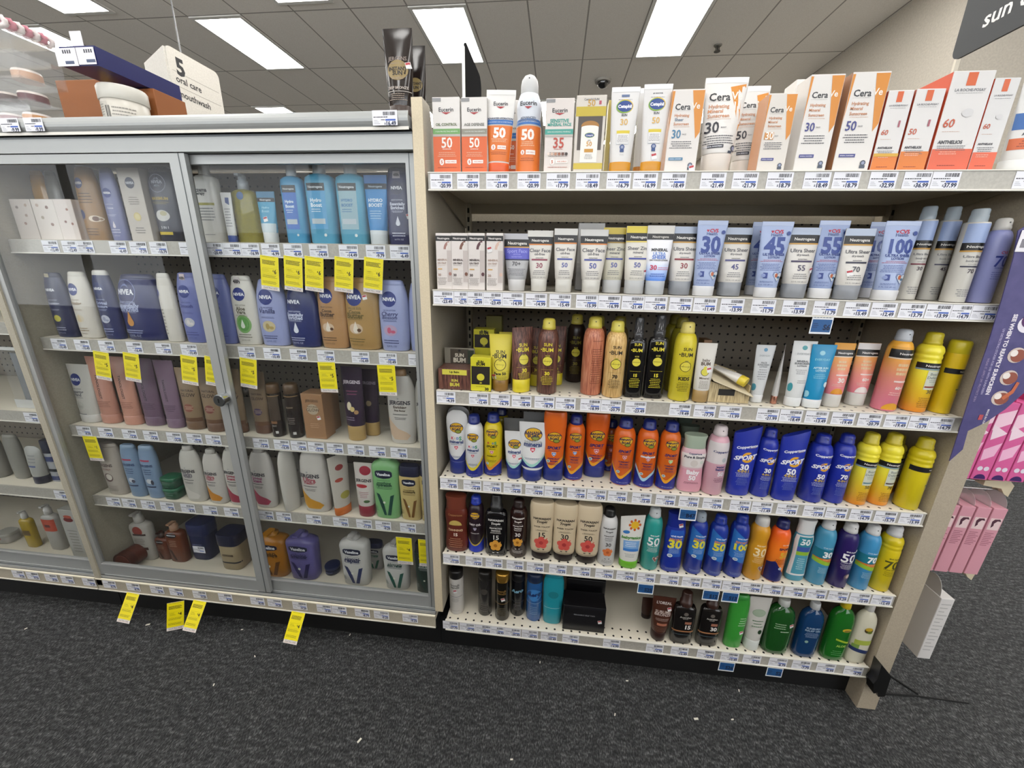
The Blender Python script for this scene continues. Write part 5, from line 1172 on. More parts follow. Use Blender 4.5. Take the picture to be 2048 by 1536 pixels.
P('R5','can',1.097,0.0275,0.4098,0.047,0.1922,0.047,'2c1c62','d5d3d2','deep purple spray can marked fifty',lambda p:(cvscan('50',l='CLEAR SPRAY',pic=0)(p),p.E(.35,.2,.36,.36,'6a5a6a'),p.E(.4,.2,.2,.24,'c9b0a0'),p.E(.6,.62,.1,.16,'e0dce6')))
P('R5','can',1.151,0.0275,0.4098,0.047,0.1914,0.047,'4396c9','d8d8d8','sky blue spray can with striped band marked seventy',ban('1f7a90','d9762c','9ac43a','70'))
P('R5','ringcan',1.204,0.0285,0.4098,0.047,0.1929,0.047,'dfc81c','cdcdcf','yellow spray can with white cap marked seventy',cvscan('70','4a4a1c',z=-.06,pic=0))
# bottom open shelf
P('R6','slimcan',0.02669,0.04269,0.1564,0.04538,0.1624,0.04538,'d5d2ce','141214','tall white foam can with black cap',lambda p:(p.T('bondi',.70,.62,'4a4846',b=1),p.T('sands',.65,.6,'4a4846',b=1),p.B(.425,.432,'3a3a5a',-.9,.9),p.L(.4,.3,5,.6,'9a9896'),p.L(.1,.08,1,.6,'9a9896')),stk=(.05,.56))
P('R6','slimcan',0.1183,0.04798,0.1564,0.04395,0.1627,0.04395,'2a2826','1a1816','dark grey foam can with black cap',lambda p:(p.E(0,.58,.5,.5,'46423e'),p.L(.3,.1,4,.6,'5a5652')),rough=.2)
P('R6','slimcan',0.1748,0.03755,0.1564,0.04509,0.173,0.04509,'141008','gold','black foam can with shiny gold cap',lambda p:(p.T('bondi',.66,.6,'8a6a34',b=1),p.T('sands',.61,.6,'8a6a34',b=1),p.B(.38,.386,'a8844a'),p.L(.3,.1,6,.6,'5a4c34')),stk=(.2,.48),rough=.2)
P('R6','slimcan',0.2219,0.06,0.1564,0.044,0.1584,0.044,'141418','121216','black foam can with pale blue script',lambda p:(p.T('Aero',.62,.8,'8ac0dc',b=2,sh=.25,rot=.15),p.B(.36,.366,'5a5a60'),p.L(.3,.15,4,.6,'5a5a60')),rough=.2)
P('R6','slimcan',0.2748,0.05091,0.1564,0.04982,0.1728,0.04982,'2a5f9e','1a2a4a','blue foam can with dark script',lambda p:(p.E(0,.58,.85,.9,'3f86cc'),p.T('Aero',.60,.85,'16306a',b=2,sh=.25,rot=.15),p.B(.40,.408,'9ac0e0'),p.L(.34,.15,5,.6,'6a98c8')),rough=.2)
P('R6','bottle',0.3332,0.0393,0.1564,0.0629,0.1827,0.0346,'1f98a8','1c8fa0','solid turquoise foam bottle',lambda p:(p.E(0,.62,.5,.4,'1a7f8c'),p.B(.345,.352,'b9e4e8',-.9,.8)))
P('R6','box',0.429,0.041,0.1564,0.126,0.09314,0.06,'131215',None,'low black self-tan mitt carton with grey lettering',lambda p:(p.B(.93,.97,'1e1e24'),p.T('REUSABLE SELF TAN',.66,.5,'8a8a90',b=1)),stk=(.75,.45),rough=.3)
P('R6','box',0.4365,0.105,0.1564,0.121,0.1247,0.04,'0e0d10',None,'tall black carton right behind the low self-tan one',rough=.3)
P('R6','fattube',0.633,0.0908,0.1564,0.03485,0.07529,0.02161,'3a2018','24120e','brown tube behind the bronzing tube',plain)
P('R6','fattube60',0.6526,0.02456,0.1564,0.06634,0.1478,0.04113,'4a261a','2e1610','dark brown bronzing tube with white lettering',lambda p:(p.T("L'OREAL",.87,.66,'d8cfca',b=1),p.T('SUBLIME',.68,.66,'c9b8b0',b=1),p.T('BRONZE',.62,.7,'c9b8b0',b=1),p.L(.54,.48,3,.6,'b09a90'),p.B(.38,.43,'a86a52',-.5,.6),p.L(.35,.24,4,.6,'7a5a4c')),stk=(.5,.75),ry=.04)
P('R6','mist',0.7175,0.0198,0.1564,0.06319,0.179,0.03159,'15100f','3a221c','black tanning oil bottle marked fifteen',lambda p:(p.E(0,.62,.2,.2,'6a625c'),p.T('Australian',.56,.5,'c9c2bc',b=1),p.T('GOLD',.53,.24,'c9c2bc'),p.B(.42,.47,'a8705a',0,.6),p.T('15',.36,.3,'ece6e2',x=.3,b=2),p.B(.26,.285,'b07a50'),p.B(.2,.21,'4a5c66')),rough=.15)
P('R6','mist',0.7917,0.02113,0.1564,0.06051,0.1818,0.03026,'15100f','3a221c','black tanning oil bottle marked thirty',lambda p:(p.E(0,.62,.2,.2,'6a625c'),p.T('Australian',.56,.5,'c9c2bc',b=1),p.T('GOLD',.53,.24,'c9c2bc'),p.B(.42,.47,'a8705a',0,.6),p.T('30',.36,.3,'ece6e2',x=.3,b=2),p.B(.26,.285,'b07a50'),p.B(.2,.21,'4a5c66')),rough=.15)
P('R6','bottle',0.8669,0.02396,0.1564,0.05439,0.185,0.02991,'3a9c38','35923a','solid green gel tube bottle',lambda p:(p.L(.62,.44,4,.4,'b9dcb4',x=.4)),stk=(.5,.32))
P('R6','fattube66',0.921,0.02566,0.1564,0.0602,0.1796,0.03733,'frost','d9ddd9','clear tube of pale green aloe gel',lambda p:(p.E(0,.72,.6,.4,'8fa58c'),p.E(0,.72,.55,.36,'9fb09a'),p.E(.3,.38,.2,.24,'1f3a20'),p.L(.6,.45,3,.5,'6f8a70')))
P('R6','gel',0.9842,0.02644,0.1564,0.07238,0.1835,0.04488,'184f1c','d5d7d3','large bottle of dark green aloe gel with white cap',lambda p:(p.L(.62,.5,3,.5,'a9c8a4',x=-.2),p.L(.48,.44,1,.4,'c9dcc4',x=.2)),stk=(.6,.58),rough=.06)
P('R6','gel',1.064,0.02291,0.1564,0.06099,0.185,0.03781,'123a68','d5d7d9','large bottle of dark blue sunburn gel with white cap',lambda p:(p.T('SUNBURN',.58,.6,'a9c4dc',b=1),p.T('RELIEF GEL',.535,.66,'a9c4dc',b=1),p.L(.5,.4,5,.62,'8aa4c4'),p.E(-.3,.32,.15,.15,'8fb4a8')),rough=.06)
P('R6','gel',1.141,0.02292,0.1564,0.06104,0.2004,0.03785,'1a6a1e','dcc424','bright green aloe gel bottle with yellow cap',lambda p:(p.E(.3,.56,.4,.2,'d8b82c'),p.E(.35,.55,.3,.14,'8a7a2c'),p.B(lambda u:.36-.05*u,lambda u:.39-.05*u,'a8c42c',-.4,.95),p.T('ALOE',.28,.4,'a9d45a',x=.2,b=2),p.L(.2,.1,3,.5,'5aa05a')),rough=.06)
P('R6','gel',1.201,0.02031,0.1564,0.0526,0.2005,0.03261,'d9d4be','dcdad4','cream after sun lotion bottle with white cap',lambda p:(p.E(.1,.60,.42,.36,'4a3a1c'),p.E(.1,.62,.36,.24,'c9a62c'),p.E(.25,.57,.25,.18,'6b7a2c'),p.B(.34,.42,'a9b84a',-.8,.95),p.B(lambda u:.2-.03*u,lambda u:.26-.03*u,'2a3a6a'),p.B(lambda u:.26-.03*u,lambda u:.34,'7a9a4a',-.9,-.3)),rough=.2)
# top cabinet shelf
P('C1','box',-1.174,0.0925,1.2730,0.064,0.1032,0.045,'dcd2ca',None,'white floral carton at the dim end of its row',lambda p:[p.E(a,b,.14,.12,c) for a,b,c in ((-.4,.8,'9a8a84'),(.3,.6,'b09a8c'),(0,.4,'a8887c'),(.5,.85,'c0a898'))])
P('C1','box',-1.104,0.0925,1.2730,0.07,0.1033,0.045,'e0d6ce',None,'white floral carton in the middle of three',lambda p:[p.E(a,b,.14,.12,c) for a,b,c in ((.3,.8,'8a6a5c'),(-.3,.55,'b0a08c'),(.4,.38,'9a7a6c'),(-.5,.85,'c0a898'))])
P('C1','box',-1.041,0.0925,1.2730,0.05524,0.1035,0.045,'e0d4cc',None,'white floral carton beside the gold bottle',lambda p:[p.E(a,b,.14,.12,c) for a,b,c in ((.3,.75,'a0705c'),(-.2,.45,'8a5a50'),(.5,.4,'a87a6c'))])
P('C1','oval',-1.181,0.1328,1.2730,0.04991,0.1859,0.02495,'b8862c','c9962c','amber oil bottle behind the floral cartons',rough=.15)
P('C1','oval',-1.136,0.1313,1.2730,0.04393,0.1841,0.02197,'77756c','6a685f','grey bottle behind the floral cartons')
P('C1','oval',-0.9804,0.09473,1.2730,0.06817,0.1856,0.03409,'9a7240','a87c44','bronze body oil bottle with navy disc',lambda p:(p.E(-.3,.78,.4,.4,'2a3468'),p.T('NIVEA',.78,.34,'c9c4c0',x=-.3,b=2),p.L(.66,.5,4,.6,'5a3c1c'),p.E(-.6,.36,.3,.36,'2a3468'),p.E(.45,.3,.5,.24,'e0cfb8'),p.E(.5,.3,.25,.18,'6a4430'),p.L(.18,.06,3,.6,'5a3a1c')))
P('C1','oval',-0.9,0.08231,1.2730,0.04923,0.1802,0.02462,'6f74a0','5f648e','lavender body wash bottle beside bronze bottle',nivea('Creme','', 'c9cbe0',x=0,z=-.08,l0='BODY WASH',deco=drop('d5cfd8')))
P('C1','box',-0.824,0.0925,1.2730,0.064,0.1784,0.045,'b9b0a4',None,'beige carton with navy disc and pale flower',lambda p:(p.E(0,.80,.42,.42,'1f2644'),p.T('NIVEA',.80,.36,'c9cbd2',b=2),p.L(.62,.5,4,.5,'77706a'),p.E(0,.34,.34,.34,'c9b878'),p.E(0,.34,.22,.22,'d5c890'),p.L(.2,.1,3,.5,'6a645e')))
P('C1','bottle',-0.75,0.09125,1.2730,0.07728,0.1825,0.0425,'1f2338','1c2034','black-navy shower bottle with white splash',lambda p:(p.E(0,.78,.6,.58,'77798a'),p.E(0,.78,.56,.54,'1f2338'),p.T('NIVEA',.80,.4,'8f919e',b=2),p.T('MEN',.75,.2,'77798a',b=1),p.T('MAXIMUM',.58,.6,'a8903c',b=2),p.L(.54,.5,2,.6,'8f7f40'),p.E(0,.35,.5,.36,'c9c8c4'),p.E(.1,.38,.25,.16,'b0a884'),p.T('3 IN 1',.19,.3,'c9c9cf',b=1),p.B(.09,.13,'cdb53a',-.6,.5)))
P('C1','pump',-0.6222,0.0877,1.2730,0.06438,0.204,0.03541,'d6d4ce','cfcdc8','tall white eczema therapy pump bottle',lambda p:(p.T('Eczema',.62,.6,'3a3a3c',x=-.2,b=2),p.T('therapy',.58,.48,'3a3a3c',x=-.3,b=2),p.B(.44,.47,'a09a40',-.7,.8),p.L(.42,.25,5,.7,'77777a'),p.L(.1,.08,1,.5,'77777a')))
P('C1','tube',-0.5562,0.06741,1.2730,0.02963,0.1194,0.01481,'d2d2d0','2c4790','slim white tube with blue cap',lambda p:(p.G([(-.2,.9),(.5,.9),(.5,.75),(-.2,.8)],'3a4c80'),p.L(.7,.3,7,.6,'88888c')))
P('C1','pump',-0.5233,0.0924,1.2730,0.06326,0.1621,0.03479,'oil','a9b0b4','clear bottle of pale yellow body oil',lambda p:(p.E(0,.7,.3,.3,'4a6a9a'),))
P('C1','fattube70',-0.4531,0.07551,1.2730,0.05002,0.1231,0.03101,'3f9cc4','d9dcdc','small sky blue gel cream tube',lambda p:(p.B(.88,.998,'2c6f94'),p.B(.80,.88,'16202a'),p.T('Neutrogena',.84,.6,'dfe4e8',b=1),p.T('Hydro',.69,.4,'a9dcee',b=1),p.T('Boost',.62,.4,'a9dcee',b=1),p.B(.2,.38,'d0dde2')),stk=(0,.46))
P('C1','pump',-0.3825,0.08612,1.2730,0.05862,0.1986,0.03224,'4a9cc8','c9d3d8','slim blue lotion pump bottle',hydro('Hydro','Boost','2f6cc0'))
P('C1','pump',-0.3098,0.09052,1.2730,0.07462,0.2058,0.04104,'55a4c6','cdd5d8','wide blue lotion pump bottle with pale panel',hydro('Hydro','Boost','4a9ccc'))
P('C1','pump',-0.2279,0.09078,1.2730,0.07555,0.2052,0.04155,'58a6c4','cdd5d8','wide blue pump bottle with silver-grey panel',hydro('HYDRO','BOOST','93b4bf',ink='3a78a8'))
P('C1','fattube72',-0.1594,0.07842,1.2730,0.05897,0.1605,0.03656,'2a86c8','cfd5d8','bright blue hydrating tube with white cap',lambda p:(p.B(.88,.998,'2668a8'),p.B(.80,.88,'14202c'),p.T('Neutrogena',.84,.6,'b9c9d8',b=1),p.T('HYDRO',.64,.62,'dbeaf4',b=2),p.T('BOOST',.57,.6,'dbeaf4',b=2),p.L(.5,.36,4,.6,'a9d0ea')))
P('C1','oval',-0.1044,0.08669,1.2730,0.06631,0.1773,0.03316,'1a2254','182050','navy body lotion bottle by the door stile',lambda p:(p.B(.86,.95,'a9a2a8',-.35,.35),p.T('48h',.905,.22,'2a2a2e',b=2),nivea('Essentially','Enriched','cfd4e6',logo='141a44',ring='2a3466',x=0,deco=drop())(p)),stk=(.8,.38))
# second cabinet shelf
P('C2','oval',-1.136,0.06683,1.0015,0.06733,0.1826,0.03367,'20264c','1c2244','navy bottle with yellow drop',lambda p:(nivea('Nourishing','', 'a9adc0',logo='20264c',x=-.1)(p),p.E(-.1,.3,.34,.28,'c0b848'),p.B(.93,.985,'b0a68c',-.5,.1)))
P('C2','oval',-1.058,0.06731,1.0015,0.06925,0.1869,0.03462,'d8d3c8','d2cdc2','white bottle with gold splash and navy disc',nivea('Firming','', 'a08a6c',x=-.25,deco=drop('d8c49c','d9cdb4')))
P('C2','oval',-0.9793,0.06583,1.0015,0.06332,0.1925,0.03166,'232c5c','d8d6d0','navy bottle with white cap and white splash',nivea('Original','Moisture','a9b2d4',logo='263268',ring='3a4880',x=-.1,deco=leafd('b9bccc','8f94b0')))
P('C2','oval',-0.8842,0.0829,1.0015,0.1316,0.1834,0.06579,'1f2860','1c2456','extra wide navy bottle with amber drop',nivea('Essentially','Enriched','a9b2d4',logo='1f2860',ring='6a76a8',x=-.3,deco=drop('c98a3c')))
P('C2','oval',-0.782,0.0626,1.0015,0.05041,0.1886,0.0252,'d6d2c8','cfcbc2','white bottle mostly turned aside',lambda p:(p.E(-.9,.72,.4,.5,'1c2f7c'),p.L(.5,.1,8,.3,'8a867e',x=-.6)))
P('C2','oval',-0.7154,0.06754,1.0015,0.07018,0.1911,0.03509,'6a72ac','646ca4','lavender bottle with price sticker before the door stile',lambda p:(nivea('Smooth','', '3a4484',x=-.1,deco=leafd('b9bac0','d5d0cc'))(p),p.B(.9,.985,'c9b9bc',-.4,.2),p.T('48h',.925,.24,'2a2a2e',b=2,x=-.1)))
P('C2','oval',-0.626,0.06751,1.0015,0.07006,0.189,0.03503,'6670aa','5f689f','lavender bottle half hidden by the door stile',nivea('Shea','', '3a4484',x=-.1,deco=drop('a9aabc')))
P('C2','oval',-0.5561,0.06914,1.0015,0.07256,0.1866,0.03628,'d8d5cb','d2cfc6','white aloe bottle with green glow',lambda p:(p.E(0,.31,.6,.7,'7fae6a'),p.E(0,.31,.45,.55,'5a9a48'),nivea('Aloe','Vera','6a6458',x=-.05,deco=drop('dfe8d8'))(p),p.B(.88,.985,'d0c8c6',-.35,.2),p.T('48h',.92,.28,'26262a',b=2,x=-.1)))
P('C2','oval',-0.4792,0.07431,1.0015,0.08523,0.1789,0.04262,'9aa3cf','929bc8','lavender vanilla bottle under yellow coupons',nivea('Vanilla','', '2a3168',deco=leafd('c9bb94','b09a5c'),sh=.2,l0='OIL IN LOTION'))
P('C2','oval',-0.3892,0.07235,1.0015,0.08941,0.1654,0.0447,'1c2a66','1a2660','navy bottle between vanilla and cocoa bottles',nivea('Essentially','Enriched','c9d0e8',logo='18245c',deco=drop(),x=-.3))
P('C2','oval',-0.3029,0.07299,1.0015,0.07995,0.1893,0.03997,'b58a5c','b08456','tan cocoa butter bottle with darker face',lambda p:(nivea('Cocoa','Butter','4a3524',deco=drop('e6dccc','cfb498'),x=-.2)(p),p.E(.05,.28,.12,.1,'5a3a24')))
P('C2','oval',-0.2173,0.07372,1.0015,0.09487,0.1885,0.04744,'b08c54','ab864e','tan cocoa bottle with a tilted white sticker',lambda p:(nivea('Cocoa','Butter','6a5a2c',deco=drop('e6dccc','cfb498'),x=-.3,l0='VALUE SIZE')(p),p.E(-.1,.28,.12,.1,'5a3a24')),stk=(.35,.74))
P('C2','oval',-0.1297,0.07115,1.0015,0.08148,0.1843,0.04074,'9fa8d2','99a2cc','lavender cherry blossom bottle',lambda p:(nivea('Cherry','Blossom','2a3168',x=-.15,deco=leafd('b9a0bc','c05a78'),sh=.2,l0='OIL IN LOTION')(p)))
P('C2','oval',-0.06188,0.07509,1.0015,0.05722,0.1793,0.02861,'9aa3cf','929bc8','lavender bottle cut off by the cabinet stile')
# third cabinet shelf
P('C3','tube',-1.169,0.08165,0.7235,0.07862,0.1871,0.03931,'cdcbc4','d2d0ca','white tube with navy disc',nivea('Repairing','Hand', '6a6a70',x=-.3,deco=leafd('c4c2ba','b5b2aa')))
P('C3','tube',-1.099,0.08351,0.7235,0.07404,0.2135,0.03702,'c08a78','c08a78','salmon pink tube beside white tube',lambda p:(p.T('TANOLOGIST',.56,1.05,'2a1a1c',x=-.12,rot=-1.5,b=1),p.L(.35,.25,4,.6,'8a5a4c')))
P('C3','tube',-1.019,0.08274,0.7235,0.07097,0.2171,0.03549,'c48e7a','c48e7a','salmon pink tube beside purple tube',lambda p:(p.T('TANOLOGIST',.56,1.05,'2a1a1c',x=-.12,rot=-1.5,b=1),p.L(.35,.25,4,.6,'8a5a4c')))
P('C3','tube',-0.9476,0.08636,0.7235,0.07344,0.2148,0.03672,'6f586c','6f586c','dusty purple tube beside pink tube',lambda p:(p.T('TANOLOGIST',.56,1.05,'15101a',x=-.12,rot=-1.5,b=1),p.L(.35,.25,4,.6,'4a3a4c')))
P('C3','tube',-0.8684,0.07956,0.7235,0.06624,0.2137,0.03312,'7c6579','7c6579','dusty purple tube beside brown tube',lambda p:(p.T('TANOLOGIST',.56,1.05,'1a1420',x=-.12,rot=-1.5,b=1),p.L(.35,.25,4,.6,'4a3a4c')))
def glow(c, c2='33241a'):
    return lambda p:(p.T('NATURAL',.64,.6,c2,b=1),p.T('GLOW',.57,.66,c2,b=1),p.E(-.05,.36,.45,.36,c),p.L(.39,.33,3,.4,'c9b8a0'),p.B(.132,.2,'6a4c36'))
P('C3','tube',-0.7995,0.07954,0.7235,0.07017,0.1937,0.03508,'8a745a','6f5640','brown glow tube with rust oval',glow('8a5040'))
P('C3','tube',-0.7233,0.07251,0.7235,0.07005,0.1991,0.03503,'8c765c','6a4e3c','brown glow tube with red-brown oval behind the lock',glow('7a4038'))
P('C3','tube',-0.6525,0.07517,0.7235,0.06867,0.1987,0.03434,'86735c','6a4e3c','brown glow tube behind the door stile',glow('3a4248'))
P('C3','tube',-0.5742,0.07956,0.7235,0.05822,0.1936,0.02911,'84705a','664a3a','brown glow tube with purple oval',glow('4a3a60'))
P('C3','slimcan',-0.5147,0.0684,0.7235,0.03681,0.1632,0.03681,'2c221e','5a4228','dark mousse can with bronze ring and lighter cap',lambda p:(p.B(.32,.8,'4a3c30',-.9,.9),p.B(.78,.79,'b8945c'),p.B(.26,.31,'8a6444',-.5,.5),p.L(.24,.2,2,.4,'b0aaa4'),p.B(.07,.12,'d5d3cf',.1,.5)),rough=.2)
P('C3','slimcan',-0.4596,0.07074,0.7235,0.04148,0.1654,0.04148,'2a211e','54402a','dark mousse can next to tan carton',lambda p:(p.T('GLOW',.58,.5,'a8987c',b=1),p.B(.78,.79,'b8945c'),p.L(.4,.26,4,.6,'8a8278'),p.B(.07,.12,'d5d3cf',.1,.5)),rough=.2)
P('C3','box',-0.3915,0.083,0.7235,0.065,0.1396,0.05,'a07a58',None,'tan glow moisturizer carton in front of its row',lambda p:(p.T('JERGENS',.85,.6,'4a3524',b=1),p.E(0,.66,.55,.5,'b8a890'),p.T('NATURAL',.72,.5,'5a4636',b=1),p.T('GLOW',.65,.62,'5a4636',b=1),p.L(.36,.24,3,.5,'c9a080')),stk=(.5,.48))
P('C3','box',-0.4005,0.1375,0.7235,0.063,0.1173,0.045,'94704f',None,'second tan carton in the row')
P('C3','fattube',-0.2734,0.07952,0.7235,0.06297,0.2212,0.03904,'2c1c34','b0925c','dark plum tube with cream petals on gold cap',lambda p:(p.T('JERGENS',.80,.8,'cfc6ce',b=2),p.L(.7,.62,2,.6,'8a4a6a'),p.E(-.3,.48,.22,.4,'d8ccb0'),p.E(.0,.44,.22,.24,'d0b878'),p.E(.35,.4,.2,.2,'b08a5c'),p.L(.34,.28,2,.5,'9a90a0',x=-.3)))
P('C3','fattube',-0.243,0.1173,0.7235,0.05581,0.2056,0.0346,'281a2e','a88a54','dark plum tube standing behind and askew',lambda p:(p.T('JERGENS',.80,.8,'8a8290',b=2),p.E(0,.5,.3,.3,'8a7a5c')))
P('C3','jerg',-0.1289,0.07984,0.7235,0.0834,0.2208,0.0417,'c9c5bd','a8845c','pearl white shea butter bottle with tan pump',jerg('Enriching','Shea Butter',c2='4a3a30',splash='cfb49a'))
P('C3','jerg',-0.06205,0.08479,0.7235,0.05921,0.2122,0.02961,'c4c0b8','a8845c','pearl white bottle cut off by the cabinet stile',jerg('Ultra','Healing'))
# fourth cabinet shelf
P('C4','bottle',-1.131,0.07035,0.4705,0.07401,0.1822,0.0407,'b5ada2','b5ada2','cream bottle with a brown coconut print',lambda p:(p.T('JERGENS',.60,.7,'5a4a48',x=-.2,b=2),p.T('COCONUT',.52,.5,'8a5a54',x=-.2,b=1),p.E(-.1,.36,.42,.42,'6a5450'),p.E(-.05,.37,.3,.3,'cfc8bc'),p.L(.2,.08,4,.5,'8a8278')))
P('C4','bottle',-1.052,0.06646,0.4705,0.05987,0.1844,0.03293,'7c94b0','86a0ba','light blue bottle beside the cream one',lambda p:(p.B(.72,.75,'b0405a',-.6,.5),p.T('JERGENS',.64,.7,'3a4a70',b=2),p.L(.58,.46,3,.5,'3a4a70'),p.E(0,.34,.36,.3,'c9ced6'),p.E(.2,.32,.2,.2,'4a4c5c'),p.B(.22,.245,'2a3454',-.6,.6)))
P('C4','bottle',-0.9869,0.06617,0.4705,0.05881,0.1856,0.03235,'7f98b4','8aa4bc','light blue bottle beside the green tubs',lambda p:(p.B(.72,.75,'b0405a',-.6,.5),p.T('JERGENS',.64,.7,'3a4a70',b=2),p.L(.58,.46,3,.5,'3a4a70'),p.E(0,.34,.4,.3,'d0d4da'),p.E(.3,.32,.16,.3,'3a3c4c'),p.B(.22,.245,'2a3454',-.6,.6)))
P('C4','tub',-0.9308,0.07293,0.4705,0.05395,0.03765,0.04586,'1c4a34','2c6a4c','lower green tub of the stack',lambda p:(p.L(.5,.4,2,.6,'8ab09a'),p.L(.25,.2,1,.3,'8ab09a')))
P('C4','tub',-0.9308,0.07293,0.5087,0.05395,0.03765,0.04586,'1c4a34','2c6a4c','upper green tub of the stack',lambda p:(p.L(.5,.4,2,.6,'8ab09a'),p.L(.25,.2,1,.3,'8ab09a')))
P('C4','jerg',-0.8407,0.06827,0.4705,0.07308,0.195,0.03654,'c6c2ba','c2beb6','pearl white bottle with pale swirl',jerg('Skin','Firming',c2='77727a',x=-.1,splash='d5d1c8'))
P('C4','jerg',-0.7617,0.06689,0.4705,0.06757,0.1892,0.03379,'c8c4bc','bab6ae','small pearl white bottle with amber splash',jerg('Ultra','Healing',splash='c9862c',x=-.15))
P('C4','jerg',-0.6903,0.06739,0.4705,0.06957,0.2061,0.03478,'c6c2ba','c2beb6','pearl white bottle with crimson splash',jerg('Original','Scent',c2='a8405a',splash='a03a4c',x=-.1))
P('C4','jerg',-0.5969,0.06928,0.4705,0.07711,0.2068,0.03856,'c9c5be','c2beb6','pearl white bottle with crimson splash near door stile',jerg('Original','Scent',c2='a04a7a',splash='b04a60',x=-.2))
P('C4','jerg',-0.5068,0.06407,0.4705,0.05628,0.2208,0.02814,'cfcbc2','c6c2ba','plain pearl bottle turned sideways',plain,rz=1.2)
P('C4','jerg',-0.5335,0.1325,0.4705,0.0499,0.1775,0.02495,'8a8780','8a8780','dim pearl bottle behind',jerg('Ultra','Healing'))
P('C4','jerg',-0.4234,0.07263,0.4705,0.09052,0.2226,0.04526,'cac6be','c2beb6','large pearl white bottle with golden splash',jerg('Ultra','Healing',splash='d0952c',x=-.15))
P('C4','tube',-0.339,0.06571,0.4705,0.06286,0.1988,0.03143,'c9c2b8','d0702c','white fruit-print tube seen edge-on with orange cap',lambda p:(p.E(0,.8,.4,.3,'9a3a3a'),p.E(-.2,.6,.4,.2,'b04a3a'),p.E(.2,.33,.5,.4,'a8a04a')),rz=1.0)
P('C4','fattube',-0.2604,0.06857,0.4705,0.05992,0.1781,0.03715,'cfc8c0','8a2c3a','white tube with red petals and crimson cap',lambda p:(p.E(.2,.86,.6,.5,'a02c40'),p.T('JERGENS',.68,.8,'2a2a2e',b=2),p.E(-.2,.58,.6,.2,'b0303a'),p.L(.48,.36,4,.5,'a8707a'),p.E(.3,.3,.3,.16,'4a6a3c')))
P('C4','vas',-0.1899,0.07352,0.4705,0.08551,0.2142,0.04703,'7fb878','8fc48a','mint green hydration bottle with dark check mark',vas('1f4a3a','1c4c40','soothing','hydration'))
P('C4','vascap',-0.1144,0.06873,0.4705,0.06731,0.1814,0.03366,'cfb878','1a2040','yellow bottle with navy cap and brown check mark',vas('5a4a24','7a5420','nourishing','moisture'))
P('C4','vascap',-0.05726,0.06443,0.4705,0.05008,0.1873,0.02504,'cdb676','1a2040','yellow bottle cut off by the cabinet stile',vas('5a4a24','7a5420','nourishing','moisture'))
# cabinet floor
P('C5','pump',-1.154,0.1168,0.1660,0.07519,0.1885,0.04135,'c2bfb8','c6c3bc','white cocoa formula bottle with red emblem',lambda p:(p.E(.1,.66,.5,.5,'a84a40'),p.B(.56,.6,'3a2624',-.5,.8),p.L(.5,.36,5,.6,'77706a'),p.B(.24,.3,'4a2c28',-.6,.7)),ry=-.03)
P('C5','pump',-1.09,0.1218,0.1660,0.05329,0.1123,0.02931,'6a3420','3a1c10','reddish brown bottle in front of the blue jars',lambda p:(p.E(0,.68,.55,.3,'241a18'),p.B(.67,.69,'cfd5da',-.5,.5),p.L(.58,.42,4,.5,'b09880'),p.G([(-.6,.34),(-.3,.32),(.1,.06),(-.2,.06)],'3a1c14')))
P('C5','pump',-1.03,0.1204,0.1660,0.0675,0.1588,0.03712,'70381f','b0886c','taller reddish brown bottle next to navy tub',lambda p:(p.E(0,.72,.6,.3,'1c1a20'),p.B(.71,.73,'cfd5da',-.5,.5),p.L(.6,.42,4,.5,'c0a48c'),p.G([(-.6,.34),(-.3,.32),(.1,.06),(-.2,.06)],'3a1c14')))
P('C5','tub',-0.958,0.156,0.1660,0.08178,0.1485,0.06951,'1c2448','1f2a58','navy tub with loose price card leaning on it',lambda p:p.L(.5,.4,1,.5,'5a6490'))
P('C5','tub',-0.8108,0.1254,0.1660,0.08339,0.1436,0.07088,'a89878','161a38','beige tub with wide navy lid',lambda p:(p.B(.2,.24,'1c1c2c'),p.T('cocoa',.45,.5,'4a3a2c',b=2,sh=.2)))
P('C5','vas',-0.6421,0.1105,0.1660,0.1109,0.172,0.06097,'b87818','c08428','golden orange bottle with dark plate',vas('5a3a10','6a3c10','deep','moisture'))
P('C5','vas',-0.5306,0.1095,0.1660,0.1074,0.18,0.05907,'66609e','706aa8','purple bottle with dark plate',vas('2a2858','28245c','calming','lavender'))
P('C5','jar',-0.4501,0.1359,0.1660,0.05185,0.02964,0.05185,'1a2240','1a2550','low navy jar between purple and white bottles',lambda p:p.L(.5,.3,1,.5,'7a86b8'))
P('C5','vas',-0.3389,0.1074,0.1660,0.09972,0.1933,0.05485,'cfcdc9','c9c7c4','white repair bottle with navy check mark',vas('2a3058','2c3664','advanced','repair'))
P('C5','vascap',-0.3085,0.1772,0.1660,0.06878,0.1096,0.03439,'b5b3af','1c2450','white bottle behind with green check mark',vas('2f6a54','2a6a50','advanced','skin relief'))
P('C5','vas',-0.1929,0.1046,0.1660,0.08945,0.1831,0.0492,'cfcdca','c9c7c4','white skin relief bottle with dark green check mark',vas('1f4a44','1f5a4c','advanced','skin relief'))
P('C5','vascap',-0.08929,0.09891,0.1660,0.07564,0.1908,0.03782,'16302a','16182a','dark green absorbing lotion bottle',vas('a9b4b0','1f4038','fast','absorbing'))
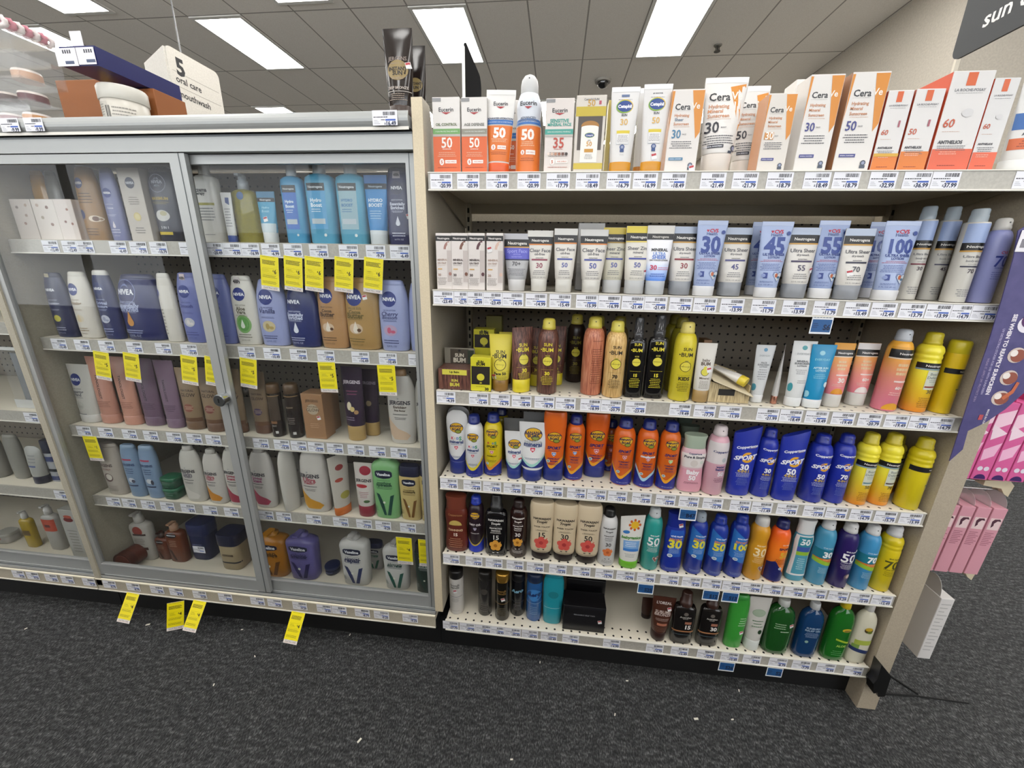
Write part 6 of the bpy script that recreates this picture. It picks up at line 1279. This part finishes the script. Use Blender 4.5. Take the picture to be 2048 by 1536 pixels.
# far cabinet
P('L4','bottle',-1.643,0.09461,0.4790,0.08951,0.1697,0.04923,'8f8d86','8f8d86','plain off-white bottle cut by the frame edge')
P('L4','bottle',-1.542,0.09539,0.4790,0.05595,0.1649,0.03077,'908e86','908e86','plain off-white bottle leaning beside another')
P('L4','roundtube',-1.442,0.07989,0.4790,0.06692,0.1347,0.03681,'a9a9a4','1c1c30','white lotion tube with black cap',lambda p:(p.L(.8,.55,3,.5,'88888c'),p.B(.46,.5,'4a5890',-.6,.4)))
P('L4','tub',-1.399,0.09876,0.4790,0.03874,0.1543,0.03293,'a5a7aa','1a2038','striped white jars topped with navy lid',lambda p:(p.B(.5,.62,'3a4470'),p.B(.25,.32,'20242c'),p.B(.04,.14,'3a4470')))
P('L5','pump',-1.64,0.1129,0.1660,0.0468,0.1519,0.02574,'b89c2c','cfcdc8','small yellow oil bottle with white cap',lambda p:(p.B(.35,.5,'6a5424',-.7,.7),),rough=.15)
P('L5','pump',-1.533,0.1158,0.1660,0.05755,0.1855,0.03165,'b5b3ac','c9c7c2','white pump bottle with red hang tag',lambda p:(p.B(.45,.72,'c0523c',-.95,.95),p.B(.54,.6,'6a3030',-.4,.4)))
P('L5','box',-1.399,0.1,0.1660,0.065,0.2013,0.04,'b9b7b1',None,'white carton with red and brown emblem',lambda p:(p.E(0,.8,.6,.3,'7a2c2c'),p.E(0,.86,.5,.2,'c05a48'),p.L(.6,.1,8,.6,'99968f')))
P('L5','tub',-1.776,0.1263,0.1660,0.06182,0.04019,0.05254,'b5b2ac','bab7b0','white bag-like pouch with red mark',lambda p:p.E(-.2,.6,.5,.24,'b04a44'))
# on top of the cabinet
P('T','jar',-0.8384,0.1202,1.5320,0.1005,0.1085,0.1005,'d6d1c6','d9d5cb','round white tub with printed barcode',lambda p:(p.B(.12,.64,'cfcabf',-.8,.0),p.L(.6,.2,8,.3,'8a867e',x=-.5),p.B(.25,.55,'55524e',-.12,-.04),p.B(.25,.55,'55524e',.0,.03),p.B(.25,.55,'55524e',.06,.1),p.L(.55,.2,5,.4,'9a968e',x=.55)))
P('T','fattube74',-0.08011,0.07086,1.5320,0.06728,0.1896,0.04171,'231a17','3a2a22','glossy dark bronze instant sun tube',lambda p:(p.T('JERGENS',.69,.62,'8a7c74',b=1),p.L(.65,.63,1,.5,'8a7c74'),p.E(0,.57,.7,.6,'8f7a4c'),p.T('INSTANT',.585,.62,'1a1612',b=2),p.T('SUN',.54,.34,'1a1612',b=2),p.L(.5,.47,2,.5,'9a8a7c'),p.T('DEEP BRONZE',.385,.7,'c0b4aa',b=1),p.B(.345,.35,'cfc6be'),p.L(.33,.25,4,.6,'9a8a7c')),stk=(.7,.62),rough=.15)
P('T','fattube74',-0.06711,0.1457,1.5320,0.05072,0.1902,0.03145,'1f1715','3a2a22','second dark bronze tube tucked behind',lambda p:(p.E(0,.57,.7,.6,'7a683c'),p.T('INSTANT',.585,.62,'1a1612',b=2),p.T('SUN',.54,.34,'1a1612',b=2),p.L(.33,.25,4,.6,'9a8a7c')),rough=.15)


# ---------------------------------------------------------------- things on top of the cabinet, at its far end
CL = M_('clear')
r = empty('clear_organizer', (-.95, 0, 1.534))
m = MB()
for z in (0, .045, .09, .14, .178): m.box(-.40, 0, -.01, .084 if z > .06 else .06, z, z + .0025, CL)
m.box(-.0025, 0, -.01, .084, .0925, .178, CL); m.box(-.0025, 0, -.01, .06, .0025, .09, CL); m.box(-.4, -.0025, .0815, .084, .0925, .178, CL); m.box(-.4, -.0025, .0575, .06, .0025, .09, CL); m.box(-.4, -.0025, -.01, -.0075, .0025, .178, CL); m.box(-.0025, 0, -.01, .084, .1805, .196, CL)
m.build('tray_tiers', r)
tag(r, 'tiered clear plastic organizer standing at the dim end of the cabinet top', 'organizer')
for i, (x, y, z, c1, l) in enumerate(((-.985, .03, .0475, '5a2430', 'burgundy compact with a pale ring in the clear organizer'), (-.985, .028, .0028, 'b8782c', 'amber compact on the lowest organizer tier'), (-1.05, .03, .0028, '8a5a5c', 'rosy compact on the lowest organizer tier'),
        (-.985, .03, .0928, 'c9a48c', 'tan compact on the middle organizer tier'), (-1.05, .03, .0475, '4a2a2c', 'dark plum compact beside the burgundy one'))):
    r = empty('compact', (x, y, 1.534 + z)); m = MB(); m.cyl((0, 0, .0005), (0, 0, .016), .026, .026, mat(c1, .3), 24); m.build('case', r)
    m = MB(); m.cyl((0, 0, .016), (0, 0, .021), .026, .024, mat('d8cfc8', .3), 24); m.build('lid', r); tag(r, l, 'cosmetics', 'compacts in the organizer')
def torus(m, R, rr, mm, c=(0, 0, 0), n=18, k=9, w=.0):
    m.loft([[(c[0] + (R + rr * (1 + w * math.sin(7 * t)) * math.cos(a)) * math.cos(t), c[1] + rr * math.sin(a), c[2] + (R + rr * (1 + w * math.sin(7 * t)) * math.cos(a)) * math.sin(t)) for a in [2 * PI * j / k for j in range(k)]] for t in [2 * PI * i / n for i in range(n + 1)]], mm, False, False)
for i in range(7):
    m = MB(); pk = i % 2; torus(m, .0085, .0052, mat('b5707e' if pk else 'd8cfcd', .6), (0, 0, .0145), w=.3); o = m.build('hair_tie', None, (-.968, -.006 + .0145 * i, 1.7145 + (.0002 if i < 6 else 0))); o.rotation_euler = (0, 0, .5)
    tag(o, ('pink' if pk else 'white') + ' scrunched hair tie ' + ('at the picture edge', 'next to the edge one', 'third along', 'fourth along', 'fifth along', 'sixth along', 'nearest the blue tray')[i] + ' atop the clear organizer', 'hair tie', 'hair ties atop the organizer')
NB = mat('141a58', .3)
r = empty('tray', (-.858, .05, 1.664))
m = MB(); m.box(-.0465, .0475, 0, .22, 0, .004, NB); m.build('tray_floor', r)
m = MB(); m.box(-.0465, -.0445, 0, .22, .004, .040, NB); m.box(.0455, .0475, 0, .22, .004, .040, NB); m.box(-.0445, .0455, 0, .002, .004, .040, NB); m.box(-.0445, .0455, .218, .22, .004, .040, NB); m.box(-.0445, .0455, .06, .062, .004, .03, NB); m.build('rim', r)
tag(r, 'navy blue plastic tray jutting out above the brown cardboard', 'tray')
o = MB(); o.bbox(-1.10, -.955, .18, .34, 1.532, 1.69, mat('8f5426', .6), .001); o = o.build('carton'); tag(o, 'brown cardboard carton behind the clear organizer', 'carton')
o = MB(); o.bbox(-.95, -.80, .172, .268, 1.532, 1.6625, mat('8a5024', .6), .001); o.box(-.946, -.92, .1712, .1718, 1.60, 1.66, mat('c9963c', .4)); o.box(-.915, -.912, .1712, .1718, 1.54, 1.66, mat('c9a47c', .4)); o = o.build('carton'); tag(o, 'brown cardboard carton holding up the navy tray', 'carton')
o = MB(); o.loft([[(-.905 + .026 * math.cos(t) * s_ * (1 + .12 * math.sin(5 * t)), .115 + .02 * math.sin(t) * s_, 1.5335 + z) for t in [2 * PI * k / 20 for k in range(20)]] for s_, z in ((1.2, 0), (1.35, .006), (1.15, .014), (.8, .022), (.3, .026))], mat('1a2044', .5)); o = o.build('cloth_pouch'); tag(o, 'crumpled navy pouch between the brown carton and white tub', 'pouch')
o = MB(); o.box(-.898, -.868, .141, .1435, 1.5325, 1.574, mat('d5d5d8', .5)); o.box(-.889, -.879, .1405, .1409, 1.556, 1.566, mat('8a8a90', .5)); o = o.build('card'); tag(o, 'white card standing behind the navy pouch', 'card')
for x, w_, z0, z1, l in ((-.915, .055, 1.664, 1.70, 'white price card on the front of the navy tray'), (-.858, .046, 1.666, 1.70, 'second price card on the front of the navy tray'), (-.872, .030, 1.7045, 1.735, 'small square white card sticking up from the navy tray')):
    m = MB(); yy = .0475 if z0 < 1.7 else .054; m.box(x, x + w_, yy, yy + .0012, z0, z1, mat('dedbe0', .5))
    for k in range(4):
        if z0 < 1.7: m.box(x + .02 + .006 * k, x + .0235 + .006 * k, yy - .0004, yy, z1 - .011, z1 - .004, mat('44464c', .5))
    if z0 < 1.7: m.box(x + .022, x + .045, yy - .0004, yy, z0 + .004, z0 + .010, mat('44506c', .5))
    o = m.build('price_card'); tag(o, l, 'price tag')

# the wood-print display tray with a baby tube tipped into it, third open shelf
WG = M_('wood_grey'); r = empty('display_tray', (.678, .014, .9166)); m = MB()
m.prism([(0, 0), (.095, 0), (.095, .026), (0, .052)], 0, .002, WG); m.prism([(0, 0), (.095, 0), (.095, .058), (.04, .075), (0, .075)], .088, .090, WG)
m.box(0, .002, .002, .088, 0, .062, WG); m.box(.093, .095, .002, .088, 0, .045, WG); m.box(.002, .093, .002, .088, 0, .002, WG)
m.box(.022, .060, -.0004, 0, .018, .034, mat('1a1714', .5)); m.build('box', r)
m = MB(); m.add([(.002, -.012, .056), (.098, -.012, .020), (.098, .086, .040), (.002, .086, .072), (.002, -.012, .058), (.098, -.012, .022), (.098, .086, .042), (.002, .086, .074)], [(3, 2, 1, 0), (4, 5, 6, 7), (0, 1, 5, 4), (1, 2, 6, 5), (2, 3, 7, 6), (3, 0, 4, 7)], mat('cfc3a6', .5)); m.build('flap', r)
tag(r, 'weathered wood-print display tray with a fallen flap on the third open shelf', 'display tray')
P('R3', 'fattube', .762, .018, .9680, .036, .082, .024, 'dedad2', 'e0c83c', 'small white baby tube lying on the wood-print tray', lambda p: p.T('baby', .7, .4, '5a4a3a', b=1), rx=1.25, ry=0, rz=-2.306)
PRODUCTS.pop()
# ---------------------------------------------------------------- price tags and coupons
WT, INK, BLU = mat('dcdce2', .5), mat('2a2c34', .6), mat('3a5cb0', .5)
def price_tag(x, y, z, price, w_=.050, h_=.0305):
    m = MB(); rnd = random.Random(int(x * 1e4))
    m.box(0, w_, -.0005, 0, -h_, 0, WT)
    def q(a, b_, c_, d_, mm, o=.0007): m.add([(a, -o, c_), (b_, -o, c_), (b_, -o, d_), (a, -o, d_)], [(0, 1, 2, 3)], mm)
    a = w_ * .44
    while a < w_ * .92:
        t = rnd.choice((.0005, .0008, .0014)); q(a, a + t, -.0095, -.0028, INK); a += t + rnd.choice((.0005, .0009))
    a = w_ * .05
    while a < w_ * .62:
        t = rnd.uniform(.0015, .004); q(a, a + t, -.0135, -.0118, INK); a += t + .0008
    q(w_ * .52, w_ * .93, -.0195, -.0163, BLU)
    q(w_ * .34, w_ * .50, -.0182, -.017, INK)
    for k in range(3): q(w_ * .06, w_ * (.2 + .05 * k), -.019 - .003 * k, -.0184 - .003 * k, mat('7a7c86', .6))
    if price:
        v, f, wd = textmesh(price, 2); k = min(.0072, w_ * .5 / wd)
        m.add([(w_ * .94 - k * wd / 2 + k * p[0], -.0007, -.0242 + .0075 * p[1]) for p in v], f, mat('26304e', .6))
        v, f, wd = textmesh('$', 2); m.add([(w_ * .94 - k * (textmesh(price, 2)[2]) - .0016 + .0035 * p[0], -.0007, -.0245 + .0035 * p[1]) for p in v], f, mat('26304e', .6))
    o = m.build('price_tag', None, (x, y, z)); o.rotation_euler = (0, 0, 0)
    return o
TAGS = {
'R1': ((0.005,'20.99'), (0.066,'20.99'), (0.131,'21.49'), (0.2,'20.99'), (0.263,'17.79'), (0.326,'18.49'), (0.391,'16.79'), (0.446,'16.99'), (0.504,'18.49'), (0.583,'21.49'), (0.646,'21.79'), (0.713,'18.79'), (0.784,'18.49'), (0.839,'18.79'), (0.907,'32.99'), (0.969,'36.99'), (1.02,'37.99'), (1.165,'39.99')),
'R2': ((0.002,'23.49'), (0.053,'22.79'), (0.086,'23.99'), (0.124,'23.49'), (0.17,'14.99'), (0.225,'14.99'), (0.281,'15.49'), (0.343,'15.99'), (0.394,'16.99'), (0.447,'21.49'), (0.498,'21.49'), (0.553,'13.79'), (0.606,'11.49'), (0.664,'13.99'), (0.73,'11.79'), (0.795,'13.99'), (0.859,'11.79'), (0.922,'15.49'), (0.976,'12.49'), (1.032,'13.79'), (1.084,'13.99'), (1.133,'14.79'), (1.172,'11.79')),
'R3': ((0,'4.39'), (0.086,'12.49'), (0.142,'16.79'), (0.197,'18.49'), (0.255,'18.79'), (0.308,'18.79'), (0.37,'18.99'), (0.421,'20.79'), (0.48,'23.49'), (0.586,'19.49'), (0.644,'17.79'), (0.703,'11.99'), (0.789,'21.99'), (0.841,'18.49'), (0.898,'13.49'), (0.956,'19.49'), (1.014,'20.79'), (1.071,'19.49'), (1.123,'13.79'), (1.165,'14.79')),
'R4': ((0.001,'15.49'), (0.067,'14.49'), (0.122,'13.99'), (0.179,'14.49'), (0.239,'14.99'), (0.291,'13.49'), (0.352,'13.49'), (0.405,'13.79'), (0.46,'13.99'), (0.523,'13.49'), (0.584,'15.49'), (0.643,'11.99'), (0.703,'12.79'), (0.771,'13.49'), (0.824,'11.49'), (0.885,'13.99'), (0.949,'11.99'), (1.002,'13.49'), (1.059,'14.79'), (1.116,'15.79'), (1.173,'15.99')),
'R5': ((0.001,'11.29'), (0.069,'13.49'), (0.129,'15.49'), (0.191,'12.99'), (0.25,'16.49'), (0.315,'15.99'), (0.383,'16.49'), (0.447,'13.79'), (0.506,'14.79'), (0.563,'9.79'), (0.627,'10.79'), (0.686,'9.49'), (0.741,'9.99'), (0.794,'10.99'), (0.845,'10.79'), (0.899,'10.99'), (0.955,'9.49'), (1.012,'8.69'), (1.067,'9.29'), (1.121,'10.49'), (1.175,'12.49')),
'R6': ((-0.008,'27.79'), (0.046,'27.79'), (0.097,'38.99'), (0.146,'38.99'), (0.189,'39.99'), (0.242,'39.99'), (0.301,'20.49'), (0.367,'7.59'), (0.49,'14.99'), (0.617,'14.79'), (0.689,'12.49'), (0.764,'12.79'), (0.831,'10.49'), (0.893,'5.29'), (0.965,'8.79'), (1.029,'7.79'), (1.095,'8.99'), (1.168,'9.79')),
'C1': ((-1.102,'12.49'), (-1.041,'12.49'), (-0.995,'9.79'), (-0.896,'6.49'), (-0.836,'7.79'), (-0.777,'10.79'), (-0.691,'8.79'), (-0.613,'20.49'), (-0.567,'9.99'), (-0.516,'16.99'), (-0.46,'6.99'), (-0.399,'8.49'), (-0.33,'14.49'), (-0.251,'14.49'), (-0.18,'9.79'), (-0.118,'6.49')),
'C2': ((-1.173,'10.49'), (-1.096,'10.49'), (-1.016,'10.49'), (-0.926,'16.49'), (-0.834,'10.49'), (-0.754,'10.49'), (-0.578,'10.49'), (-0.502,'10.49'), (-0.424,'10.49'), (-0.345,'10.49'), (-0.246,'16.49'), (-0.169,'10.49'), (-0.087,'10.49')),
'C3': ((-1.183,'9.99'), (-1.106,'14.49'), (-1.023,'14.49'), (-0.95,'14.49'), (-0.871,'14.49'), (-0.803,'13.49'), (-0.74,'13.49'), (-0.662,'13.49'), (-0.585,'13.49'), (-0.518,'16.49'), (-0.464,'16.49'), (-0.41,'13.99'), (-0.351,'13.99'), (-0.287,'10.29'), (-0.222,'8.99'), (-0.157,'8.99')),
'C4': ((-1.157,'12.79'), (-1.099,'12.79'), (-1.029,'12.79'), (-0.959,'7.49'), (-0.885,'8.99'), (-0.806,'8.99'), (-0.732,'8.99'), (-0.612,'12.79'), (-0.552,'8.99'), (-0.451,'12.79'), (-0.362,'9.59'), (-0.286,'11.29'), (-0.224,'9.29'), (-0.145,'9.19')),
'C5': ((-1.572,'9.29'), (-1.514,'9.29'), (-1.439,'9.29'), (-1.375,'9.29'), (-1.29,'9.29'), (-1.21,'8.79'), (-1.119,'8.79'), (-1.029,'8.79'), (-0.957,'8.79'), (-0.87,'9.29'), (-0.776,'8.49'), (-0.661,'8.49'), (-0.6,'9.29'), (-0.512,'9.29'), (-0.428,'9.99'), (-0.376,'9.29'), (-0.298,'8.79'), (-0.234,'9.29'), (-0.139,'9.29')),
}
RZ = {'R1': 1.422, 'R2': 1.1686, 'R3': .9152, 'R4': .6618, 'R5': .4084, 'R6': .155, 'C1': 1.272, 'C2': 1.0, 'C3': .722, 'C4': .469, 'C5': .1665}
used, BELOW = set(), {}
for rail, ts in TAGS.items():
    pr = sorted([p for p in PRODUCTS if p[0] == rail], key=lambda p: p[1])
    taken = set()
    for i, (x, price) in enumerate(ts):
        nx = ts[i + 1][0] if i + 1 < len(ts) else 9
        w_ = min(.050, max(.028, nx - x - .0008))
        o = price_tag(x, -.0048 if rail == 'C5' else -.0035 if rail[0] == 'R' else .041, RZ[rail] - .0025, price, w_)
        p = min(pr, key=lambda p: abs(p[1] - x - .025) + (.05 if p[2] in taken else 0))
        n = 0
        while (p[2], n) in used: n += 1
        used.add((p[2], n)); taken.add(p[2])
        where = ('under the ', 'just past the tag for the ', 'two tags beyond that of the ', 'three tags beyond that of the ', 'four tags beyond that of the ', 'five tags beyond that of the ', 'six tags beyond that of the ')[min(n, 6)]
        words_ = p[2].split()
        tag(o, 'price tag %s %s%s' % (price, where, ' '.join(words_[:10 if n == 0 else 6])), 'price tag', 'price tags along the ' + SHELF[rail])
        o['near'] = p[2]
# the far cabinet's tags and one on the ledge
for rail, xs, z in (('L4', (-1.352, -1.300), .478), ('L3', (-1.36,), .757)):
    for k, x in enumerate(xs):
        o = price_tag(x, .041, z - .0025, '9.49'); tag(o, ('price tag under the white lotion tube with black cap' if k == 0 else 'price tag under the striped white jars') if rail == 'L4' else 'price tag under the clear security box in the far cabinet', 'price tag', 'price tags in the far cabinet')
o = price_tag(-.112, -.019, 1.5375, '16.49', .055, .028); tag(o, 'price tag 16.49 on the cabinet ledge beneath the bronze tube', 'price tag')
for x, l in ((-1.03, 'price tag on the cabinet ledge before the clear organizer'), (-.965, 'price tag on the cabinet ledge before the brown carton')):
    o = price_tag(x, -.019, 1.5375, '9.99', .05, .028); tag(o, l, 'price tag')

# blue location tags
for s_, x, z, near in (('S6', .862, 1.1345, 'pale blue lotion tube marked fifty-five'), ('B47', 0.649, .6278, 'pink and white baby bottle'), ('S25', 0.569, .3744, 'teal spray can'), ('S12', 0.747, .3744, 'blue sport can marked fifty'), ('S13', 0.799, .3744, 'blue sport can marked one hundred'),
                       ('S26', 0.832, .1212, 'solid green gel tube bottle'), ('S2', 0.966, .1212, 'bottle of dark green aloe gel')):
    m = MB(); m.box(0, .044, -.0006, 0, -.040, 0, mat('dfe2e6', .5)); 
    def q(a, b_, c_, d_, mm, o=.0008): m.add([(a, -o, c_), (b_, -o, c_), (b_, -o, d_), (a, -o, d_)], [(0, 1, 2, 3)], mm)
    q(.002, .042, -.036, -.008, mat('1f5288', .5))
    for k in range(3): q(.004, .014 + .002 * (k % 2), -.018 - .004 * k, -.0165 - .004 * k, mat('16305a', .5), .001)
    for k in range(6): q(.003 + .0062 * k, .0075 + .0062 * k, -.0045, -.0028, mat('77808c', .5))
    v, f, wd = textmesh(s_, 2); m.add([(.0405 - .0105 * wd / 2 + .0105 * p[0], -.001, -.025 + .0115 * p[1]) for p in v], f, mat('0f1c3c', .5))
    o = m.build('location_tag', None, (x, -.0036, z)); o.rotation_euler = (0, .0, 0)
    tag(o, 'blue tag marked %s hanging below the rail by the %s' % (s_, near), 'shelf tag', 'blue location tags')

# yellow coupons
YE = mat('e8d800', .5); BK = mat('4a4410', .6)
def coupon(x, y, z, amount, label, w_=.050, h_=.086, tilt=0, roll=.12, yaw=0):
    m = MB(); m.box(-w_ / 2, w_ / 2, -.0005, 0, -h_, 0, mat('e2dcd8', .5)); rnd = random.Random(int(abs(x) * 1e4))
    def q(a, b_, c_, d_, mm, o=.0007): m.add([(a, -o, c_), (b_, -o, c_), (b_, -o, d_), (a, -o, d_)], [(0, 1, 2, 3)], mm)
    q(-w_ / 2, w_ / 2, -h_ * .885, -.0004, YE)
    q(-w_ / 2 + .002, w_ / 2 - .002, -h_ * .975, -h_ * .97, mat('b04a50', .5)); q(-w_ / 2 + .002, w_ / 2 - .002, -h_ * .905, -h_ * .9, mat('5a2a30', .5))
    v, f, wd = textmesh('Good Thru 10/28', 1); k = w_ * .78 / wd; m.add([(k * p[0], -.0008, -h_ * .938 + .0028 * p[1]) for p in v], f, mat('4a3a3c', .5))
    def lines(z0, n, p_, wf, th):
        for i in range(n):
            a = -w_ * wf / 2; e = a + w_ * wf * rnd.uniform(.85, 1)
            while a < e:
                t = rnd.uniform(.0016, .0045); q(a, min(a + t, e), -h_ * z0 - p_ * i - th, -h_ * z0 - p_ * i, BK, .0009); a += t + .0006
    lines(.03, 1, .001, .8, .0007); lines(.13, 4, .0028, .78, .0017)
    q(-w_ * .38, w_ * .42, -h_ * .358, -h_ * .354, BK); q(-w_ * .38, w_ * .42, -h_ * .524, -h_ * .52, BK); q(-w_ * .38, -w_ * .375, -h_ * .52, -h_ * .356, BK); q(w_ * .415, w_ * .42, -h_ * .52, -h_ * .356, BK)
    for i in range(3): q(-w_ * .34, -w_ * (.1 - .06 * i), -h_ * (.40 + .035 * i), -h_ * (.39 + .035 * i), BK)
    v, f, wd = textmesh(amount, 2); m.add([(w_ * .30 + .0085 * p[0], -.0009, -h_ * .44 + .0095 * p[1]) for p in v], f, mat('3a3408', .5))
    v, f, wd = textmesh('$', 2); m.add([(w_ * .19 + .004 * p[0], -.0009, -h_ * .415 + .004 * p[1]) for p in v], f, mat('3a3408', .5))
    lines(.56, 3, .0026, .8, .0009); lines(.74, 3, .0026, .82, .0009)
    o = m.build('coupon', None, (x, y, z)); o.rotation_euler = (tilt, roll, yaw)
    tag(o, label, 'coupon', 'yellow coupons')
for x, z, a, near in ((-.440, 1.2395, '6', 'small sky blue gel cream tube'), (-.375, 1.2395, '6', 'slim blue pump bottle'), (-.318, 1.2395, '6', 'wide blue pump bottle with pale panel'), (-.238, 1.2395, '6', 'pump bottle with silver-grey panel'), (-.160, 1.2395, '6', 'bright blue hydrating tube')):
    coupon(x, .0385, z, a, 'yellow six dollar coupon hanging below the %s' % near)
for x, z, a, near in ((-1.013, .9655, '5', 'navy bottle with white cap'), (-.916, .9655, '5', 'extra wide navy bottle'), (-.733, .9655, '5', 'lavender bottle with price sticker'), (-.658, .9655, '5', 'door stile of the cabinet'), (-.550, .9655, '5', 'white aloe bottle'), (-.320, .9655, '5', 'tan cocoa bottle with darker face'), (-.150, .9655, '5', 'lavender cherry blossom bottle')):
    coupon(x, .0385, z, a, 'yellow five dollar coupon hanging below the %s' % near, roll=.13 if x < -.4 else -.02, tilt=-.03)
coupon(-1.142, .0385, .689, '1', 'yellow coupon below the white tube with navy disc', roll=-.02)
coupon(-.135, .0385, .417, '4', 'yellow four dollar coupon below the yellow navy-capped bottle', h_=.1, roll=.0)
coupon(-.064, .0375, .417, '4', 'yellow four dollar coupon cut off by the cabinet stile', h_=.1, roll=.0)
for x, l, tl, yw, dx in ((-1.098, 'yellow coupon nearest the far cabinet dangling over the carpet', -.55, 0, 0), (-0.923, 'shaded yellow coupon turned aside over the carpet', -.30, .5, 0), (-0.847, 'yellow coupon beside the shaded one over the carpet', -.62, 0, 0), (-0.493, 'yellow coupon dangling alone below the cabinet middle', -.60, 0, 0)):
    coupon(x, -.007 if yw == 0 else -.022, .1245, '4', l, .046, .092, tl, .10, yw)

r = empty('jar', (-1.172, .062, .1655)); R_ = .036; m = MB(); m.cyl((0, .0, R_), (0, .05, R_), R_ * .94, R_ * .94, M_('5a2a1c'), 28); m.build('body', r)
m = MB(); m.cyl((0, -.022, R_), (0, 0, R_), R_, R_, M_('4a2014'), 32); m.cyl((0, -.0228, R_), (0, -.022, R_), R_ * .78, R_ * .8, M_('6a3222'), 28); m.build('lid', r)
tag(r, 'round brown jar lying on its side on the cabinet floor', 'lotion', 'products on the cabinet floor')
# loose price card inside the cabinet and the clear security box next door
o = price_tag(-0.932, .085, .262, '', .045, .026); tag(o, 'loose white price card stuck on the navy tub', 'price tag')
r = empty('security_box', (-1.42, .07, .758)); m = MB(); m.box(0, .105, 0, .2, 0, .003, CL); m.box(0, .105, 0, .003, .003, .19, CL); m.box(.102, .105, .003, .2, .003, .19, CL); m.build('shell', r)
m = MB(); m.box(.092, .105, -.002, -.0003, .0, .2, mat('c9c9c6', .4)); m.box(0, .105, -.002, -.0003, .0, .028, mat('b5b5b2', .4)); m.box(0, .105, -.002, -.0003, .19, .2, mat('c9c9c6', .4)); m.build('frame', r)
tag(r, 'clear security box with white frame in the far cabinet', 'security box')
o = MB(); o.bbox(-1.405, -1.33, .085, .2, .7615, .935, mat('8a8d92', .3, .5), .001); o = o.build('carton'); tag(o, 'silver grey carton inside the clear security box', 'carton')
for m_ in bpy.data.materials: m_.use_fake_user = False
